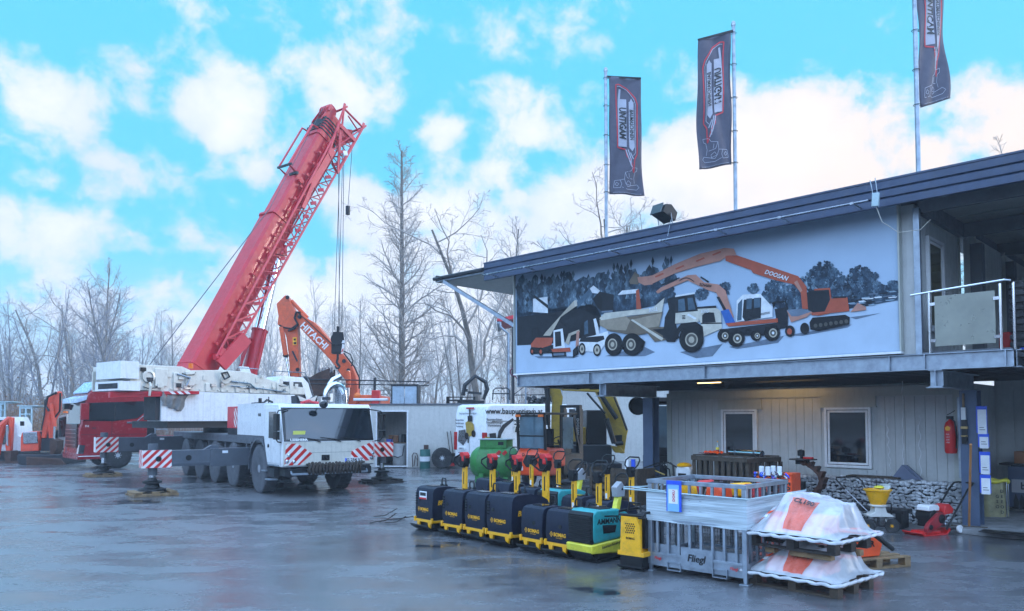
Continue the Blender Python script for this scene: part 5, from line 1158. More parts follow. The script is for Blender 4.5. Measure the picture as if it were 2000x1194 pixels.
b = MB(CP).use('darkgrey').box(xb + .25, xb + 1.2, -.05, .4, zb + 1.25, zb + 1.4); tag(b.build('pallet_shelf'), 'short dark shelf fixed to the shed frame beside the billboard corner', 'shelf')
xc, zc_ = q(1003, 727); b = MB(CP).use(mat('maroon', '5a1234', .5, 0)).tube([(xc + .14 * cos(a), -.12, zc_ + .16 * sin(a)) for a in [k * pi / 6 for k in range(12)]], .03, 6, True).tube([(xc, -.12, zc_ - .1), (xc + .2, -.12, zc_ - .35), (xc + .3, -.12, zc_ - .3)], .03, 6); tag(b.build('hanging_hook'), 'maroon ring and hook hanging at the corner below the billboard', 'hook')
# light grey hall wall at the back
GW = Fr((1.6, 36.5), 1, -.05)
t = thing('grey_hall', 'plain light grey hall wall behind the forklift', 'hall', GW)
b = MB(GW).use('offwhite').box(0, 9, 0, 6, 0, 3.5); b.build('wall', t); MB(GW).use('deck').box(-.1, 9.1, -.1, 6.1, 3.5, 3.6).build('roof', t)
# railing frame behind
RF = Fr((-10.9, 34.2), 1, 0)
t = thing('pipe_railing', 'long dark pipe railing with posts running behind the crane and excavator', 'railing', RF)
b = MB(RF).use('darksteel')
za = RF.fy(600, 741)[1]; zb2 = RF.fy(600, 748)[1]
b.tube([(0, 0, za), (3, 0, za - .02), (7.2, 0, za - .12)], .03, 6).tube([(0, 0, zb2), (7.2, 0, zb2 - .12)], .025, 6); b.build('rail', t)
for px in (538, 732): x, z = RF.fy(px, 740); MB(RF).use('darksteel').cyl((x, 0, 0), (x, 0, z + .05), .06, n=8).cyl((x, 0, 2.45), (x, 0, 2.6), .22, n=10).build('post', t)
# ================================================================ ORANGE EXCAVATOR (behind)
HX = Fr((-8, 34.8), 1, 0); Zh = Z(500, 550, 4.775)
ex = thing('excavator', 'large orange excavator with folded boom and raised bucket, behind the crane cab', 'excavator', HX)
def hp(pts, y=0): return [HX.fy(*Zh(x, yy), y) for x, yy in pts]
def h1(x, y, yy=0): q = HX.fy(*Zh(x, y), yy); return (q[0], yy, q[1])
bo = MB(HX).use('orange').poly(hp([(378, 330), (405, 285), (440, 300), (490, 350), (545, 380), (600, 430), (700, 550), (790, 645), (850, 715), (905, 790), (945, 890), (958, 985), (955, 1160), (855, 1160), (862, 1000), (845, 920), (800, 870), (760, 800), (700, 730), (640, 665), (520, 540), (440, 455), (400, 410)]), -.28, .28).build('boom', ex, .03)
st = MB(HX).use('orange').poly(hp([(285, 133), (312, 150), (350, 235), (388, 310), (398, 400), (408, 700), (413, 890), (370, 910), (335, 900), (330, 860), (318, 700), (295, 520), (270, 450), (212, 405), (222, 330), (203, 215)]), -.22, .22).build('arm', ex, .03)
b = MB(HX).use('orange').cyl(h1(237, 425, -.3), h1(277, 690, -.3), .11, n=12).cyl(h1(330, 180, -.05), h1(480, 340, -.05), .09, n=10).cyl(h1(862, 835, -.4), h1(862, 990, -.4), .12, n=12)
b.use('chrome').cyl(h1(277, 690, -.3), h1(318, 915, -.3), .05, n=10).cyl(h1(480, 340), h1(560, 420), .05, n=8).cyl(h1(862, 830, -.4), h1(858, 1120, -.4), .07, n=10).use('black').cyl(h1(260, 680, -.3), h1(295, 700, -.3), .1, n=8)
b.build('hydraulic_cylinder', ex)
b = MB(HX).use('black').tube([h1(415, 290, -.33), h1(375, 285, -.33), h1(360, 340, -.33), h1(390, 400, -.33), h1(360, 440, -.33), h1(300, 460, -.33)], .05, 6).tube([h1(215, 405, -.33), h1(260, 430, -.33), h1(330, 440, -.33), h1(385, 400, -.33)], .04, 6).tube([h1(800, 640, -.3), h1(880, 680, -.33), h1(905, 740, -.3), h1(890, 790, -.3)], .03, 6).tube([h1(820, 670, -.3), h1(920, 800, -.33), h1(965, 900, -.33), h1(962, 1000, -.3)], .035, 6).tube([h1(400, 300, -.3), h1(480, 370, -.3), h1(640, 520, -.3), h1(780, 650, -.3)], .022, 5); b.build('hydraulic_hose', ex)
b = MB(HX).use('darkgrey')
for x, y in ((293, 148), (388, 822), (820, 742), (862, 828), (405, 330)): b.cyl(h1(x, y, -.34), h1(x, y, .34), .09, n=12)
b.tube([h1(340, 650, -.25), h1(385, 745, -.25)], .04, 6); b.use('yellow').poly(hp([(356, 525), (392, 525), (392, 597), (356, 597)]), -.228, -.222).use('black').poly(hp([(365, 570), (388, 570), (388, 590), (365, 590)]), -.232, -.229).poly(hp([(365, 540), (382, 535), (386, 555), (366, 556)]), -.232, -.229)
near(b, 'pin', ex, [h1(293, 148), h1(388, 822), h1(820, 742), h1(862, 828), h1(405, 330), h1(374, 560)])
p0, p1 = h1(478, 440), h1(636, 590); dv = (V(p1) - V(p0)).normalized(); up = V((-dv.z, 0, dv.x))
MB(HX).use('textwhite').text('HITACHI', .42, (V(p0) + V(p1)) / 2 + V((0, -.29, 0)), dv, up, .025, 0, .002, sx=.95).build('lettering', bo, smooth=0)
b = MB(HX).use('rust').poly(hp([(512, 915), (600, 860), (715, 815), (712, 900), (700, 960), (665, 1040), (610, 1070), (545, 1066), (520, 1020)]), -.55, -.5).poly(hp([(512, 915), (600, 860), (715, 815), (712, 900), (700, 960), (665, 1040), (610, 1070), (545, 1066), (520, 1020)]), .5, .55)
pr = [(712, 880), (708, 930), (690, 990), (665, 1040), (610, 1068), (545, 1064), (520, 1020), (512, 930)]
for p, q_ in zip(pr, pr[1:]): b.bar(h1(*p), h1(*q_), 1.05, .04, up=(0, 1, 0)) if 0 else b.add([h1(*p, -.5), h1(*p, .5), h1(*q_, .5), h1(*q_, -.5)], [(0, 1, 2, 3)])
b.bar(h1(600, 870, .5), h1(715, 830, .5), .06, .1)
bu = b.build('bucket', ex, .0)
b = MB(HX).use('steel')
for k in range(5): yy = -.45 + k * .22; x_ = 605 + k * 26; b.poly(hp([(x_ - 8, 865), (x_ - 2, 815 - k * 3), (x_ + 4, 808 - k * 3), (x_ + 16, 850)]), -.4 + k * .05, -.2 + k * .05)
b.build('bucket_tooth', bu)
b = MB(HX).use('darkgrey').poly(hp([(355, 905), (480, 885), (515, 910), (520, 1000), (540, 1050), (470, 1085), (430, 1050), (420, 1010), (380, 960)]), -.22, .22).use('black').cyl(h1(300, 930, -.2), h1(405, 990, -.2), .1, n=8).use('copper').cyl(h1(340, 950, -.22), h1(395, 990, -.22), .06, n=8).use('darksteel').poly(hp([(440, 900), (500, 890), (530, 1000), (470, 1070), (440, 1000)]), -.3, .3); b.build('quick_coupler', ex, .02)
x0, z0 = HX.fy(690, 775); b = MB(HX).use('orange').box(x0 - .6, x0 + .8, .0, 2.4, 1.3, 3.0).box(x0 + .5, x0 + 1.3, -.9, 2.4, 1.2, 3.05).use('darkgrey').box(x0 - .7, x0 + 1.2, -1.0, 2.6, 1.0, 1.25).use('white').box(x0 + .2, x0 + 1.7, -1.0, -.6, 2.78, 2.9).use('redplain').box(x0 + 1.0, x0 + 1.35, -.98, -.6, 2.6, 3.25).use('amber').sph((x0 + .35, -.8, 3.0), .16).use('steel').box(x0 + 1.8, x0 + 2.5, -.9, -.5, 2.62, 2.95)
b.build('upper_body', ex, .03)
b = MB(HX).use('darkgrey')
for yy in (-1.4, 1.4): b.poly([(x0 - 2.2, .4), (x0 - 1.9, .05), (x0 + 1.9, .05), (x0 + 2.2, .4), (x0 + 1.9, .95), (x0 - 1.9, .95)], yy - .3, yy + .3)
b.box(x0 - .6, x0 + .6, -1.1, 1.1, .4, 1.0); b.build('crawler', ex)
# ================================================================ MINI EXCAVATORS at far left
def flatpoly(mb, fr, z, pts, y0, y1): return mb.poly([fr.fy(*z(x, y), y0) for x, y in pts], y0, y1)
MX = Fr((-21, 34.5), 1, .1)
def m1(x, y, yy=0): q = MX.fy(*Z1(x, y), yy); return (q[0], yy, q[1])
mx = thing('excavator', 'small orange excavator with raised folded arm, left of the red truck', 'excavator', MX)
RO = mat('red_orange', 'd8421c', .4, 0, dirt=.3, coat=.2)
b = MB(MX).use(RO); flatpoly(b, MX, Z1, [(320, 700), (345, 500), (370, 385), (430, 340), (462, 335), (468, 370), (400, 470), (370, 620), (350, 700)], -.12, .12); b.build('boom', mx, .02)
b = MB(MX).use(RO); flatpoly(b, MX, Z1, [(425, 345), (465, 340), (468, 480), (430, 560), (418, 700), (395, 700), (398, 520), (420, 480)], -.3, -.15); b.build('arm', mx, .02)
b = MB(MX).use('black').tube([m1(440, 345, -.35), m1(370, 380, -.35), m1(355, 450, -.35), m1(380, 490, -.35)], .05, 6).tube([m1(470, 350, -.35), m1(465, 490, -.35), m1(410, 560, -.35)], .04, 6).tube([m1(350, 400, -.2), m1(345, 520, -.2), m1(320, 640, -.2)], .03, 5); b.build('hydraulic_hose', mx)
b = MB(MX).use('chrome').cyl(m1(425, 610, -.35), m1(420, 740, -.35), .05, n=8).use(RO).cyl(m1(400, 430, -.35), m1(425, 610, -.35), .09, n=8).cyl(m1(385, 560, -.2), m1(395, 700, -.2), .08, n=8); b.build('hydraulic_cylinder', mx)
b = MB(MX).use('rust'); flatpoly(b, MX, Z1, [(390, 700), (445, 720), (440, 780), (400, 870), (385, 820), (385, 740)], -.5, .1); b.build('bucket', mx, .01)
b = MB(MX).use(RO); flatpoly(b, MX, Z1, [(160, 690), (172, 655), (290, 645), (305, 690), (300, 800), (158, 805)], -.2, 1.6); b.use('steel'); flatpoly(b, MX, Z1, [(175, 655), (285, 650), (295, 740), (180, 745)], -.25, -.2); b.use('darkgrey'); flatpoly(b, MX, Z1, [(300, 650), (400, 640), (400, 800), (300, 800)], 0, 1.4); b.build('body', mx, .05)
b = MB(MX).use('offwhite'); flatpoly(b, MX, Z1, [(450, 530), (520, 515), (520, 780), (450, 780)], .4, 1.8); b.use(WG); flatpoly(b, MX, Z1, [(455, 545), (515, 530), (515, 690), (455, 690)], .37, .39); b.build('cab', mx, .03)
b = MB(MX).use('amber'); flatpoly(b, MX, Z1, [(488, 505), (515, 505), (510, 490), (495, 490)], .8, 1.0); b.build('beacon', mx)
b = MB(MX).use('rust'); flatpoly(b, MX, Z1, [(200, 845), (470, 860), (520, 920), (205, 922)], -1.2, -1.1); b.use('darkgrey'); flatpoly(b, MX, Z1, [(130, 830), (470, 830), (470, 905), (140, 905)], -.9, 1.6); b.build('crawler', mx, .03)
my = thing('excavator', 'small orange and white excavator cut off at the far left', 'excavator', MX)
b = MB(MX).use(RO).tube([m1(-40, 850, 1), m1(-10, 700, 1), m1(20, 600, 1), m1(75, 545, 1)], [.2, .2, .18, .12], 8); b.build('boom', my)
b = MB(MX).use(RO); flatpoly(b, MX, Z1, [(65, 535), (98, 540), (92, 640), (85, 790), (48, 840), (40, 760), (70, 640)], .8, 1.0); b.use('chrome').cyl(m1(55, 600, .7), m1(62, 760, .7), .05, n=8); b.build('arm', my, .02)
b = MB(MX).use('rust'); flatpoly(b, MX, Z1, [(30, 800), (85, 800), (80, 880), (40, 885)], .5, 1.1); flatpoly(b, MX, Z1, [(-60, 880), (160, 880), (160, 922), (-60, 922)], .4, .5); b.build('bucket', my)
b = MB(MX).use('white'); flatpoly(b, MX, Z1, [(-60, 540), (95, 535), (128, 600), (135, 680), (160, 690), (165, 800), (-60, 800)], 1.6, 3.0); b.use(WG); flatpoly(b, MX, Z1, [(-50, 560), (85, 556), (100, 640), (95, 740), (-50, 760)], 1.57, 1.59); b.use('black'); flatpoly(b, MX, Z1, [(155, 570), (182, 570), (182, 605), (155, 605)], 1.5, 1.6); b.build('cab', my, .04)
MB(MX).use('darkgrey').box(-3.6, 1.5, 1.4, 3.2, 0, .5) if 0 else None
b = MB(MX).use('darkgrey'); flatpoly(b, MX, Z1, [(-60, 805), (180, 805), (180, 905), (-60, 905)], 1.4, 3.0); b.build('crawler', my, .03)
for i, (x0_, x1_, y0_, y1_, lab) in enumerate(((150, 245, 462, 690, 'pale open-framed steel cabinet behind the small orange excavator'), (-30, 40, 430, 530, 'pale framed cabinet at the far left edge, half cut off'))):
    b = MB(MX).use('pale')
    (ax0, azt), (ax1, azb) = MX.fy(*Z1(x0_, y0_), 3), MX.fy(*Z1(x1_, y1_), 3)
    azb = .0
    for x in (ax0, (ax0 + ax1) / 2 - .03, ax1 - .06): b.box(x, x + .06, 3, 3.06, azb, azt)
    for z in (azt - .06, azt - .35, azt - .9, azt - 1.5): b.box(ax0, ax1, 2.99, 3.05, z, z + .05)
    b.box(ax0, ax1, 3, 4, azt, azt + .06).box(ax0 - .1, ax1 + .3, 2.95, 4, azt + .06, azt + .1); b.use(FG).box(ax0 + .06, ax1 - .06, 3.2, 3.22, azt - .9, azt)
    tag(b.build('steel_cabinet'), lab, 'cabinet')
# ================================================================ VAN
VF = Fr((-2.19, 29.4), .6, -.8)
vn = thing('van', 'white panel van with printed web address, parked against the container', 'van', VF)
vp = [(0, .42), (0, 1.1), (.04, 2.2), (.12, 2.48), (.3, 2.54), (3.9, 2.56), (4.2, 2.48), (4.95, 1.62), (5.2, 1.45), (5.75, 1.2), (5.92, .95), (5.95, .45), (5.55, .4), (5.5, .6), (5.3, .8), (4.95, .86), (4.6, .8), (4.4, .6), (4.35, .4), (1.75, .4), (1.7, .6), (1.5, .8), (1.15, .86), (.8, .8), (.6, .6), (.55, .4)]
VW = mat('van_white', 'e2e5e8', .3, 0, var=.03, coat=.4, dirt=.12)
b = MB(VF).use(VW).poly(vp, 0, 2.05, 'yz'); vb = b.build('body', vn, .07, seg=3)
b = MB(VF).use('black').box(-.02, 2.07, -.08, .1, .34, .58).box(2.045, 2.06, .9, 4.8, .62, .72).box(.0, 2.05, 5.9, 6.0, .4, .8); b.build('bumper', vn, .03)
for x in (.02, 1.9):
    MB(VF).use('redlamp').box(x - .04, x + .15, -.03, .10, .82, 1.5).build('tail_light', vn, .02)
b = MB(VF).use('redlamp').box(.8, 1.25, -.01, .05, 2.36, 2.42).use('black').box(1.0, 1.012, -.006, .05, .6, 2.4).box(.93, .97, -.03, .0, 1.1, 1.3); b.build('rear_detail', vn)
b = MB(VF).use(WG).poly([(4.28, 2.38), (4.85, 1.68), (5.0, 1.6), (4.0, 1.6), (4.0, 2.38)], 2.04, 2.062, 'yz'); b.flat([(.15, 4.25, 2.42), (1.9, 4.25, 2.42), (1.9, 4.96, 1.65), (.15, 4.96, 1.65)][::-1]); b.build('windscreen', vn)
for y in (1.15, 4.95):
    wheel(vn, VF, (1.9, y, .35), .35, .24, (1, 0, 0), rr=.6); wheel(vn, VF, (.15, y, .35), .35, .24, (-1, 0, 0), rr=.6)
b = MB(VF).use('black').box(2.05, 2.06, 2.2, 2.21, .75, 2.4).box(2.05, 2.065, .3, 3.9, 1.9, 1.915).box(2.05, 2.09, 2.3, 2.55, 1.3, 1.36).box(2.1, 2.3, 4.2, 4.35, 1.5, 1.85); b.build('side_rail', vn)
v1 = lambda x, y: VF.fx(*Z3(x, y), 2.065)
def vtx(mb, t, x0, y0, x1, y1, size, m='textblack', bold=.02, sh=0, sx=1):
    p, q_ = v1(x0, y0), v1(x1, y1); mb.use(m).text(t, size, (2.068, (p[0] + q_[0]) / 2, (p[1] + q_[1]) / 2), (0, 1, 0), (0, 0, 1), bold, sh, .001, sx=sx)
b = MB(VF); vtx(b, 'www.baupuntigam.at', 620, 415, 1005, 412, .30, sx=1.05)
for k, t_ in enumerate(('Baumaschinen', 'Nutzfahrzeuge', 'Vermietung')): vtx(b, t_, 600, 476 + 23 * k, 718, 476 + 23 * k, .125, bold=.01)
b.use('black'); P = [v1(812, 480), v1(920, 478), v1(920, 575), v1(812, 575)]; b.flat([(2.066, y, z) for y, z in P]); vtx(b, 'MASCHI', 815, 503, 905, 500, .17, 'textwhite', .02, .2); vtx(b, 'TIGA', 815, 550, 910, 550, .36, 'textwhite', .03, .2)
b.use('textblack')
for k, (t_, z) in enumerate((('Baumaschinen', 1.95), ('Nutzfahrzeuge', 1.83), ('Vermietung', 1.71))): b.text(t_, .1, (.35, -.008, z), bold=.01, ext=.001)
b.text('baumaschinen-puntigam', .12, (.9, -.004, 2.2), bold=.0, ext=.0005); b.use('paper').box(.3, .75, -.03, -.004, .82, .93).use('textblack').text('G-874 TG', .08, (.52, -.034, .875), bold=.01).text('AG 874 TG', .07, (.45, -.02, .72), bold=.01)
near(b, 'lettering', vn, [VF.w(.5, 0, 1.5), VF.w(2.06, 2.5, 1.9)], smooth=0)
b = MB(VF)
def vpoly(m, pts): b.use(m); b.flat([(x, -.012, z) for x, z in pts])
vpoly('steel', [(.3, 1.55), (.75, 1.6), (.85, 1.2), (.6, 1.0), (.25, 1.15)]); vpoly('exyellow', [(.75, 1.85), (1.0, 1.95), (1.3, 1.8), (1.35, 1.5), (1.15, 1.35), (.85, 1.35)]); vpoly('black', [(.9, 2.1), (1.2, 2.12), (1.2, 1.9), (.92, 1.88)])
b.use('blackgloss')
for x, z in ((.85, 1.35), (1.3, 1.45)): b.lathe([(.0001, 0), (.13, .0), (.13, .004)], (x, -.012, z), (0, -1, 0), 16)
b.use('exyellow'); P = [v1(585, 610), v1(720, 620), v1(722, 645), v1(585, 645)]; b.flat([(2.066, y, z) for y, z in P])
b.use('darkgrey')
def vs(pts): P = [v1(*p) for p in pts]; b.flat([(2.068, y, z) for y, z in P])
vs([(620, 585), (670, 580), (675, 630), (625, 635)]); vs([(680, 630), (690, 570), (720, 520), (800, 465), (812, 480), (740, 545), (715, 590), (700, 640)])
near(b, 'printed_picture', vn, [VF.w(.7, 0, 1.5), VF.w(2.06, 2, 1.3)], smooth=0)
# ================================================================ GREEN TANK
GT = Fr((-.52, 24.3), .93, -.36)
tn = thing('fuel_tank', 'green round fuel tank with a box-shaped filler cabinet on top', 'tank', GT)
GM = mat('tank_green', '2f7d38', .45, 0, var=.2, dirt=.5, dcol='173a1c', streak=.4)
MB(GT).use(GM).lathe([(.0001, -.82), (.2, -.80), (.38, -.72), (.48, -.60), (.53, -.45), (.54, -.43), (.53, -.41), (.53, .45), (.48, .6), (.3, .74), (.0001, .80)], (0, 0, .62), (1, 0, 0), 30).build('body', tn)
b = MB(GT).use(GM).box(-.42, .48, -.28, .28, 1.08, 1.34); fc = b.build('filler_cabinet', tn, .01)
MB(GT).use('pale').box(-.46, .52, -.32, .32, 1.345, 1.37).build('lid', fc)
b = MB(GT).use('black').box(.2, .38, -.29, -.282, 1.18, 1.28).use('paper').box(.2, .36, -.545, -.5, .82, .87); b.M = GT.M
b.use('redplain'); b.bar((.25, -.50, .9), (.35, -.46, 1.0), .02, .1).bar((.45, -.50, .9), (.55, -.46, 1.0), .02, .1); b.build('hazard_sign', tn)
b = MB(GT).use(GM).box(-.55, -.4, -.35, .35, 0, .2).box(.4, .55, -.35, .35, 0, .2).box(-.35, -.2, -.52, -.4, .1, .3); b.build('foot', tn)
# ================================================================ ORANGE FORKLIFT
KF = Fr((.10, 22.6), .81, -.58)
fk = thing('forklift', 'orange and black forklift with glazed cab and raised black mast', 'forklift', KF)
b = MB(KF).use('brightorange').poly([(.0, .35), (-.05, .6), (0, .95), (.15, 1.1), (.9, 1.14), (1.0, 1.0), (1.0, .6), (.75, .6), (.6, .35)], .0, 1.12, 'yz'); cw = b.build('counterweight', fk, .06, seg=3)
b = MB(KF).use('brightorange').box(.1, .38, .1, .3, 1.08, 1.17).box(.72, 1.0, .1, .3, 1.08, 1.17).use('black').poly([(.3, .75), (.42, .6), (.7, .6), (.82, .75), (.7, .95), (.42, .95)], -.06, -.035); b.use('textblack').text('30', .2, (.85, -.02, .92), bold=.03).text('D', .12, (.3, -.02, .95), bold=.03); b.use('paper').box(.12, .3, -.06, -.04, .5, .62); b.build('grille', cw)
b = MB(KF).use('black').box(.05, 1.07, .95, 2.0, .35, .95).box(.1, 1.0, 1.0, 1.5, .95, 1.1)
b.box(.05, 1.07, -.05, 1.75, 2.12, 2.18)
for x in (.06, 1.0): b.bar((x, .08, 1.1), (x, .02, 2.12), .07); b.bar((x, 1.6, 2.12), (x, 2.0, .9), .07); b.bar((x, .9, 2.12), (x, .9, .95), .05)
b.bar((.06, .05, 1.5), (1.0, .05, 1.5), .04).bar((.06, .05, 2.08), (1.0, .05, 2.08), .06)
b.build('cab_frame', fk, .01)
PG = mat('pale_glass', '6f8c9c', .08, 0, var=.2, trans=.5, spec=.7)
MB(KF).use(PG).box(.12, .96, .05, .062, 1.14, 2.05).build('cab_glass', fk); MB(KF).use(PG).box(1.035, 1.045, .95, 1.55, 1.1, 2.05).build('cab_glass', fk)
MB(KF).use('amber').box(.05, .22, -.08, -.04, 2.05, 2.12).box(.85, 1.02, -.08, -.04, 2.05, 2.12).build('lamp', fk)
b = MB(KF).use('black').tube([(.5 + .17 * cos(a), 1.55 + .1 * sin(a), 1.35 + .1 * sin(a)) for a in [k * pi / 8 for k in range(16)]], .018, 6, True).cyl((.5, 1.55, 1.35), (.5, 1.8, 1.0), .03, n=8); b.build('steering_wheel', fk)
b = MB(KF).use('black').box(.3, .75, .9, 1.4, 1.05, 1.2).box(.3, .75, .85, .95, 1.2, 1.7); b.build('seat', fk, .03)
b = MB(KF).use('black')
for x in (.2, .78): b.box(x, x + .14, 2.15, 2.3, .1, 2.42).box(x + .03, x + .11, 2.3, 2.4, .1, 2.3)
for z in (.4, 1.2, 2.34): b.box(.2, .92, 2.16, 2.26, z, z + .09)
b.use('textwhite').text('DOOSAN', .12, (.85, 2.14, 1.75), (0, 0, -1), (1, 0, 0), .02); b.use('darkgrey').box(.1, 1.0, 2.4, 2.46, .15, .6)
b.build('mast', fk, .008)
for x in (.12, 1.0):
    wheel(fk, KF, (x, .55, .28), .28, .2, (1 if x > .5 else -1, 0, 0), rim='brightorange', rr=.5, tread=False); wheel(fk, KF, (x, 1.9, .33), .33, .24, (1 if x > .5 else -1, 0, 0), rim='brightorange', rr=.5, tread=False)
b = MB(KF).use('darksteel').box(.2, .32, 2.46, 3.5, .12, .16).box(.75, .87, 2.46, 3.5, .12, .16); b.build('fork', fk)
# ================================================================ YELLOW EXCAVATOR ARM AND MACHINE BEHIND
YX = Fr((2.5, 26.2), 1, 0)
def y1(x, y, yy=0): q = YX.fy(*Z3(x, y), yy); return (q[0], yy, q[1])
yx = thing('excavator', 'dull yellow excavator reaching over the forklift under the billboard', 'excavator', YX)
yb = lambda pts, y0, y1_: [YX.fy(*Z3(x, y), y0) for x, y in pts]
b = MB(YX).use('exyellow').poly(yb([(1085, 205), (1160, 205), (1192, 300), (1185, 370), (1170, 500), (1160, 760), (1100, 760), (1105, 420), (1110, 330), (1090, 260)], -.15, .15), -.15, .15).poly(yb([(1150, 205), (1420, 190), (1520, 225), (1560, 290), (1440, 262), (1190, 250)], -.15, .15), -.15, .15); b.build('boom', yx, .02)
b = MB(YX).use('exyellow').poly(yb([(1440, 215), (1540, 215), (1610, 310), (1700, 560), (1690, 600), (1670, 740), (1640, 740), (1600, 640), (1570, 560), (1500, 370), (1450, 270)], -.15, .15), -.14, .14).poly(yb([(1565, 680), (1640, 690), (1675, 735), (1600, 735)], -.15, .15), -.2, .2); b.build('arm', yx, .02)
b = MB(YX).use('black').cyl(y1(1072, 215, -.25), y1(1075, 520, -.25), .09, n=10).cyl(y1(1470, 260, -.3), y1(1610, 470, -.3), .08, n=10).cyl(y1(1530, 470, -.28), y1(1590, 660, -.28), .09, n=10).tube([y1(1590, 300, -.3), y1(1640, 420, -.3), y1(1690, 560, -.3)], .04, 6).tube([y1(1380, 270, -.3), y1(1430, 330, -.3), y1(1520, 430, -.3)], .04, 6).cyl(y1(1600, 665, -.28), y1(1660, 660, -.28), .07, n=8); b.build('hydraulic_cylinder', yx)
b = MB(YX).use('black').poly(yb([(1590, 600), (1650, 595), (1650, 660), (1600, 670)], -.2, -.2), -.24, .24); b.build('quick_coupler', yx)
b = MB(YX).use('darkgrey').box(-.9, .9, 0, 2.4, .5, 1.1).box(-1.2, 1.2, -.3, 2.6, .0, .5).use('exyellow').box(-.8, .1, .8, 2.3, 1.1, 1.7).use('black').box(.1, .8, .6, 2.0, 1.1, 2.3); b.build('body', yx, .03)
# dark machine partly behind the left column
BX = Fr((3.55, 21.2), .9, -.3)
bx_ = thing('loader', 'black loader with round work lamp, half hidden behind the left steel column', 'loader', BX)
b = MB(BX).use('black').box(.0, 2.3, .3, 2.6, .45, 1.0).box(.15, .22, .3, .37, 1.0, 2.4).box(1.5, 1.57, .3, .37, 1.0, 2.4).box(.15, 1.57, .3, 1.6, 2.4, 2.48).box(.2, .27, 1.4, 1.5, 1, 2.4).use('darkgrey').box(.3, 1.4, .5, 1.5, 1.0, 1.5).use('greypaint').box(1.0, 1.6, .1, .3, .6, 1.2); b.build('body', bx_, .03)
MB(BX).use(PG).box(.25, .9, .31, .33, 1.2, 2.35).build('cab_glass', bx_)
b = MB(BX).use('black').lathe([(.0001, -.2), (.12, -.18), (.24, -.05), (.26, 0), (.24, .01), (.2, -.03), (.0001, -.05)], (-.1, .1, 2.35), (0, -1, -.2), 18).bar((-.1, .2, 2.4), (.2, .35, 2.45), .05); b.build('work_lamp', bx_)
b = MB(BX).use('textwhite').text('NISSAN', .14, (.8, .29, .75), bold=.02); b.build('lettering', bx_)
for x in (.35, 2.0): wheel(bx_, BX, (x, .25, .38), .38, .28, (0, -1, 0), tread=False)
b = MB(BX).use('white').box(.3, 2.2, 1.5, 3.0, 2.5, 2.62).box(1.9, 2.0, 1.5, 3.0, 1.8, 2.5); b.build('roof', bx_)
# ================================================================ COMPACTORS
R0 = V((-1.7, 14.0, 0)); RX, RY = V((.65, -.76, 0)), V((.76, .65, 0))
def rfr(t, n, jit=0): p = R0 + RX * t + RY * n; a = math.degrees(math.atan2(-.76, .65)) + jit; return Fr((p.x, p.y), a)
IDF = Mx()
def handle_big(root, y, z0, h, red=True):
    b = MB().use('bomag').box(-.055, .055, y, y + .05, z0, h).use('black').box(-.012, .012, y - .004, y, h - .35, h - .12).cyl((-.03, y - .004, h - .04), (-.03, y + .002, h - .04), .012, n=8).cyl((.03, y - .004, h - .04), (.03, y + .002, h - .04), .012, n=8)
    hb = b.build('handle_beam', root, .005)
    b = MB().use('black').poly([(-.05, h - .04), (.05, h - .04), (.09, h + .06), (.07, h + .18), (.04, h + .22), (-.06, h + .2), (-.09, h + .1)], y - .05, y + .07)
    b.tube([(-.05, y - .06, h - .02), (-.16, y - .1, h + .07), (-.15, y - .1, h + .14), (-.06, y - .04, h + .2)], .016, 7).tube([(.05, y - .06, h - .02), (.16, y - .1, h + .07), (.15, y - .1, h + .14), (.06, y - .04, h + .2)], .016, 7).tube([(-.05, y - .06, h - .02), (.05, y - .06, h - .02)], .016, 7)
    g = b.build('control_head', hb, .012)
    if red: MB().use('redplain').poly([(-.03, h + .17), (.10, h + .13), (.12, h + .19), (.06, h + .25), (-.05, h + .24)], y - .07, y + .06).box(.04, .11, y - .09, y - .06, h + .08, h + .16).build('red_cap', g, .012)
    return hb
def handle_loop(root, y, z0, h, col='bomag', hk='black', x=0.0):
    b = MB().use(col).box(x - .04, x + .04, y, y + .05, z0, h)
    if col == 'bomag': b.use('black').box(x - .01, x + .012, y - .004, y, h - .3, h - .05).use('paper').box(x - .025, x + .02, y - .004, y, h - .45, h - .34)
    hb = b.build('handle_beam', root, .005)
    b = MB().use(hk).poly([(x - .045, h), (x + .045, h), (x + .055, h + .12), (x + .03, h + .17), (x - .04, h + .17), (x - .055, h + .1)], y - .05, y + .06); b.use('black').cyl((x - .09, y, h + .11), (x + .09, y, h + .11), .03, n=10)
    b.use('black').tube([(x - .06, y, h + .12), (x - .14, y + .02, h + .2), (x - .15, y + .06, h + .28), (x - .1, y + .1, h + .33), (x + .1, y + .1, h + .33), (x + .15, y + .06, h + .28), (x + .14, y + .02, h + .2), (x + .06, y, h + .12)], .014, 7)
    b.build('control_head', hb, .01); return hb
def bpart(b, w, y0, y1, front_up=.1):
    n = 6
    def pf(u, v):
        y = y0 + (y1 - y0) * v; e = 0
        if v < .16: e = front_up * ((.16 - v) / .16) ** 1.6
        if v > .86: e = front_up * ((v - .86) / .14) ** 1.6
        return (-w / 2 + w * u, y, e)
    b.use('darksteel').grid(lambda u, v: pf(u, v), 1, 24); b.grid(lambda u, v: tuple(V(pf(1 - u, v)) + V((0, 0, .022))), 1, 24)
    for v in [k / 24 for k in range(24)]:
        for s in (0, 1):
            a, c = V(pf(s, v)), V(pf(s, v + 1 / 24)); b.add([a, c, c + V((0, 0, .022)), a + V((0, 0, .022))], [(0, 1, 2, 3)])
    for v in (0, 1): a, c = V(pf(0, v)), V(pf(1, v)); b.add([a, c, c + V((0, 0, .022)), a + V((0, 0, .022))], [(0, 1, 2, 3)])
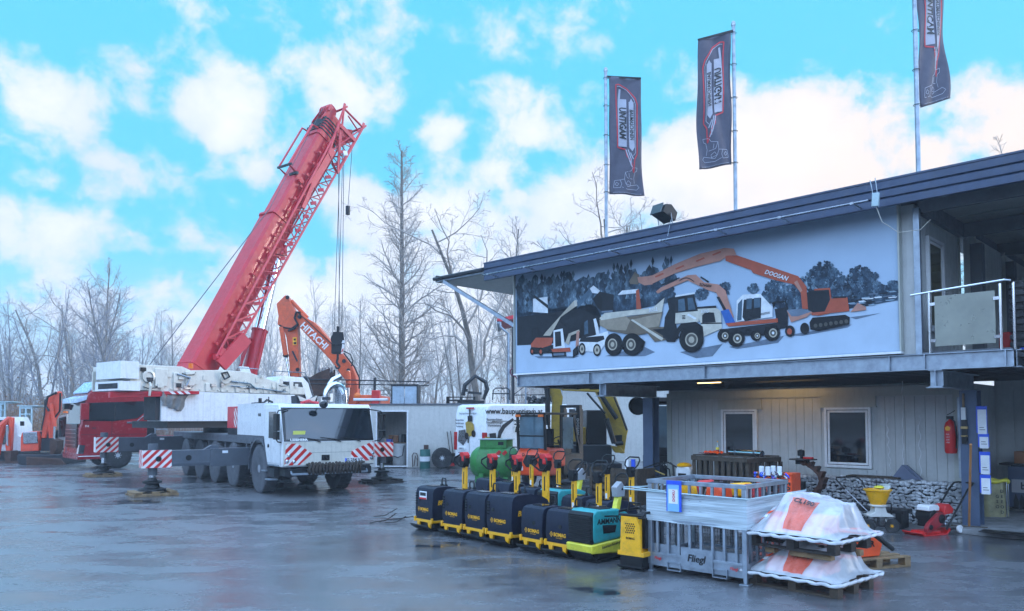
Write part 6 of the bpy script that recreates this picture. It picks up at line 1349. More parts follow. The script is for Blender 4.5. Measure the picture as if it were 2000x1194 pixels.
def logo(b, x, y, z, s, m='bomag'):
    b.use(m)
    c = (x - s * 1.75, z + s * .03); r = s * .52; r2 = s * .36
    for k in range(4):
        a0, a1 = k * pi / 2, (k + 1) * pi / 2
        b.flat([(c[0] + r * cos(a0) * .8, y, c[1] + r * sin(a0)), (c[0] + r * cos(a1) * .8, y, c[1] + r * sin(a1)), (c[0] + r2 * cos(a1) * .8, y, c[1] + r2 * sin(a1)), (c[0] + r2 * cos(a0) * .8, y, c[1] + r2 * sin(a0))])
    b.flat([(c[0] - r2 * .35, y, c[1]), (c[0], y, c[1] - r2 * .45), (c[0] + r2 * .35, y, c[1]), (c[0], y, c[1] + r2 * .45)])
    b.text('BOMAG', s * .9, (x + s * .35, y, z), bold=.035, ext=.0008, sx=.95); b.text('FAYAT GROUP', s * .24, (x + s * .2, y, z - s * .55), bold=.0, ext=.0005)
def comp_big(fr, lab, small=False, text=True, w=.56, slim=False, red=True, model='BPR'):
    H = .68 if small else .78; w = w if not small else .5
    root = thing('plate_compactor', lab, 'plate compactor', fr, None); WM[root.name] = Mx(); S = root.matrix_world.copy()
    b = MB(); bpart(b, w * .96, -.12, .98); b.build('base_plate', root)
    b = MB().use('bomag'); h2 = w / 2
    b.box(-h2, h2, -.02, .03, .155, .20); b.box(-h2, -h2 + .05, .03, .75, .15, .19).box(h2 - .05, h2, .03, .75, .15, .19).box(-h2, h2, .72, .77, .15, .19)
    for x in (-h2 + .09, h2 - .13): b.poly([(x - .02, .155), (x + .07, .155), (x + .045, .05), (x + .01, .05)], -.02, .02)
    for x in (-h2, h2 - .03): b.box(x, x + .03, -.04, .0, .15, .24)
    b.use('black').cyl((-h2 + .1, .35, .02), (-h2 + .1, .35, .15), .05, n=10).cyl((h2 - .1, .35, .02), (h2 - .1, .35, .15), .05, n=10).cyl((-h2 + .1, .65, .02), (-h2 + .1, .65, .15), .05, n=10).cyl((h2 - .1, .65, .02), (h2 - .1, .65, .15), .05, n=10).use('darksteel').cyl((-h2 + .05, .1, .1), (h2 - .05, .1, .1), .07, n=12).box(-h2 + .06, h2 - .06, .25, .7, .04, .14)
    b.build('frame', root, .005)
    prof = [(.0, .205), (-.015, .35), (-.0, H - .10), (.03, H - .03), (.10, H), (.35, H + .005), (.55, H - .03), (.68, H - .10), (.76, H - .24), (.78, .35), (.77, .205)]
    b = MB().use('hood').poly(prof, -h2 + .012, h2 - .012, 'yz'); b.box(-h2 + .012, h2 - .012, -.012, .0, .205, .215)
    hood = b.build('hood', root, .022, seg=3)
    b = MB().use('blackgloss')
    for k in range(5):
        if not small: b.box(-h2 + .03, -h2 + .07, -.024, -.008, H - .14 - k * .045, H - .115 - k * .045)
        b.bar((h2 - .018, .22, .36 + k * .032), (h2 - .018, .5, .34 + k * .034), .016, .012)
    b.lathe([(.03, 0), (.032, .008), (.0001, .009)], (-h2 + .15 if not small else .06, -.01, H - .24), (0, -1, 0), 14); b.box(-.12, .12, .12, .3, H, H + .014)
    b.build('vent', hood)
    b = MB()
    if text: logo(b, .0 if not small else .03, -.022, .38 if not small else .32, .082)
    b.use('bomag').text(model, .11, (h2 - .006, .26, .50 if not small else .42), (0, 1, 0), (0, 0, 1), .03, .2, .001)
    b.build('lettering', hood, smooth=0)
    b = MB().use('darksteel').tube([(-.05, .42, H - .02), (-.05, .42, H + .09), (-.03, .42, H + .13), (.05, .42, H + .13), (.07, .42, H + .09), (.07, .42, H - .02)], .014, 8).cyl((-.07, .42, H), (-.03, .42, H), .03, n=8).cyl((.05, .42, H), (.09, .42, H), .03, n=8); b.build('lifting_eye', root)
    if slim: handle_loop(root, .86, .35, 1.02)
    else: handle_big(root, .88, .35, 1.13, red)
    WM[root.name] = S; root.matrix_world = fr.M
    return root
u1 = comp_big(rfr(.20, 0), 'navy-black hooded plate compactor at the left end of the front row, with white sticker', model='BPR 50')
MB().use('paper').box(.08 - .12, .2 - .08, -.026, -.022, .52, .66).build('sticker', u1) if 0 else None
def localpart(root, mb, name):
    o = mb.build(name); o.parent = root; return o
b = MB().use('paper').box(-.12, .10, -.026, -.018, .56, .70).use('redplain').box(-.12, .10, -.028, -.026, .56, .59).use('textblack').box(-.10, .08, -.028, -.026, .62, .68); localpart(u1, b, 'sticker')
G = 'row of plate compactors'
u1['group'] = G
u2 = dup(u1, rfr(1.08, -.02, 2), 'second navy-black compactor from the left of the front row, scratched logo', group=G)
u3 = dup(u1, rfr(1.68, 0, -1), 'third navy-black compactor from the left of the front row, clean logo', group=G)
u4 = dup(u1, rfr(2.36, -.04, 1), 'fourth navy-black compactor of the front row, the biggest of them', group=G)
for u in (u2, u3, u4):
    for c in [c for c in COL.objects if c.parent == u and c.name.startswith('sticker')]: bpy.data.objects.remove(c)
u4.scale = (1.12, 1.12, 1.03)
s5 = comp_big(rfr(3.10, -.02, -1), 'low navy-black compactor, fifth in the front row', small=True, slim=True, model='BPR'); s5['group'] = G
s6 = dup(s5, rfr(3.66, -.02, 1), 'low navy-black compactor, sixth in the front row, beside the teal one', group=G)
# second row behind
def at_handle(px, Y, off=.88):
    p = dp(px, 900, Y); return Fr((p.x - RY.x * off, p.y - RY.y * off), math.degrees(math.atan2(-.76, .65)) + random.uniform(-3, 3))
for px, Y, lab in ((1040, 16.6, 'leftmost navy-black compactor of the second row, in front of the orange forklift'), (1091, 15.3, 'navy-black compactor of the second row, left of the turquoise hood'), (1183, 13.7, 'navy-black compactor of the second row, right of the lime handle'), (1233, 13.0, 'navy-black compactor at the right end of the second row, next to the mesh crate')):
    dup(s5, at_handle(px, Y), lab, group=G)
for px, Y, lab in ((1000, 17.6, 'navy-black compactor at the back, just right of the green tank'),): dup(s5, at_handle(px, Y), lab, group=G)
# teal and yellow machines
def comp_teal(fr, lab, hh=.98):
    root = thing('plate_compactor', lab, 'plate compactor', fr, G); S = root.matrix_world.copy(); WM[root.name] = Mx()
    b = MB(); bpart(b, .52, -.06, 1.05, .14); b.build('base_plate', root)
    b = MB().use('lime').poly([(-.06, .14), (-.08, .26), (.55, .30), (.9, .52), (1.02, .50), (1.0, .22), (.7, .16), (.5, .10), (.3, .12)], -.29, .29, 'yz'); b.use('black').box(-.25, .25, .1, .8, .04, .14); b.build('frame', root, .02)
    b = MB().use('teal').poly([(0, .27), (-.03, .34), (-.03, .68), (.05, .73), (.5, .72), (.68, .66), (.98, .46), (.86, .47), (.5, .3)], -.275, .275, 'yz'); hood = b.build('hood', root, .03, seg=3)
    b = MB().use('black').poly([(-.04, .27), (-.05, .66), (-.01, .705), (.0, .28)], -.265, .265, 'yz')
    for k in range(7): b.box(-.24, .24, -.062, -.04, .30 + k * .052, .325 + k * .052)
    b.lathe([(.07, 0), (.06, .03), (.0001, .035)], (.02, .4, .72), (0, 0, 1), 16); b.tube([(-.2, .3, .73), (-.15, .3, .79), (0, .3, .77)], .015, 6)
    b.poly([(.18, .40), (.42, .40), (.45, .50), (.16, .52)], .274, .279, 'yz'); b.box(-.18, .2, .18, .4, .72, .735)
    b.bar((.277, .2, .64), (.277, .5, .62), .004, .02); b.build('vent', hood, .004)
    b = MB().use('textblack').text('AMMANN', .105, (.2765, .30, .565), (0, 1, 0), (0, 0, 1), .03, .1, .001, sx=1.05).text('baumaschinen-puntigam.at', .06, (.292, .45, .25), (0, .97, .12), (0, 0, 1), .01, .1, .001); b.build('lettering', hood, smooth=0)
    hb = MB().use('lime').poly([(.62, .55), (.72, .55), (.80, hh), (.72, hh)], -.05, .05, 'yz').build('handle_beam', root, .01)
    b = MB().use('tarp').poly([(.68, hh - .02), (.84, hh - .02), (.86, hh + .1), (.78, hh + .2), (.66, hh + .12)], -.06, .06, 'yz'); b.use('black').tube([(-.06, .78, hh + .08), (-.14, .8, hh + .16), (-.13, .84, hh + .26), (-.05, .87, hh + .31), (.06, .87, hh + .31), (.14, .84, hh + .24), (.13, .8, hh + .15), (.06, .78, hh + .08)], .015, 7); b.build('control_head', hb, .015)
    WM[root.name] = S; root.matrix_world = fr.M; root.scale = (.86, 1, 1)
    return root
t1 = comp_teal(rfr(4.15, -.02, 0), 'teal and lime plate compactor at the right end of the front row', .88)
dup(t1, at_handle(1127, 14.4, .72), 'turquoise compactor of the second row with grey handle head', group=G)
# yellow upright compactor next to the crate
YF = rfr(4.98, .05, 8)
yc = thing('plate_compactor', 'yellow compactor with black guard frame, between the teal one and the mesh crate', 'plate compactor', YF, G)
b = MB(YF); bpart(b, .44, -.06, .85, .05); b.use('black').box(-.2, .2, .0, .7, .04, .2); b.build('base_plate', yc)
b = MB(YF).use('bomag').box(-.24, .24, -.02, .6, .2, .26).poly([(-.19, .26), (.19, .26), (.17, .62), (.10, .74), (-.17, .74)], -.02, .03).box(.08, .14, .0, .5, .26, .7); b.use('black')
for i in range(5):
    for j in range(5): b.cyl((-.08 + i * .035 + (j % 2) * .017, -.024, .52 + j * .03), (-.08 + i * .035 + (j % 2) * .017, -.018, .52 + j * .03), .012, n=6)
b.text('BOMAG', .045, (0, -.024, .44), bold=.01); b.build('shroud', yc, .006)
b = MB(YF).use('black').tube([(-.22, .0, .76), (.22, .0, .76), (.24, .05, .8), (.24, .6, .8), (-.24, .6, .8), (-.24, .05, .8)], .02, 7, True).tube([(-.12, .1, .8), (-.1, .12, .92), (.1, .12, .92), (.12, .1, .8)], .018, 7).box(-.2, .2, .1, .6, .3, .72); b.build('guard_frame', yc, .006); yc.scale = (.84, .84, .95)
# twig debris
b = MB().use('darkwood')
for px, py in ((722, 1022), (740, 1020), (760, 1016), (752, 1022), (730, 1010)):
    p = gp(px, py); b.tube([p + V((0, 0, .01)), p + V((random.uniform(.1, .3), random.uniform(-.1, .1), .03)), p + V((random.uniform(.3, .5), random.uniform(-.2, .2), random.uniform(.05, .2)))], .01, 4)
tag(b.build('debris'), 'bits of dark broken branch lying on the wet asphalt left of the compactors', kind='stuff')
# ================================================================ MESH CRATE
GFm = Fr((1.80, 10.25), .72, -.69)
gc = thing('mesh_crate', 'galvanised steel mesh crate on legs, wrapped in stretch film around its upper half', 'crate', GFm)
W, Dp, H0 = 1.40, 1.15, 1.2
b = MB(GFm).use('galv')
for x in (0, W - .06):
    for y in (0, Dp - .06): b.box(x, x + .06, y, y + .06, .09, H0 - .05)
    for y in (0, Dp - .06): b.box(x - .03, x + .09, y - .03, y + .09, .0, .015).poly([(x + .01, .015), (x + .05, .015), (x + .06, .13), (x, .13)], y + .01, y + .05)
near(b, 'post', gc, [GFm.w(x, y, .5) for x in (0, W) for y in (0, Dp)], bev=.004)
b = MB(GFm).use('galv').box(-.01, W + .01, -.01, .055, H0 - .05, H0).box(-.01, W + .01, Dp - .055, Dp + .01, H0 - .05, H0).box(-.01, .055, .055, Dp - .055, H0 - .05, H0).box(W - .055, W + .01, .055, Dp - .055, H0 - .05, H0)
for z in (.22, .66, .98): b.box(.06, W - .06, .0, .04, z, z + .035).box(.06, W - .06, Dp - .04, Dp, z, z + .035).box(.0, .04, .06, Dp - .06, z, z + .035).box(W - .04, W, .06, Dp - .06, z, z + .035)
b.build('rail', gc, .003)
b = MB(GFm).use('galv')
for k in range(8): x = .06 + (W - .12) * (k + .5) / 8; b.box(x - .017, x + .017, .005, .035, .255, H0 - .05).box(x - .017, x + .017, Dp - .035, Dp - .005, .255, H0 - .05)
for k in range(6): y = .06 + (Dp - .12) * (k + .5) / 6; b.box(.005, .035, y - .017, y + .017, .255, H0 - .05).box(W - .035, W - .005, y - .017, y + .017, .255, H0 - .05)
b.build('upright_bar', gc)
b = MB(GFm).use('darksteel')
for k in range(34): x = .06 + k * (W - .12) / 33; b.box(x - .002, x + .002, Dp - .05, Dp - .046, .26, 1.15)
for k in range(22): z = .26 + k * .042; b.box(.06, W - .06, Dp - .052, Dp - .048, z - .002, z + .002)
for k in range(26): y = .06 + k * (Dp - .12) / 25; b.box(W - .05, W - .046, y - .002, y + .002, .26, 1.15)
for k in range(22): z = .26 + k * .042; b.box(W - .052, W - .048, .06, Dp - .06, z - .002, z + .002)
b.build('wire_mesh', gc, smooth=0)
b = MB(GFm).use('galv').box(.06, W - .06, .06, Dp - .06, .16, .18).box(.06, W - .06, .01, .03, .08, .22).box(.0, .03, .06, Dp - .06, .08, .22).box(W - .03, W, .06, Dp - .06, .08, .22)
b.box(.06, W - .06, .004, .036, .20, .38 - .02) if 0 else b.box(.5, .95, -.008, .004, .12, .36)
b.box(.06, W - .06, .04, .052, .18, .36)
for x in (.3, .95): b.box(x, x + .2, -.02, Dp, .045, .055).box(x, x + .2, -.02, Dp, .145, .155).box(x, x + .01, -.02, Dp, .055, .145).box(x + .19, x + .2, -.02, Dp, .055, .145)
b.use('darksteel').text('Fliegl', .125, (.72, -.012, .235), bold=.02, shear=.2); b.use('redplain').text('Fliegl', .05, (.16, -.012, .18), bold=.01).text('Fliegl', .05, (1.24, -.012, .18), bold=.01)
b.build('base_tray', gc)
def film_mat(name, base, al, sc=(2, 2, 60), rough=.25):
    m = bpy.data.materials.new(name); m.use_nodes = True; t = m.node_tree; p = t.nodes['Principled BSDF']; ln = t.links.new
    co = t.nodes.new('ShaderNodeTexCoord'); mp = t.nodes.new('ShaderNodeMapping'); mp.inputs['Scale'].default_value = sc; ln(co.outputs['Object'], mp.inputs[0])
    n = t.nodes.new('ShaderNodeTexNoise'); n.inputs['Scale'].default_value = 1.3; n.inputs['Detail'].default_value = 6; n.inputs['Distortion'].default_value = .6; ln(mp.outputs[0], n.inputs[0])
    r = t.nodes.new('ShaderNodeMapRange'); ln(n.outputs[0], r.inputs[0]); r.inputs[1].default_value = .35; r.inputs[2].default_value = .65; r.inputs[3].default_value = al[0]; r.inputs[4].default_value = al[1]
    ln(r.outputs[0], p.inputs['Alpha']); p.inputs['Base Color'].default_value = (*hx(base), 1); p.inputs['Roughness'].default_value = rough
    bn = t.nodes.new('ShaderNodeBump'); bn.inputs['Strength'].default_value = .6; bn.inputs['Distance'].default_value = .01; ln(n.outputs[0], bn.inputs['Height']); ln(bn.outputs[0], p.inputs['Normal'])
    MATS[name] = m; return m
PLM = mat('plate_under_film', 'dc5a3a', .3, 0, var=.15, sc=6, alpha=.66, coat=.3)
SFM = film_mat('stretch_film', 'c4d2d8', (.55, .95), (1.2, 1.2, 42))
b = MB(GFm).use(SFM)
c4 = [(-.012, -.014), (W + .014, -.014), (W + .014, Dp + .014), (-.012, Dp + .014)]
for k in range(4):
    a, c = c4[k], c4[(k + 1) % 4]
    def fm(u, v, a=a, c=c):
        s = sin(pi * u) * .022 * (1 + .5 * sin(v * 17 + k)); nx, ny = (c[1] - a[1]), -(c[0] - a[0]); l = math.hypot(nx, ny)
        zb_ = .66 + .006 * sin(u * 13 + k) ; zt_ = 1.03 + .01 * sin(u * 9 + k)
        return (a[0] + (c[0] - a[0]) * u - nx / l * s * .6, a[1] + (c[1] - a[1]) * u - ny / l * s * .6, zb_ + (zt_ - zb_) * v)
    b.grid(fm, 24, 24)
b.build('stretch_film', gc)
b = MB(GFm).use('pale').tube([(-.35, -.05, 1.055), (.2, -.035, 1.045), (W + .05, -.04, 1.035), (W + .06, .5, 1.04), (W + .12, Dp + .3, 1.05)], .011, 6).tube([(-.35, -.05, 1.075), (-.3, .3, 1.06), (-.2, Dp + .2, 1.06)], .011, 6).tube([(-.2, -.05, 1.08), (.3, -.035, 1.06)], .009, 6)
tag(b.build('steel_rod'), 'thin greenish rods laid around the outside of the mesh crate', 'rods')
x0, z0 = GFm.fy(1303, 998, -.04); x1, z1 = GFm.fy(1331, 940, -.04)
b = MB(GFm).use('bluebag').box(x0, x1, -.055, -.04, z1 - .05, z1).box(x1 - .03, x1, -.054, -.041, z0, z1 - .05).box(x0, x0 + .01, -.054, -.041, z0, z1 - .05).use(film_mat('pouch', '7fb4dd', (.9, 1.0))).box(x0 + .01, x1 - .03, -.05, -.042, z0, z1 - .05).use('paper').box(x0 + .03, x1 - .05, -.052, -.0505, z0 + .1, z1 - .11).use('redplain').text('DOKU', .05, ((x0 + x1) / 2, -.054, z0 + .2), (0, 0, 1), (-1, 0, 0), .01)
tag(b.build('document_pouch'), 'blue document pouch hanging on the front of the mesh crate', 'pouch')
# machines inside the crate
ins = [('yellow', .3, .45), ('brightorange', .85, .35), ('redplain', 1.1, .8), ('yellow', .9, .85), ('redplain', .35, .9), ('black', .62, .65)]
for k, (m, x, y) in enumerate(ins):
    c = GFm.w(x, y, .18); fr = Fr((c.x, c.y), k * 40, oz=.42)
    t = thing('engine', ['yellow-topped small engine at the left inside the mesh crate', 'orange small engine at the front inside the mesh crate', 'red small engine at the back right of the mesh crate', 'yellow-topped small engine at the back of the mesh crate', 'red small engine at the back left of the mesh crate', 'black small engine in the middle of the mesh crate'][k], 'engine', fr, 'engines inside the mesh crate')
    b = MB(fr).use('black').box(-.12, .12, -.1, .1, .2, .4).cyl((-.1, 0, .45), (.14, 0, .45), .1, n=12).use('steel').cyl((0, .1, .3), (0, .2, .3), .07, n=10).tube([(.1, 0, .4), (.18, 0, .5), (.15, .05, .65)], .02, 6); b.build('body', t, .015)
    b = MB(fr).use(m).poly([(-.15, .55), (.15, .55), (.12, .72), (-.1, .74)], -.12, .12); b.build('tank', t, .03)
# ================================================================ WRAPPED BLADES ON PALLETS
FILM = film_mat('wrap_film', 'e2e6ea', (.36, .58), (3, 3, 3), .3)
ORB = mat('blade_orange', 'e8501a', .4, 0, dirt=.15)
def wrapped(fr, z, lab, seed, hs=1.0):
    t = thing('wrapped_blade', lab, 'wrapped blade', Fr((fr.M[0][3], fr.M[1][3]), fr.M[0][0], fr.M[1][0], z), 'wrapped orange blades on pallets'); f2 = Fr((fr.M[0][3], fr.M[1][3]), fr.M[0][0], fr.M[1][0], z)
    rnd = random.Random(seed)
    b = MB(f2).use(ORB)
    ty = lambda zz: .03 + zz * .9      # front slope of the blade
    b.poly([(ty(.04), .04), (ty(.26 * hs), .26 * hs), (ty(.26 * hs) + .03, .26 * hs), (ty(.04) + .05, .04)], .16, .86, 'yz')
    b.box(.42, .8, .3, .7, .02, .22 * hs).box(.3, .5, .45, .7, .02, .22 * hs); b.build('blade', t, .01)
    HS = [(0, .0), (.03, .06), (.08, .16), (.18, .29), (.32, .45), (.46, .46), (.62, .42), (.80, .385), (.875, .37), (.90, .28), (.95, .10), (1, 0)]
    ps = [rnd.uniform(0, 6) for _ in range(6)]
    def prof_h(u):
        for (a, ha), (c, hc) in zip(HS, HS[1:]):
            if u <= c: f = (u - a) / (c - a); f = f * f * (3 - 2 * f) if 0 < a < .9 else f; return ha + (hc - ha) * f
        return 0
    def fl(u, v):
        x = -.08 + 1.24 * u; y = -.12 + 1.12 * v
        hu = prof_h(min(1, max(0, u + .02 * sin(v * 7 + ps[0])))); hv = 1 - abs(v - .42) ** 2.2 * 4.2 if abs(v - .42) < .5 else max(0, .086 - (abs(v - .42) - .5)); hv = max(0, min(1, min(v / .42, (1 - v) / .26, 1)))
        hv = hv ** .75
        h = hs * hu * hv * .93 * (1 + .06 * sin(v * 3))
        f = hv * hu * 2
        h += f * (.005 * sin(u * 31 + v * 22 + ps[1]) + .006 * sin(u * 13 - v * 41 + ps[2]) + .014 * abs(sin(u * 9 + v * 5 + ps[3])) + .004 * sin(u * 57 + 11 * sin(v * 9)) + .028 * (1 - abs(sin(u * 7.3 - v * 6 + ps[4]))) ** 5)
        e = min(u, 1 - u, v, 1 - v)
        bulge = .035 * max(0, 1 - e / .035) if e < .035 else 0
        return (x + .012 * sin(v * 40 + ps[4]) * (1 if u in (0, 1) else .3), y + .012 * sin(u * 50 + ps[5]), .015 + h + bulge)
    b = MB(f2).use(FILM).grid(fl, 84, 60); b.build('shrink_wrap', t, smooth=180)
    b = MB(f2).use(FILM)
    pts = []
    for k in range(90):
        s = k / 90 * 4; i = int(s); f = s - i
        u, v = ((f, 0), (1, f), (1 - f, 1), (0, 1 - f))[i]; x, y, _ = fl(u, v); pts.append((x, y, .02 + .008 * sin(k * 1.7)))
    b.tube(pts, [.020 + .004 * sin(k * 2.3) for k in range(90)], 7, True); b.build('wrap_hem', t, smooth=180)
    def under(u, v, d):     # a point a little inside the film
        p = V(fl(u, v)); e = .004; n = (V(fl(u + e, v)) - p).cross(V(fl(u, v + e)) - p).normalized(); return p + n * d
    b = MB(f2).use(PLM).grid(lambda u, v: under((.41 + .27 * u) + (.04 * (1 - v)) * (1 - 2 * u), .05 + (.33 if hs > .9 else .24) * v, .004), 20, 20); b.build('side_plate', t)
    vt = .32 if hs > .9 else .235; pc = under(.55, vt, .0); px_ = under(.62, vt, 0) - under(.48, vt, 0); pv_ = under(.55, vt + .05, 0) - under(.55, vt - .05, 0); nn_ = px_.normalized().cross(pv_.normalized())
    MB(f2).use('textblack').text('CL190', .095, pc + nn_ * .024, px_, pv_, .035, 0, .001).build('lettering', t, smooth=0)
    b = MB(f2).use(ORB).grid(lambda u, v: under(.115 + (.15 * u) * (.35 + .65 * v), .16 + .15 * v + .03 * u, .005), 8, 8).use('paper').grid(lambda u, v: under(.165 + .04 * u, .21 + .05 * v, .008), 2, 2); b.build('torn_patch', t)
PF = Fr((2.88, 9.42), .66, -.75)
pallet(Fr((PF.M[0][3], PF.M[1][3]), .66, -.75), 'lower dark pallet of the wrapped orange blades, on the ground', 1.10, .9, 'oldwood', grp='pallets under the wrapped blades')
wrapped(PF, .145, 'translucent white wrapped orange blade on the lower pallet', 4, .78)
c = PF.w(.38, .1); b = MB(Fr((c.x, c.y), .66, -.75)).use('wood')
for x, y, l in ((-.2, -.04, .12), (.12, -.05, .5), (-.15, .5, .4), (.35, .5, .35)): b.box(x, x + l, y, y + .1, .40, .468)
tag(b.build('timber_block', bev=.004), 'pale timber blocks wedged between the lower blade and upper pallet', 'timber')
pu = Fr((PF.M[0][3], PF.M[1][3]), .66, -.75, .47)
pallet(pu, 'upper dark pallet carrying the topmost wrapped blade', 1.08, .9, 'darkwood', grp='pallets under the wrapped blades')
wrapped(PF, .615, 'translucent white wrapped orange blade on top of the stack', 9)
# third pallet with orange attachment behind
p = gp(1655, 1118); P3 = Fr((p.x, p.y), .80, .30)
pallet(P3, 'worn brown pallet under the orange attachment, right of the wrapped blades', 1.1, .8, 'wood')
p3 = Fr((p.x, p.y), .80, .30, .15)
t = thing('rock_crusher', 'orange steel attachment with black lettering on the rear pallet', 'attachment', p3)
b = MB(p3).use(ORB).poly([(-.1, .0), (.42, .0), (.46, .12), (.40, .2), (.3, .22), (.28, .3), (-.1, .3)], .05, .10).poly([(-.1, 0), (.42, 0), (.46, .12), (.3, .22), (-.1, .3)], .45, .5).box(-.05, .4, .1, .45, .02, .06).box(.2, .5, .1, .45, .2, .24); b.build('frame', t, .008)
MB(p3).use('textblack').text('CRACKER', .085, (.16, .046, .13), bold=.03).build('lettering', t, smooth=0)
MB(p3).use('black').cyl((.0, -.05, .42), (.5, -.05, .08), .025, n=8).build('hose', t); t.scale = (1.35, 1.2, 1.3)
p_ = p3.w(.10, .05, 0); t.location = (p_.x, p_.y, .15)
# ================================================================ THINGS BY THE GROUND FLOOR WALL
def FBw(x, y, z=0): return FB.w(x, y, z)
def ffr(x, y, a=0, oz=0): c = FB.w(x, y); return Fr((c.x, c.y), math.degrees(math.atan2(-.706, .708)) + a, oz=oz)
# gabion
gx0, gx1 = FB.fy(1440, 940, 1.95)[0], FB.fy(1872, 940, 1.95)[0]
ga = thing('gabion_wall', 'low gabion wall of grey stones in wire mesh in front of the ground floor wall', 'wall', ffr(gx0, 1.95))
STN = mat('rubble', 'b4b8bb', .85, 0, var=.5, sc=2.2, bump=.7, bsc=30)
b = MB(FB).use(STN); rnd = random.Random(5)
def stone(x, y, z, r):
    ph = rnd.uniform(0, 6); k = [rnd.uniform(.75, 1.2) for _ in range(26)]
    n, m = 6, 4; vs = [(0, 0, -1)]; 
    for j in range(1, m):
        t = pi * j / m; vs += [(sin(t) * cos(2 * pi * i / n + ph), sin(t) * sin(2 * pi * i / n + ph), -cos(t)) for i in range(n)]
    vs.append((0, 0, 1)); a = rnd.uniform(-.6, .6)
    vs = [V(v) * k[i] for i, v in enumerate(vs)]; sc_ = (rnd.uniform(1, 1.5), 1, rnd.uniform(.5, .8))
    vs = [(x + r * (v.x * sc_[0] * cos(a) - v.z * sc_[2] * sin(a)), y + r * v.y * .9, z + r * (v.x * sc_[0] * sin(a) + v.z * sc_[2] * cos(a))) for v in vs]
    e = len(vs) - 1; fs = [(0, 1 + (i + 1) % n, 1 + i) for i in range(n)]
    for j in range(m - 2):
        o = 1 + j * n; fs += [(o + i, o + (i + 1) % n, o + n + (i + 1) % n, o + n + i) for i in range(n)]
    o = 1 + (m - 2) * n; fs += [(o + i, o + (i + 1) % n, e) for i in range(n)]
    b.add(vs, fs)
z = .04
while z < .80:
    x = gx0 + .03
    while x < gx1 - .03:
        r = rnd.uniform(.035, .06); stone(x, 1.99 + rnd.uniform(-.01, .03), z + rnd.uniform(-.015, .015), r); x += r * 2.0
    z += .062
x = gx0 + .05
while x < gx1 - .03:
    for y in (2.08, 2.2, 2.32): stone(x + rnd.uniform(-.03, .03), y, .77 + rnd.uniform(-.02, .03), rnd.uniform(.045, .065))
    x += .11
y = 2.0
while y < 2.4:
    for k in range(11): stone(gx1 - .02, y, .05 + k * .07, .05)
    y += .1
b.build('stones', ga, smooth=0)['kind'] = 'stuff'
b = MB(FB).use('darksteel').box(gx0 + .04, gx1 - .05, 2.04, 2.38, .02, .74)
b.build('core', ga)
b = MB(FB).use('steel')
x = gx0
while x < gx1: b.box(x - .002, x + .002, 1.925, 1.929, 0, .84); x += .1
for k in range(9): b.box(gx0, gx1, 1.924, 1.930, k * .104, k * .104 + .004)
b.build('wire_mesh', ga, smooth=0)
b = MB(FB).use('oldwood').box(-2.3, -1.3, 2.0, 2.35, .83, .86); tag(b.build('plank', bev=.003), 'brown plank lying on top of the gabion wall', 'plank')
b = MB(FB).use(mat('metal_sheet', '5b6478', .4, .3)).poly([FB.fy(1740, 938, 2.2), FB.fy(1763, 908, 2.2), FB.fy(1797, 938, 2.2)], 2.15, 2.19); b.poly([FB.fy(1763, 908, 2.25), FB.fy(1772, 909, 2.25), FB.fy(1803, 937, 2.25), FB.fy(1795, 938, 2.25)], 2.2, 2.3); tag(b.build('bent_sheet', bev=.004), 'folded grey-blue metal sheet leaning on the wall above the gabion', 'metal sheet')
def string(px0, py0, px1, py1, am, lab, y=2.40):
    (x0, z0), (x1, z1) = FB.fy(px0, py0, y), FB.fy(px1, py1, y); n = 46
    b = MB(FB).use('paper').tube([(x0 + (x1 - x0) * k / n + am * sin(k * .85), y + .01 * cos(k * .85), z0 + (z1 - z0) * k / n) for k in range(n + 1)], .006, 4); tag(b.build('curly_ribbon'), lab, 'ribbon', 'curly ribbons hanging before the wall')
string(1731, 815, 1742, 940, .018, 'curly white ribbon hanging nearest the right-hand ground floor window'); string(1762, 745, 1764, 935, .008, 'long straight white ribbon in the middle, hanging from the deck'); string(1795, 812, 1800, 1020, .02, 'curly white ribbon hanging nearest the fire extinguisher')
# fire extinguisher
ex_, ez = FB.fy(1857, 855, 2.1)
t = thing('fire_extinguisher', 'red fire extinguisher hanging at the corner of the ground floor wall', 'fire extinguisher', ffr(ex_, 2.1))
b = MB(FB).use('redplain').lathe([(.0001, 0), (.09, .01), (.105, .05), (.105, .50), (.08, .58), (.035, .62), (.03, .64)], (ex_, 2.1, ez - .3), n=20).build('cylinder', t)
b = MB(FB).use('black').box(ex_ - .06, ex_ + .05, 2.07, 2.13, ez + .34, ez + .40).tube([(ex_, 2.02, ez + .38), (ex_ + .1, 2.0, ez + .3), (ex_ + .115, 2.05, ez), (ex_ + .1, 2.05, ez - .2)], .014, 6).bar((ex_ - .05, 2.1, ez + .42), (ex_ + .08, 2.1, ez + .5), .03, .012); b.build('valve', t)
b = MB(FB).use('yellow'); b.flat([(ex_ - .02 + .05 * cos(a), 1.992, ez + .17 + .05 * sin(a)) for a in [pi / 2 + k * 2 * pi / 5 for k in range(5)]]); b.use('paper')
for k in range(4): b.text('PULVER'[k:k + 3], .035, (ex_ - .02, 1.992, ez + .06 - k * .05), bold=0)
b.build('sticker', t, smooth=0); MB(FB).use('galv').box(ex_ + .12, ex_ + .16, 2.1, 2.35, .9, 2.4).build('bracket', t)
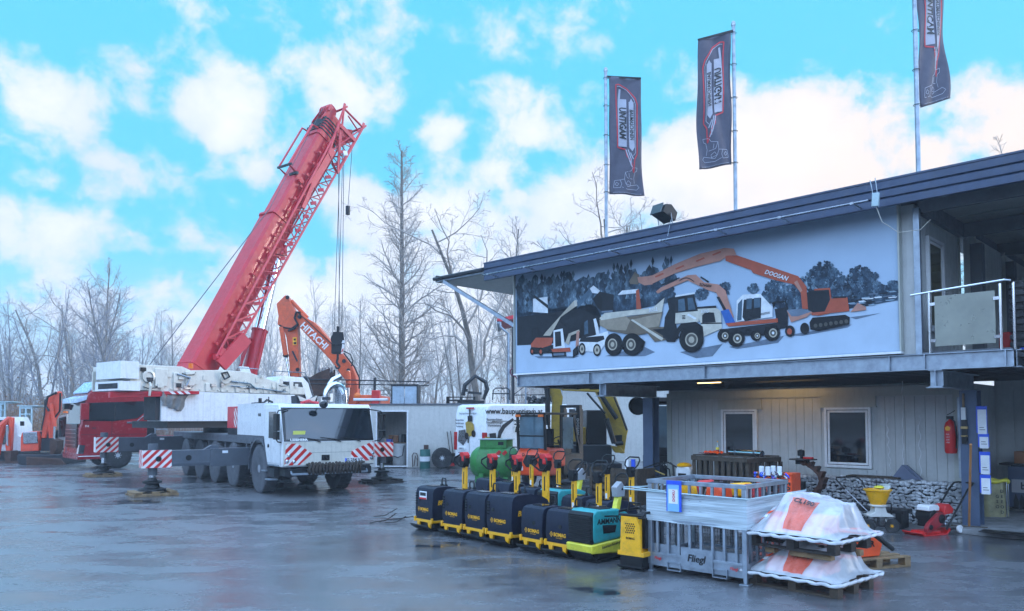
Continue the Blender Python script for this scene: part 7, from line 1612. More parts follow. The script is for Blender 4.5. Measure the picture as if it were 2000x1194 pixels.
# leaflets, brush on the right column
for k, (x, z0, z1, lab) in enumerate(((.17, 1.75, 2.22, 'uppermost'), (.19, 1.5, 1.74, 'second'), (.2, 1.05, 1.42, 'third'), (.2, .70, 1.02, 'lowest'))):
    b = MB(FB).use('bluebag').box(x - .02, x + .15, 1.60, 1.615, z0, z1).use('paper').box(x + .005, x + .14, 1.592, 1.599, z0 - .02, z1 - .06).use('textblack').box(x + .03, x + .12, 1.589, 1.591, z0 + .05, z0 + .06).box(x + .03, x + .1, 1.589, 1.591, z0 + .09, z0 + .1)
    tag(b.build('leaflet_pouch'), lab + ' blue and white leaflet pouch on the right steel column', 'pouch', 'leaflet pouches on the column')
b = MB(FB).use('wood').box(-.08, -.05, 1.66, 1.7, 2.2, 2.45).use('white').box(-.1, -.03, 1.65, 1.7, 1.98, 2.2).use('copper').box(-.11, .0, 1.64, 1.69, 1.82, 1.86).box(-.11, .0, 1.64, 1.69, 1.68, 1.70).use('black').box(-.1, -.01, 1.65, 1.68, 1.55, 1.98); tag(b.build('strap_bundle'), 'ratchet strap hanging at the top of the right steel column', 'strap')
# broom
bq = gp(1893, 1040); bt = dp(1896, 868, 12.6)
t = thing('broom', 'red-bristled broom leaning on the right steel column', 'broom', (bq.x, bq.y, 0))
MB().use(mat('broom_wood', 'b87c44', .6, 0)).cyl(bq + V((0, 0, .1)), bt, .019, n=8).build('handle', t)
bf = Fr((bq.x, bq.y), -32); MB(bf).use('oldwood').box(-.28, .28, -.03, .03, .07, .11).build('head', t)
b = MB(bf).use('redplain')
for k in range(60): x = -.27 + (k % 30) * .0186; b.bar((x, -.02 + .04 * (k // 30), .07), (x + random.uniform(-.012, .012), -.03 + .06 * (k // 30), .0), .012)
b.build('bristles', t)
# red plate compactor with white engine
q0 = gp(1806, 1049); R8 = Fr((q0.x, q0.y), 24)
rc = thing('plate_compactor', 'red plate compactor with white and black engine and folding handle, in front of the gabion', 'plate compactor', R8)
b = MB(R8).use('redplain').poly([(-.08, .06), (.0, .0), (.62, .0), (.74, .1), (.72, .12), (.6, .03), (.02, .03), (-.07, .08)], 0, .42).poly([(.1, .03), (.5, .03), (.5, .08), (.1, .08)], .05, .37); b.build('base_plate', rc, .008)
b = MB(R8).use(mat('dark_red', '8c1620', .4, 0, dirt=.3)).poly([(.05, .08), (.15, .02 + .06), (.45, .2), (.55, .3), (.5, .42), (.38, .42), (.1, .24), (.04, .16)], -.03, .05); b.use('black').lathe([(.05, 0), (.05, .02), (.0001, .022)], (.13, -.03, .17), (0, -1, 0), 16).lathe([(.09, 0), (.08, .015), (.05, .015), (.04, .03), (.0001, .03)], (.43, -.03, .31), (0, -1, 0), 18); b.build('belt_guard', rc, .01)
b = MB(R8).use('black').box(.25, .62, .08, .35, .15, .42).cyl((.35, .05, .35), (.35, .38, .35), .12, n=12).use('white').poly([(.2, .45), (.5, .45), (.5, .52), (.46, .56), (.24, .56), (.2, .52)], .06, .32).use('redplain').poly([(.62, .36), (.86, .38), (.9, .46), (.78, .56), (.66, .54)], .06, .3).use('steel').box(.5, .62, .05, .1, .22, .32).cyl((.6, .0, .2), (.6, .12, .2), .04, n=10); b.build('engine', rc, .015)
b = MB(R8).use('black').tube([(.62, .02, .1), (1.0, .02, .55), (1.25, .02, .82), (1.38, .02, .92), (1.46, .05, .93), (1.46, .37, .93), (1.38, .4, .92), (1.25, .4, .82), (1.0, .4, .55), (.62, .4, .1)], .018, 8); b.bar((1.0, .02, .56), (1.0, .4, .56), .02); b.build('handle', rc)
for y in (-.04, .40): MB(R8).use('white').lathe([(.0001, -.02), (.07, -.02), (.075, .0), (.07, .02), (.04, .02), (.035, .01), (.0001, .015)], (.9, y, .10), (0, -1, 0), 18).build('transport_wheel', rc)
MB(R8).use('darksteel').bar((.9, -.02, .1), (.9, .38, .1), .02).bar((.7, .0, .1), (.9, 0, .1), .03).build('axle', rc)
rc.scale = (.92, .92, .92)
# salt spreader
q1 = gp(1716, 1040); SP = Fr((q1.x, q1.y), -4)
sp = thing('salt_spreader', 'push-along salt spreader with yellow cone hopper and two small wheels', 'spreader', SP)
b = MB(SP).use('yellow').lathe([(.10, .46), (.12, .56), (.15, .60), (.255, .88), (.285, .90), (.285, .925), (.24, .925), (.14, .62), (.08, .5)], (0, 0, 0), n=30); b.build('hopper', sp)
b = MB(SP).use('offwhite').lathe([(.17, .555), (.19, .56), (.19, .59), (.17, .60)], (0, 0, 0), n=24).poly([(-.24, .34), (.26, .34), (.27, .37), (.13, .44), (.1, .56), (-.1, .56), (-.12, .44), (-.24, .38)], -.14, .14); b.build('shroud', sp, .01)
for sx_ in (-.24, .26): wheel(sp, SP, (sx_, -.08, .15), .15, .09, (-.55, -.85, 0), rim='yellow', tread=False, n=20)
b = MB(SP).use('black').cyl((-.24, 0, .13), (.26, 0, .13), .015, n=8).bar((0, 0, .13), (0, 0, .36), .04).use('steel').cyl((-.1, .1, .35), (-.55, .5, .92), .012, n=8).cyl((.1, .1, .35), (-.1, .5, .92), .012, n=8).use('black').tube([(-.52, .47, .88), (-.66, .62, 1.08), (-.64, .66, 1.12), (-.2, .68, 1.14), (-.1, .6, 1.05), (-.08, .48, .9)], .018, 7).use('offwhite').bar((.12, -.05, .3), (.2, -.05, .14), .02); b.build('handle', sp)
b = MB(SP).use(film_mat('clear_bag', 'c8d4d0', (.5, .8))).grid(lambda u, v: (.04 + .22 * u * (1 - .2 * v) + .02 * sin(v * 12), .05 + .06 * sin(u * 3) - .05, 1.03 - .40 * v * (.2 + .8 * u)), 10, 10); b.use('lime').sph((.03, 0, .96), .1, (1.1, 1, .4)); b.build('bag', sp)
sp.scale = (.82, .82, .82)
SPAN = MB(FB).use('black').box(-2.2, -.9, 1.0, 1.5, .28, .34).box(-2.15, -2.05, 1.05, 1.45, 0, .28).box(-1.05, -.95, 1.05, 1.45, 0, .28).tube([(-1.9, 1.0, .3), (-1.9, .95, .2), (-1.5, .95, .16), (-1.5, 1.0, .3)], .02, 6).tube([(-1.75, 1.0, .3), (-1.75, 1.0, .46), (-1.1, 1.0, .46), (-1.1, 1.0, .3)], .02, 6)
tag(SPAN.build('low_rack', bev=.004), 'low black metal rack between the spreader and the red compactor', 'rack')
# wooden crates with things on
cxa = FB.fy(1357, 930, .75); 
WX = ffr(cxa[0] + .02, .65, -12)
t = thing('wooden_crate', 'big dark brown slatted crate made of pallets behind the mesh crate', 'crate', WX)
b = MB(WX).use('oldwood'); Wc, Dc, Hc = 1.45, 1.0, 1.22
for k in range(9): b.box(0, Wc, k * .112, k * .112 + .1, Hc, Hc + .022)
for k in range(10): x = k * Wc / 9.2; b.box(x, x + .09, -.02, .0, .08, Hc - .1); b.box(x, x + .09, Dc, Dc + .02, .08, Hc - .1)
for k in range(8): y = k * Dc / 7.4; b.box(-.02, 0, y, y + .09, .08, Hc - .1); b.box(Wc, Wc + .02, y, y + .09, .08, Hc - .1)
for z in (.0, Hc - .1, Hc - .022): b.box(-.02, Wc + .02, -.04, -.02, z, z + .08 if z < Hc - .05 else z + .02).box(Wc + .02, Wc + .04, -.04, Dc, z, z + .08 if z < Hc - .05 else z + .02)
for x in (0, Wc / 2, Wc - .09): b.box(x, x + .09, -.035, 0, Hc - .1, Hc)
b.build('slats', t, .003)
P = WX.w(.42, .3, 0); b = MB(ffr(0, 0)); 
f = Fr((P.x, P.y), 0, oz=Hc + .024)
t = thing('bottle', 'clear bottle with yellow label and reddish drink, standing on the wooden crate', 'bottle', f)
MB(f).use(mat('bottle_glass', 'c9d6cf', .1, 0, var=0, trans=.6, alpha=.8)).lathe([(.035, .09), (.035, .17), (.014, .22), (.013, .26)], n=14).build('glass', t); MB(f).use('truckred').lathe([(.033, 0), (.035, .01), (.035, .09)], n=14).build('drink', t); MB(f).use('lime').lathe([(.036, .1), (.036, .15)], n=14).build('label', t); MB(f).use('yellow').lathe([(.014, .26), (.014, .28), (.0001, .281)], n=10).build('cap', t)
b = MB(WX)
for m, x0 in (('brightorange', .2), ('truckred', .05)):
    b = MB(WX).use(m).grid(lambda u, v: (x0 + .35 * u, .1 + .3 * v + .05 * sin(u * 6), Hc + .03 + (.035 if m == 'brightorange' else .012) * (1 + sin(u * 9 + v * 7) * sin(v * 8))), 14, 10)
    tag(b.build('cloth'), {'brightorange': 'bright orange cloth crumpled on the wooden crate', 'truckred': 'dark red net cloth lying on the wooden crate'}[m], 'cloth')
b = MB(WX).use('chrome').cyl((.72, .35, Hc + .085), (1.62, .25, Hc + .085), .06, n=20, caps=False).use('steel').cyl((.88, .333, Hc + .085), (.93, .327, Hc + .085), .066, n=20).cyl((1.42, .275, Hc + .085), (1.47, .268, Hc + .085), .066, n=20); tag(b.build('metal_pipe'), 'shiny metal pipe lying on the wooden crate', 'pipe')
# white canister with yellow lid
cn = FB.fy(1338, 915, 1.2); CN = ffr(cn[0], 1.2)
t = thing('canister', 'white canister with yellow lid standing left of the wooden crate', 'canister', CN)
MB(CN).use('galv').box(-.4, .35, -.25, .3, .0, .62).build('stand', t, .01)
MB(CN).use('white').poly([(-.17, .63), (.2, .63), (.22, .85), (.15, .93), (-.14, .93), (-.18, .85)], -.12, .14).build('body', t, .03); MB(CN).use('yellow').lathe([(.16, .93), (.17, .96), (.12, 1.0), (.0001, 1.02)], (-.02, 0, 0), n=20).build('lid', t); MB(CN).use('black').tube([(-.2, -.14, .66), (-.22, -.14, .95), (-.3, -.14, 1.0)], .022, 6).box(-.1, .1, -.13, -.12, .72, .78).build('strap', t)
# black cutter machine left of it
cf = ffr(FB.fy(1295, 915, 1.35)[0], 1.35)
t = thing('machine', 'black small machine with tubular frame standing beside the left column', 'machine', cf)
b = MB(cf).use('black').box(-.35, .2, -.2, .25, .05, .65).tube([(-.45, -.2, .55), (-.4, -.2, .85), (0, -.2, .98), (.3, -.2, .85), (.35, -.2, .5)], .02, 6).tube([(-.4, .2, .85), (0, .2, .98), (.3, .2, .85)], .02, 6).bar((0, -.2, .98), (0, .2, .98), .02); b.build('body', t, .02); MB(cf).use('exyellow').tube([(-.4, -.23, .7), (-.1, -.25, .82), (.2, -.23, .72)], .015, 6).build('stripe', t)
# orange box with number
ob = ffr(FB.fy(1512, 965, .0)[0], .0, 6)
t = thing('orange_box', 'orange steel tool box with black number behind the mesh crate', 'box', ob)
b = MB(ob).use(ORB).box(-.35, .33, 0, .5, .6, .97).box(-.38, .36, -.03, .02, .95, .985).box(-.38, .36, -.03, .53, .0, .55).use('black').poly([(-.1, .62), (.05, .62), (.1, .72), (-.05, .82)], -.006, .0); b.use('textblack').text('50', .17, (.24, -.006, .74), (0, 0, -1), (1, 0, 0), .03); b.build('body', t, .01)
# advent wreath
wf = Fr(tuple(dp(1505, 920, 12.6)[:2]), -40, oz=1.0)
t = thing('candle_wreath', 'twig wreath with four white candles and blue ribbon on the orange box', 'wreath', wf)
MB(wf).use('white').box(-.1, .1, -.1, .1, -.02, -.0).build('base', t)
b = MB(wf).use('rust')
for k in range(90): a = random.uniform(0, 6.28); r = random.uniform(.16, .25); p = V((r * cos(a), r * sin(a), random.uniform(.01, .1))); b.tube([p, p + V((random.uniform(-.09, .09), random.uniform(-.09, .09), random.uniform(-.02, .06)))], .007, 4)
b.build('twigs', t)
for x, y in ((-.12, -.08), (.02, -.16), (.0, .12), (.14, .02)): MB(wf).use('white').lathe([(.04, .08), (.04, .22), (.036, .225), (.0001, .222)], (x, y, 0), n=16).build('candle', t)
b = MB(wf)
for k in range(40):
    b.use(('bluebag', 'paper', 'pale', 'bluebag')[k % 4]); a = random.uniform(0, 6.28); r = random.uniform(.14, .27); p = (r * cos(a), r * sin(a), random.uniform(.05, .14))
    if k % 3: b.cb(p, (.07, .03, .01), a, .5, .8)
    else: b.sph(p, .025, n=8, m=5)
b.build('ribbon', t)
# stand made of a crawler chain with a disc on top
c7 = ffr(FB.fy(1590, 930, 1.35)[0], 1.35)
t = thing('chain_stand', 'small round table welded on a curved rusty crawler chain, in front of the window', 'table', c7)
b = MB(c7).use('rust'); pts = [(.0, .05), (-.04, .2), (-.08, .34), (-.05, .46), (.03, .56), (.12, .66), (.16, .78), (.12, .9), (.02, 1.0), (-.1, 1.08), (-.22, 1.12)]
for (x, z), (x2, z2) in zip(pts, pts[1:]):
    for y in (-.07, .05): b.bar((x, y, z), (x2, y, z2), .03, .07, up=(0, 1, 0)) if 0 else b.bar((x, y, z), (x2, y, z2), .035, .06)
    b.cyl((x2, -.1, z2), (x2, .1, z2), .028, n=8); b.cb((x2 + .05, 0, z2), (.05, .2, .12), ry=.4)
b.cyl((-.1, -.05, .3), (-.1, .05, .3), .16, n=16); b.build('chain', t, .004)
b = MB(c7).use('darksteel').cyl((-.22, 0, 1.17), (-.22, 0, 1.19), .27, n=28).box(-.36, -.1, -.05, .05, 1.08, 1.17); b.build('table_top', t, .004)
b = MB(c7).use('black').cyl((-.25, 0, 1.195), (-.25, 0, 1.25), .03, n=10).poly([(-.32, 1.25), (-.2, 1.24), (-.2, 1.36), (-.26, 1.38), (-.32, 1.36)], -.04, .04); tag(b.build('figurine', bev=.01), 'small black ornament standing on the round chain table', 'ornament')
b = MB(c7).use('redplain').box(-.2, -.02, -.05, .05, 1.195, 1.23); tag(b.build('red_tin', bev=.008), 'small red tin beside the ornament on the round chain table', 'tin')
b = MB(c7).use('black').box(-1.0, -.3, .15, .3, .45, .72).box(-1.05, -.95, .2, .3, 0, .5).box(-.4, -.3, .2, .3, 0, .5); tag(b.build('iron_trough', bev=.01), 'black iron trough standing between the wooden crate and the chain table', 'trough')
# pallet crate with tools behind the second row
wf2 = Fr(tuple(dp(1215, 930, 17.5)[:2]), -38)
t = thing('pallet_box', 'open brown pallet box behind the compactors and left of the steel column', 'box', wf2)
b = MB(wf2).use('oldwood')
for k in range(5): b.box(-.6, .6, -.4, -.37, .1 + k * .16, .2 + k * .16); b.box(-.6, .6, .37, .4, .1 + k * .16, .2 + k * .16)
for x in (-.6, 0, .55): b.box(x, x + .06, -.43, -.40, 0, .9)
b.box(-.62, -.6, -.4, .4, .1, .9).box(.6, .62, -.4, .4, .1, .9); b.build('slats', t, .003)
b = MB(wf2).use('bluebag').cyl((.4, -.2, .9), (.4, -.2, 1.1), .05, n=10).use('white').lathe([(.05, .0), (.05, .2), (.02, .26)], (.3, -.3, .88), n=10); tag(b.build('spray_can'), 'white spray can standing on the pallet box by the column', 'can')
# bin bag stand and bar on the right
bs = Fr(tuple(gp(1940, 1018)[:2]), -20)
t = thing('bag_stand', 'steel bag stand with an olive yellow refuse sack and printed letters', 'bag stand', bs)
b = MB(bs).use('chrome').cyl((.2, -.15, 0), (.2, -.15, .82), .012, n=8).cyl((-.2, -.15, 0), (-.2, -.15, .82), .012, n=8).cyl((.3, .15, 0), (.3, .15, .82), .012, n=8); b.build('frame', t)
SK = mat('sack_olive', '8f8a66', .35, 0, var=.35, sc=5, bump=.5, bsc=8, alpha=.93)
b = MB(bs).use(SK).grid(lambda u, v: ((.24 + .03 * sin(v * 7 + u * 20)) * cos(u * 2 * pi), (.19 + .02 * sin(u * 31)) * sin(u * 2 * pi), .05 + .72 * v), 30, 14); b.use('lime').tube([(.27 * cos(a), .21 * sin(a), .79 + .02 * sin(a * 5)) for a in [k * pi / 10 for k in range(20)]], .035, 7, True); b.build('sack', t, smooth=180)
b = MB(bs).use('textblack')
for k, l in enumerate('OGESO'): b.text('DEEO' [k % 4], .08, (.11, -.222, .6 - k * .1), bold=.02)
for k, l in enumerate('GSO'): b.text(l, .08, (.03, -.226, .5 - k * .1), bold=.02)
b.build('lettering', t, smooth=0)
br = Fr(tuple(gp(1975, 1010)[:2]), -40)
br = Fr(tuple(FB.w(.02, 4.3)[:2]), .708, -.706, .1)
t = thing('bar_counter', 'dark serving counter with printed front at the right edge under the balcony', 'counter', br)
b = MB(br).use('black').box(-.15, 1.8, .0, .6, .96, 1.0).box(.05, 1.7, .05, .55, .1, .96).use('fascia').box(.0, 1.75, .03, .05, .12, .94); b.build('cabinet', t, .01)
b = MB(br).use('tarp').box(.06, 1.7, .02, .03, .42, .68).use('textblack').text('bangl', .2, (.42, .016, .55), bold=.02); b.use('black')
for k in range(8): b.poly([(.1 + k * .1, .1), (.17 + k * .1, .1), (.19 + k * .1, .22 + .05 * (k % 3)), (.13 + k * .1, .4), (.09 + k * .1, .25)], .0, .016)
b.build('printed_front', t, smooth=0)
b = MB(br).use('cardboard').box(.1, .45, .1, .4, 1.0, 1.24); tag(b.build('carton', bev=.006), 'brown orange carton standing on the dark counter', 'carton')
b = MB(br).use('amber').lathe([(.045, 1.0), (.05, 1.02), (.05, 1.12), (.015, 1.2)], (.55, .15, 0), n=14).use('paper').lathe([(.016, 1.2), (.018, 1.29), (.0001, 1.3)], (.55, .15, 0), n=10).lathe([(.052, 1.03), (.052, 1.08)], (.55, .15, 0), n=14); tag(b.build('bottle'), 'orange bottle with white cap standing right of the carton on the counter', 'bottle')
b = MB(FB).use('black').box(.3, 1.3, .9, 1.3, .102, .11); tag(b.build('door_mat'), 'dark mat on the slab beside the right column', 'mat')
b = MB(FB).use('white').box(.95, 1.05, 4.9, 4.94, 1.5, 1.65).use('black').tube([(1.0, 4.9, 1.5), (1.05, 4.85, 1.3), (1.0, 4.85, 1.2)], .012, 5); tag(b.build('socket'), 'small socket box with cable on the back wall', 'socket')
# balcony clutter
b = MB(FB).use('tyre')
for k in range(9): b.box(1.0, 1.22, .15, .4, 3.12 + k * .115, 3.19 + k * .115).box(1.04, 1.18, .18, .37, 3.19 + k * .115, 3.235 + k * .115)
tag(b.build('rubber_track', bev=.008), 'stack of dark rubber track pads at the balcony corner', 'track')
b = MB(FB).use('redplain').box(.75, .92, .6, .8, 3.10, 3.4); tag(b.build('red_canister', bev=.02), 'red canister on the balcony floor behind the glass panel', 'canister')
b = MB(FB).use('bluebag').sph((.85, 2.2, 4.25), .14, (1, .8, 1.1)).box(.75, .95, 2.1, 2.3, 3.1, 4.2); tag(b.build('blue_sack'), 'dark blue sack on the balcony', 'sack')
# ================================================================ TREES
BARK = mat('bark', '665d54', .9, 0, var=.4, sc=4, bump=.6, bsc=20); TWIG = mat('twig_bark', '9b9188', .9, 0, var=.3, sc=1); TWIGD = mat('twig_dark', '77757a', .9, 0, var=.3, sc=1); LEAF = mat('dead_leaf', '7a5a38', .8, 0, var=.4, sc=2)  # twig colours paled, so part of the mist on the crowns is colour
class TB:
    def __init__(s): s.v = []; s.f = []
    def tube(s, pts, r0, r1, n):
        k = len(pts); o = len(s.v); _, a, b = basis(pts[-1] - pts[0])
        for i, p in enumerate(pts):
            r = r0 + (r1 - r0) * i / (k - 1)
            for j in range(n): s.v.append(p + (a * cos(2 * pi * j / n) + b * sin(2 * pi * j / n)) * r)
        for i in range(k - 1):
            for j in range(n): s.f.append((o + i * n + j, o + i * n + (j + 1) % n, o + (i + 1) * n + (j + 1) % n, o + (i + 1) * n + j))
def grow(tb, rnd, p, d, ln, r, lv, cfg, out):
    n = (6, 5, 4, 3)[min(lv, 3)]; seg = (8, 6, 4, 2, 2)[min(lv, 4)]; pts = [p]; dd = d.copy(); wob = cfg['wob'] * (1 if lv else .25)
    for i in range(seg):
        dd = (dd + V((rnd.gauss(0, 1), rnd.gauss(0, 1), rnd.gauss(0, 1))) * wob * .35 + V((0, 0, cfg['up'][min(lv, len(cfg['up']) - 1)])) * .12).normalized(); pts.append(pts[-1] + dd * ln / seg)
    out[0 if lv == 0 else 1].tube(pts, r, max(.006, r * (.25 if lv == 0 else .3)), n)
    if lv >= cfg['lv']: return
    nb = cfg['n'][lv]; st = cfg['start'][min(lv, len(cfg['start']) - 1)]
    for k in range(nb):
        f = st + (1 - st) * (k + rnd.random() * .7) / nb; f = min(f, .99); i = int(f * seg); q = pts[i].lerp(pts[min(i + 1, seg)], f * seg - i)
        ax = (pts[min(i + 1, seg)] - pts[i]).normalized(); _, a, b = basis(ax); an = k * 2.4 + rnd.uniform(-.6, .6)
        sp = rad(rnd.uniform(*cfg['ang'][min(lv, len(cfg['ang']) - 1)])); nd = ax * cos(sp) + (a * cos(an) + b * sin(an)) * sin(sp)
        if lv == 0: l2 = ln * cfg['prof'](f) * rnd.uniform(.75, 1.15)
        else: l2 = ln * (1 - f * .55) * rnd.uniform(.35, .65)
        r2 = max(.007, min(r * (1 - f * .7) * .55, l2 * .022))
        if lv == 0: r2 = min(r2, .09)
        grow(tb, rnd, q, nd, l2, r2, lv + 1, cfg, out)
def tree_mesh(seed, h, r, cfg):
    rnd = random.Random(seed); out = [TB(), TB()]
    for k in range(cfg.get('stems', 1)):
        d = V((rnd.uniform(-.18, .18), rnd.uniform(-.18, .18), 1)).normalized() if cfg.get('stems', 1) > 1 else V((rnd.uniform(-.03, .03), 0, 1)).normalized()
        grow(None, rnd, V((k * .25 - .1, 0, -.05)), d, h * rnd.uniform(.85, 1), r, 0, cfg, out)
    return out
def mesh_of(tb, name, m):
    me = bpy.data.meshes.new(name); me.from_pydata(tb.v, [], tb.f); me.materials.append(m); return me
def tree(meshes, loc, lab, cat='tree', grp=None, sc=1.0, rz=0, name='bare_tree'):
    t = bpy.data.objects.new(name, None); COL.objects.link(t); t.location = loc; t.rotation_euler = (0, 0, rz); t.scale = (sc, sc, sc) if not isinstance(sc, tuple) else sc
    tag(t, lab, cat, grp)
    for nm, me in (('trunk', meshes[0]), ('crown', meshes[1])): o = bpy.data.objects.new(nm, me); COL.objects.link(o); o.parent = t
    return t
CF_L = dict(lv=3, n=(74, 11, 6), start=(.12, .12, .1), ang=((45, 72), (30, 60), (25, 60)), up=(0, .9, .3), wob=.35, prof=lambda f: .20 * (1 - f) ** .75 + .035)
CF_A = dict(lv=3, n=(26, 8, 5), start=(.28, .15, .1), ang=((30, 58), (28, 55), (25, 50)), up=(0, .9, .4), wob=.5, prof=lambda f: .32 * (1 - f) ** .6 + .06)
CF_O = dict(lv=4, n=(9, 6, 6, 4), start=(.32, .25, .15), ang=((35, 70), (30, 65), (25, 60)), up=(0, .6, .3), wob=.8, prof=lambda f: .55 - .2 * f)
CF_M = dict(lv=3, n=(11, 7, 5), start=(.3, .2, .1), ang=((22, 48), (25, 55), (25, 55)), up=(0, .8, .3), wob=.5, stems=3, prof=lambda f: .36 - .2 * f)
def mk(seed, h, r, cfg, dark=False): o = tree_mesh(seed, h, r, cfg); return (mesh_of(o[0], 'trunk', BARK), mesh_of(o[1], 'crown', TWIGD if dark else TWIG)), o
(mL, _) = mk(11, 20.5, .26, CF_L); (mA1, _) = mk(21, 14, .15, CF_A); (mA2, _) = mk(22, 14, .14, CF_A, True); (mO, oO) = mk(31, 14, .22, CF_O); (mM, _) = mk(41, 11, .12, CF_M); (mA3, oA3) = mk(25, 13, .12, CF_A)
def tat(px, Y, top, meshes, h, lab, rz=0, **k):
    p = dp(px, 750, Y); ztop = dp(px, top, Y).z; s_ = (ztop) / h
    return tree(meshes, (p.x, p.y, 0), lab, sc=s_, rz=rz, **k)
tat(784, 56, 262, mL, 20.3, 'very tall slender bare tree with conical crown, right of the crane', name='bare_tree')
tat(165, 80.6, 525, mA2, 13.6, 'tall dark bare tree left of the crane, leftmost of its dense clump', rz=1, grp='tall bare trees left of the crane'); tat(197, 77.5, 515, mA1, 13.6, 'tallest bare tree left of the crane, in the middle of its clump', rz=2.2, grp='tall bare trees left of the crane'); tat(236, 74.4, 522, mA2, 13.6, 'slender bare tree left of the crane, the one nearest the crane counterweight', rz=4, grp='tall bare trees left of the crane')
tat(150, 85.25, 560, mO, 13, 'broad spreading bare tree behind the tall clump on the left', rz=.4); tat(90, 96.1, 585, mO, 13, 'broad bare tree near the left edge, behind the excavators', rz=2); tat(20, 93, 640, mM, 10.6, 'bare multi-stemmed tree at the left edge', rz=1)
tat(940, 46, 405, mO, 13.2, 'broad bare tree with crooked limbs behind the roof corner', rz=1.5); tat(1003, 77.5, 440, mA1, 13.6, 'slim bare tree rising just left of the billboard roof', rz=.7); tat(905, 89.9, 600, mM, 10.6, 'multi-stemmed bare tree between the tall tree and the roof corner', rz=3)
tat(1165, 42, 398, mO, 13.2, 'bare tree showing above the roof beside the leftmost flagpole', rz=2.6); tat(1215, 44, 400, mM, 10.8, 'thin bare stems above the roof right of the leftmost flagpole', rz=.5)
tat(1322, 44, 420, mM, 10.8, 'bare twigs just above the roof right of the floodlight', rz=2); tat(1862, 30, 292, mM, 10.8, 'bare twigs above the roof right of the rightmost flagpole', rz=1)
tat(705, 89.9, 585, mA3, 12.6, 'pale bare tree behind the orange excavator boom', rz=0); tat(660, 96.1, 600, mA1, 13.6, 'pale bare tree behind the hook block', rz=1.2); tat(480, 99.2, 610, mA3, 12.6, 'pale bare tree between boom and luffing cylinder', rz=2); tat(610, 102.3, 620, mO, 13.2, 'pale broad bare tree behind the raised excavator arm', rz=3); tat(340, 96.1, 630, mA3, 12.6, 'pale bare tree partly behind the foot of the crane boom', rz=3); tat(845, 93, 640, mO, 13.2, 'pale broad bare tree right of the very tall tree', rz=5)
# far wood: hundreds of thin trees, one mass
rnd = random.Random(77)
protos = []
for s_ in range(5):
    cfg = dict(CF_M if s_ % 2 else CF_A); cfg['n'] = (10, 6, 3) if s_ % 2 else (20, 6, 3); cfg['stems'] = 2 if s_ % 2 else 1
    o = tree_mesh(100 + s_, 13, .12, cfg); vv = np.array([tuple(p) for p in o[0].v + o[1].v]); n0 = len(o[0].v); ff = np.array(o[0].f + [tuple(i + n0 for i in f) for f in o[1].f]); protos.append((vv, ff))
VV, FF, off = [], [], 0
def mass(count, x0, x1, ya, yb, ha, hb, name, lab, m):
    VV, FF, off = [], [], 0
    for k in range(count):
        vv, ff = protos[rnd.randrange(5)]; Y = ya + (yb - ya) * rnd.random(); px = rnd.uniform(x0, x1); X = (px - 1000) / 1500 * Y; s_ = rnd.uniform(ha, hb) / 13; a = rnd.uniform(0, 6.28)
        R = np.array([[cos(a), -sin(a), 0], [sin(a), cos(a), 0], [0, 0, 1]]); w_ = (vv @ R.T) * np.array([s_ * .9, s_ * .9, s_]) + np.array([X, Y, 0]); VV.append(w_); FF.append(ff + off); off += len(vv)
    me = bpy.data.meshes.new(name); me.from_pydata(np.concatenate(VV).tolist(), [], np.concatenate(FF).tolist()); me.materials.append(m); o = bpy.data.objects.new(name, me); COL.objects.link(o); tag(o, lab, None, None, 'stuff'); return o
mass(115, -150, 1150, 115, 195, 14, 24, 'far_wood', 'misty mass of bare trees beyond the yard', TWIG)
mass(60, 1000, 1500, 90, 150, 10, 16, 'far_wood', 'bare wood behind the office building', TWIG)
mass(34, -150, 330, 85, 120, 10, 18, 'far_wood', 'darker bare wood at the far left', TWIGD)
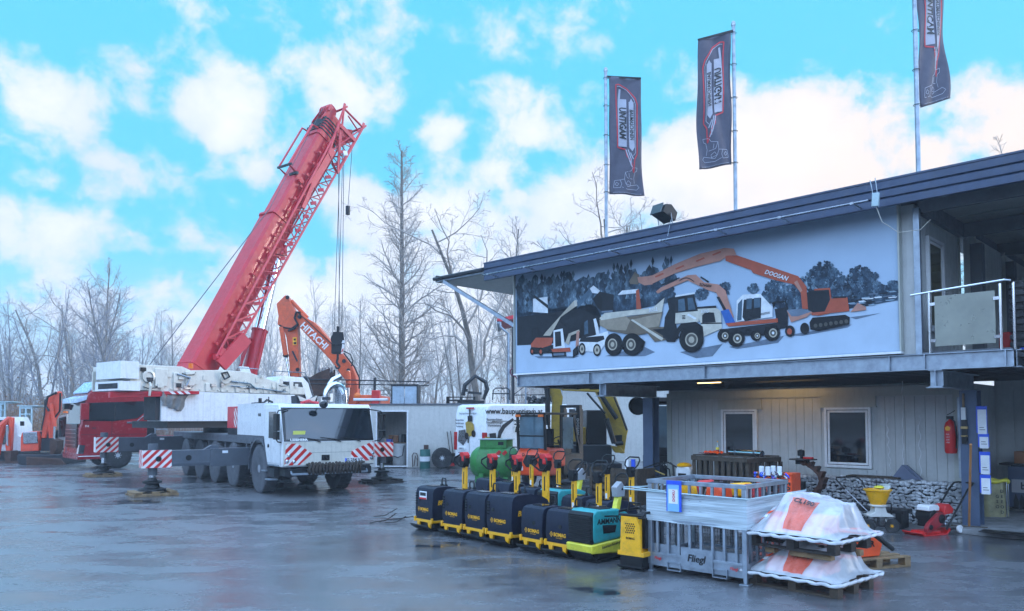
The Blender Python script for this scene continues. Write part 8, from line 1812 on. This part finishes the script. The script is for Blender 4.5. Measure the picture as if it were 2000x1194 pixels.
# scrub in front of the wood
b = TB()
for k in range(2600):
    Y = rnd.uniform(48, 75); px = rnd.uniform(-60, 1080); X = (px - 1000) / 1500 * Y; h = rnd.uniform(1.0, 3.4) * (1.25 if px > 780 or px < 330 else .8); d = V((rnd.gauss(0, .22), rnd.gauss(0, .22), 1)).normalized(); p = V((X, Y, 0)); q = p + d * h
    b.tube([p, q], .022, .006, 3)
    for j in range(3): f = rnd.uniform(.3, .9); pp = p + d * h * f; b.tube([pp, pp + V((rnd.gauss(0, .3), rnd.gauss(0, .3), rnd.uniform(.2, .5)))], .01, .004, 3)
me = mesh_of(b, 'scrub', mat('scrub_twig', '6f5443', .9, 0, var=.4, sc=.4)); o = bpy.data.objects.new('scrub', me); COL.objects.link(o); tag(o, 'brown leafless scrub at the edge of the wood', None, None, 'stuff')
b = MB().use(LEAF)
for k in range(9000):
    Y = rnd.uniform(44, 50); px = rnd.gauss(85, 55) if k % 4 else rnd.gauss(960, 60); X = (px - 1000) / 1500 * Y; z = abs(rnd.gauss(0, 1.5)) + .1; s_ = rnd.uniform(.025, .05); a = rnd.uniform(0, 6.28); c_ = V((X, Y, z)); u_ = V((cos(a), sin(a), rnd.uniform(-.5, .5))) * s_; v_ = V((-sin(a) * .5, cos(a) * .3, 1)).normalized() * s_
    b.add([c_ - u_, c_ + v_, c_ + u_, c_ - v_], [(0, 1, 2, 3)])
tag(b.build('withered_leaves', smooth=0), 'withered yellow-brown leaves on the scrub', kind='stuff')
# ================================================================ HAZE
hm = bpy.data.materials.new('haze'); hm.use_nodes = True; t = hm.node_tree; t.nodes.clear()
pv = t.nodes.new('ShaderNodeVolumePrincipled'); pv.inputs['Color'].default_value = (.93, .95, 1, 1); pv.inputs['Density'].default_value = HAZE_D ; pv.inputs['Anisotropy'].default_value = .1
ou = t.nodes.new('ShaderNodeOutputMaterial'); t.links.new(pv.outputs[0], ou.inputs['Volume'])
b = MB(); b.mats.append(hm); b.cur = 0; b.box(-270, 270, -40, 262, -1, 28); hz = b.build('haze', smooth=0); tag(hz, 'thin bluish morning mist over the yard and woods', kind='stuff')
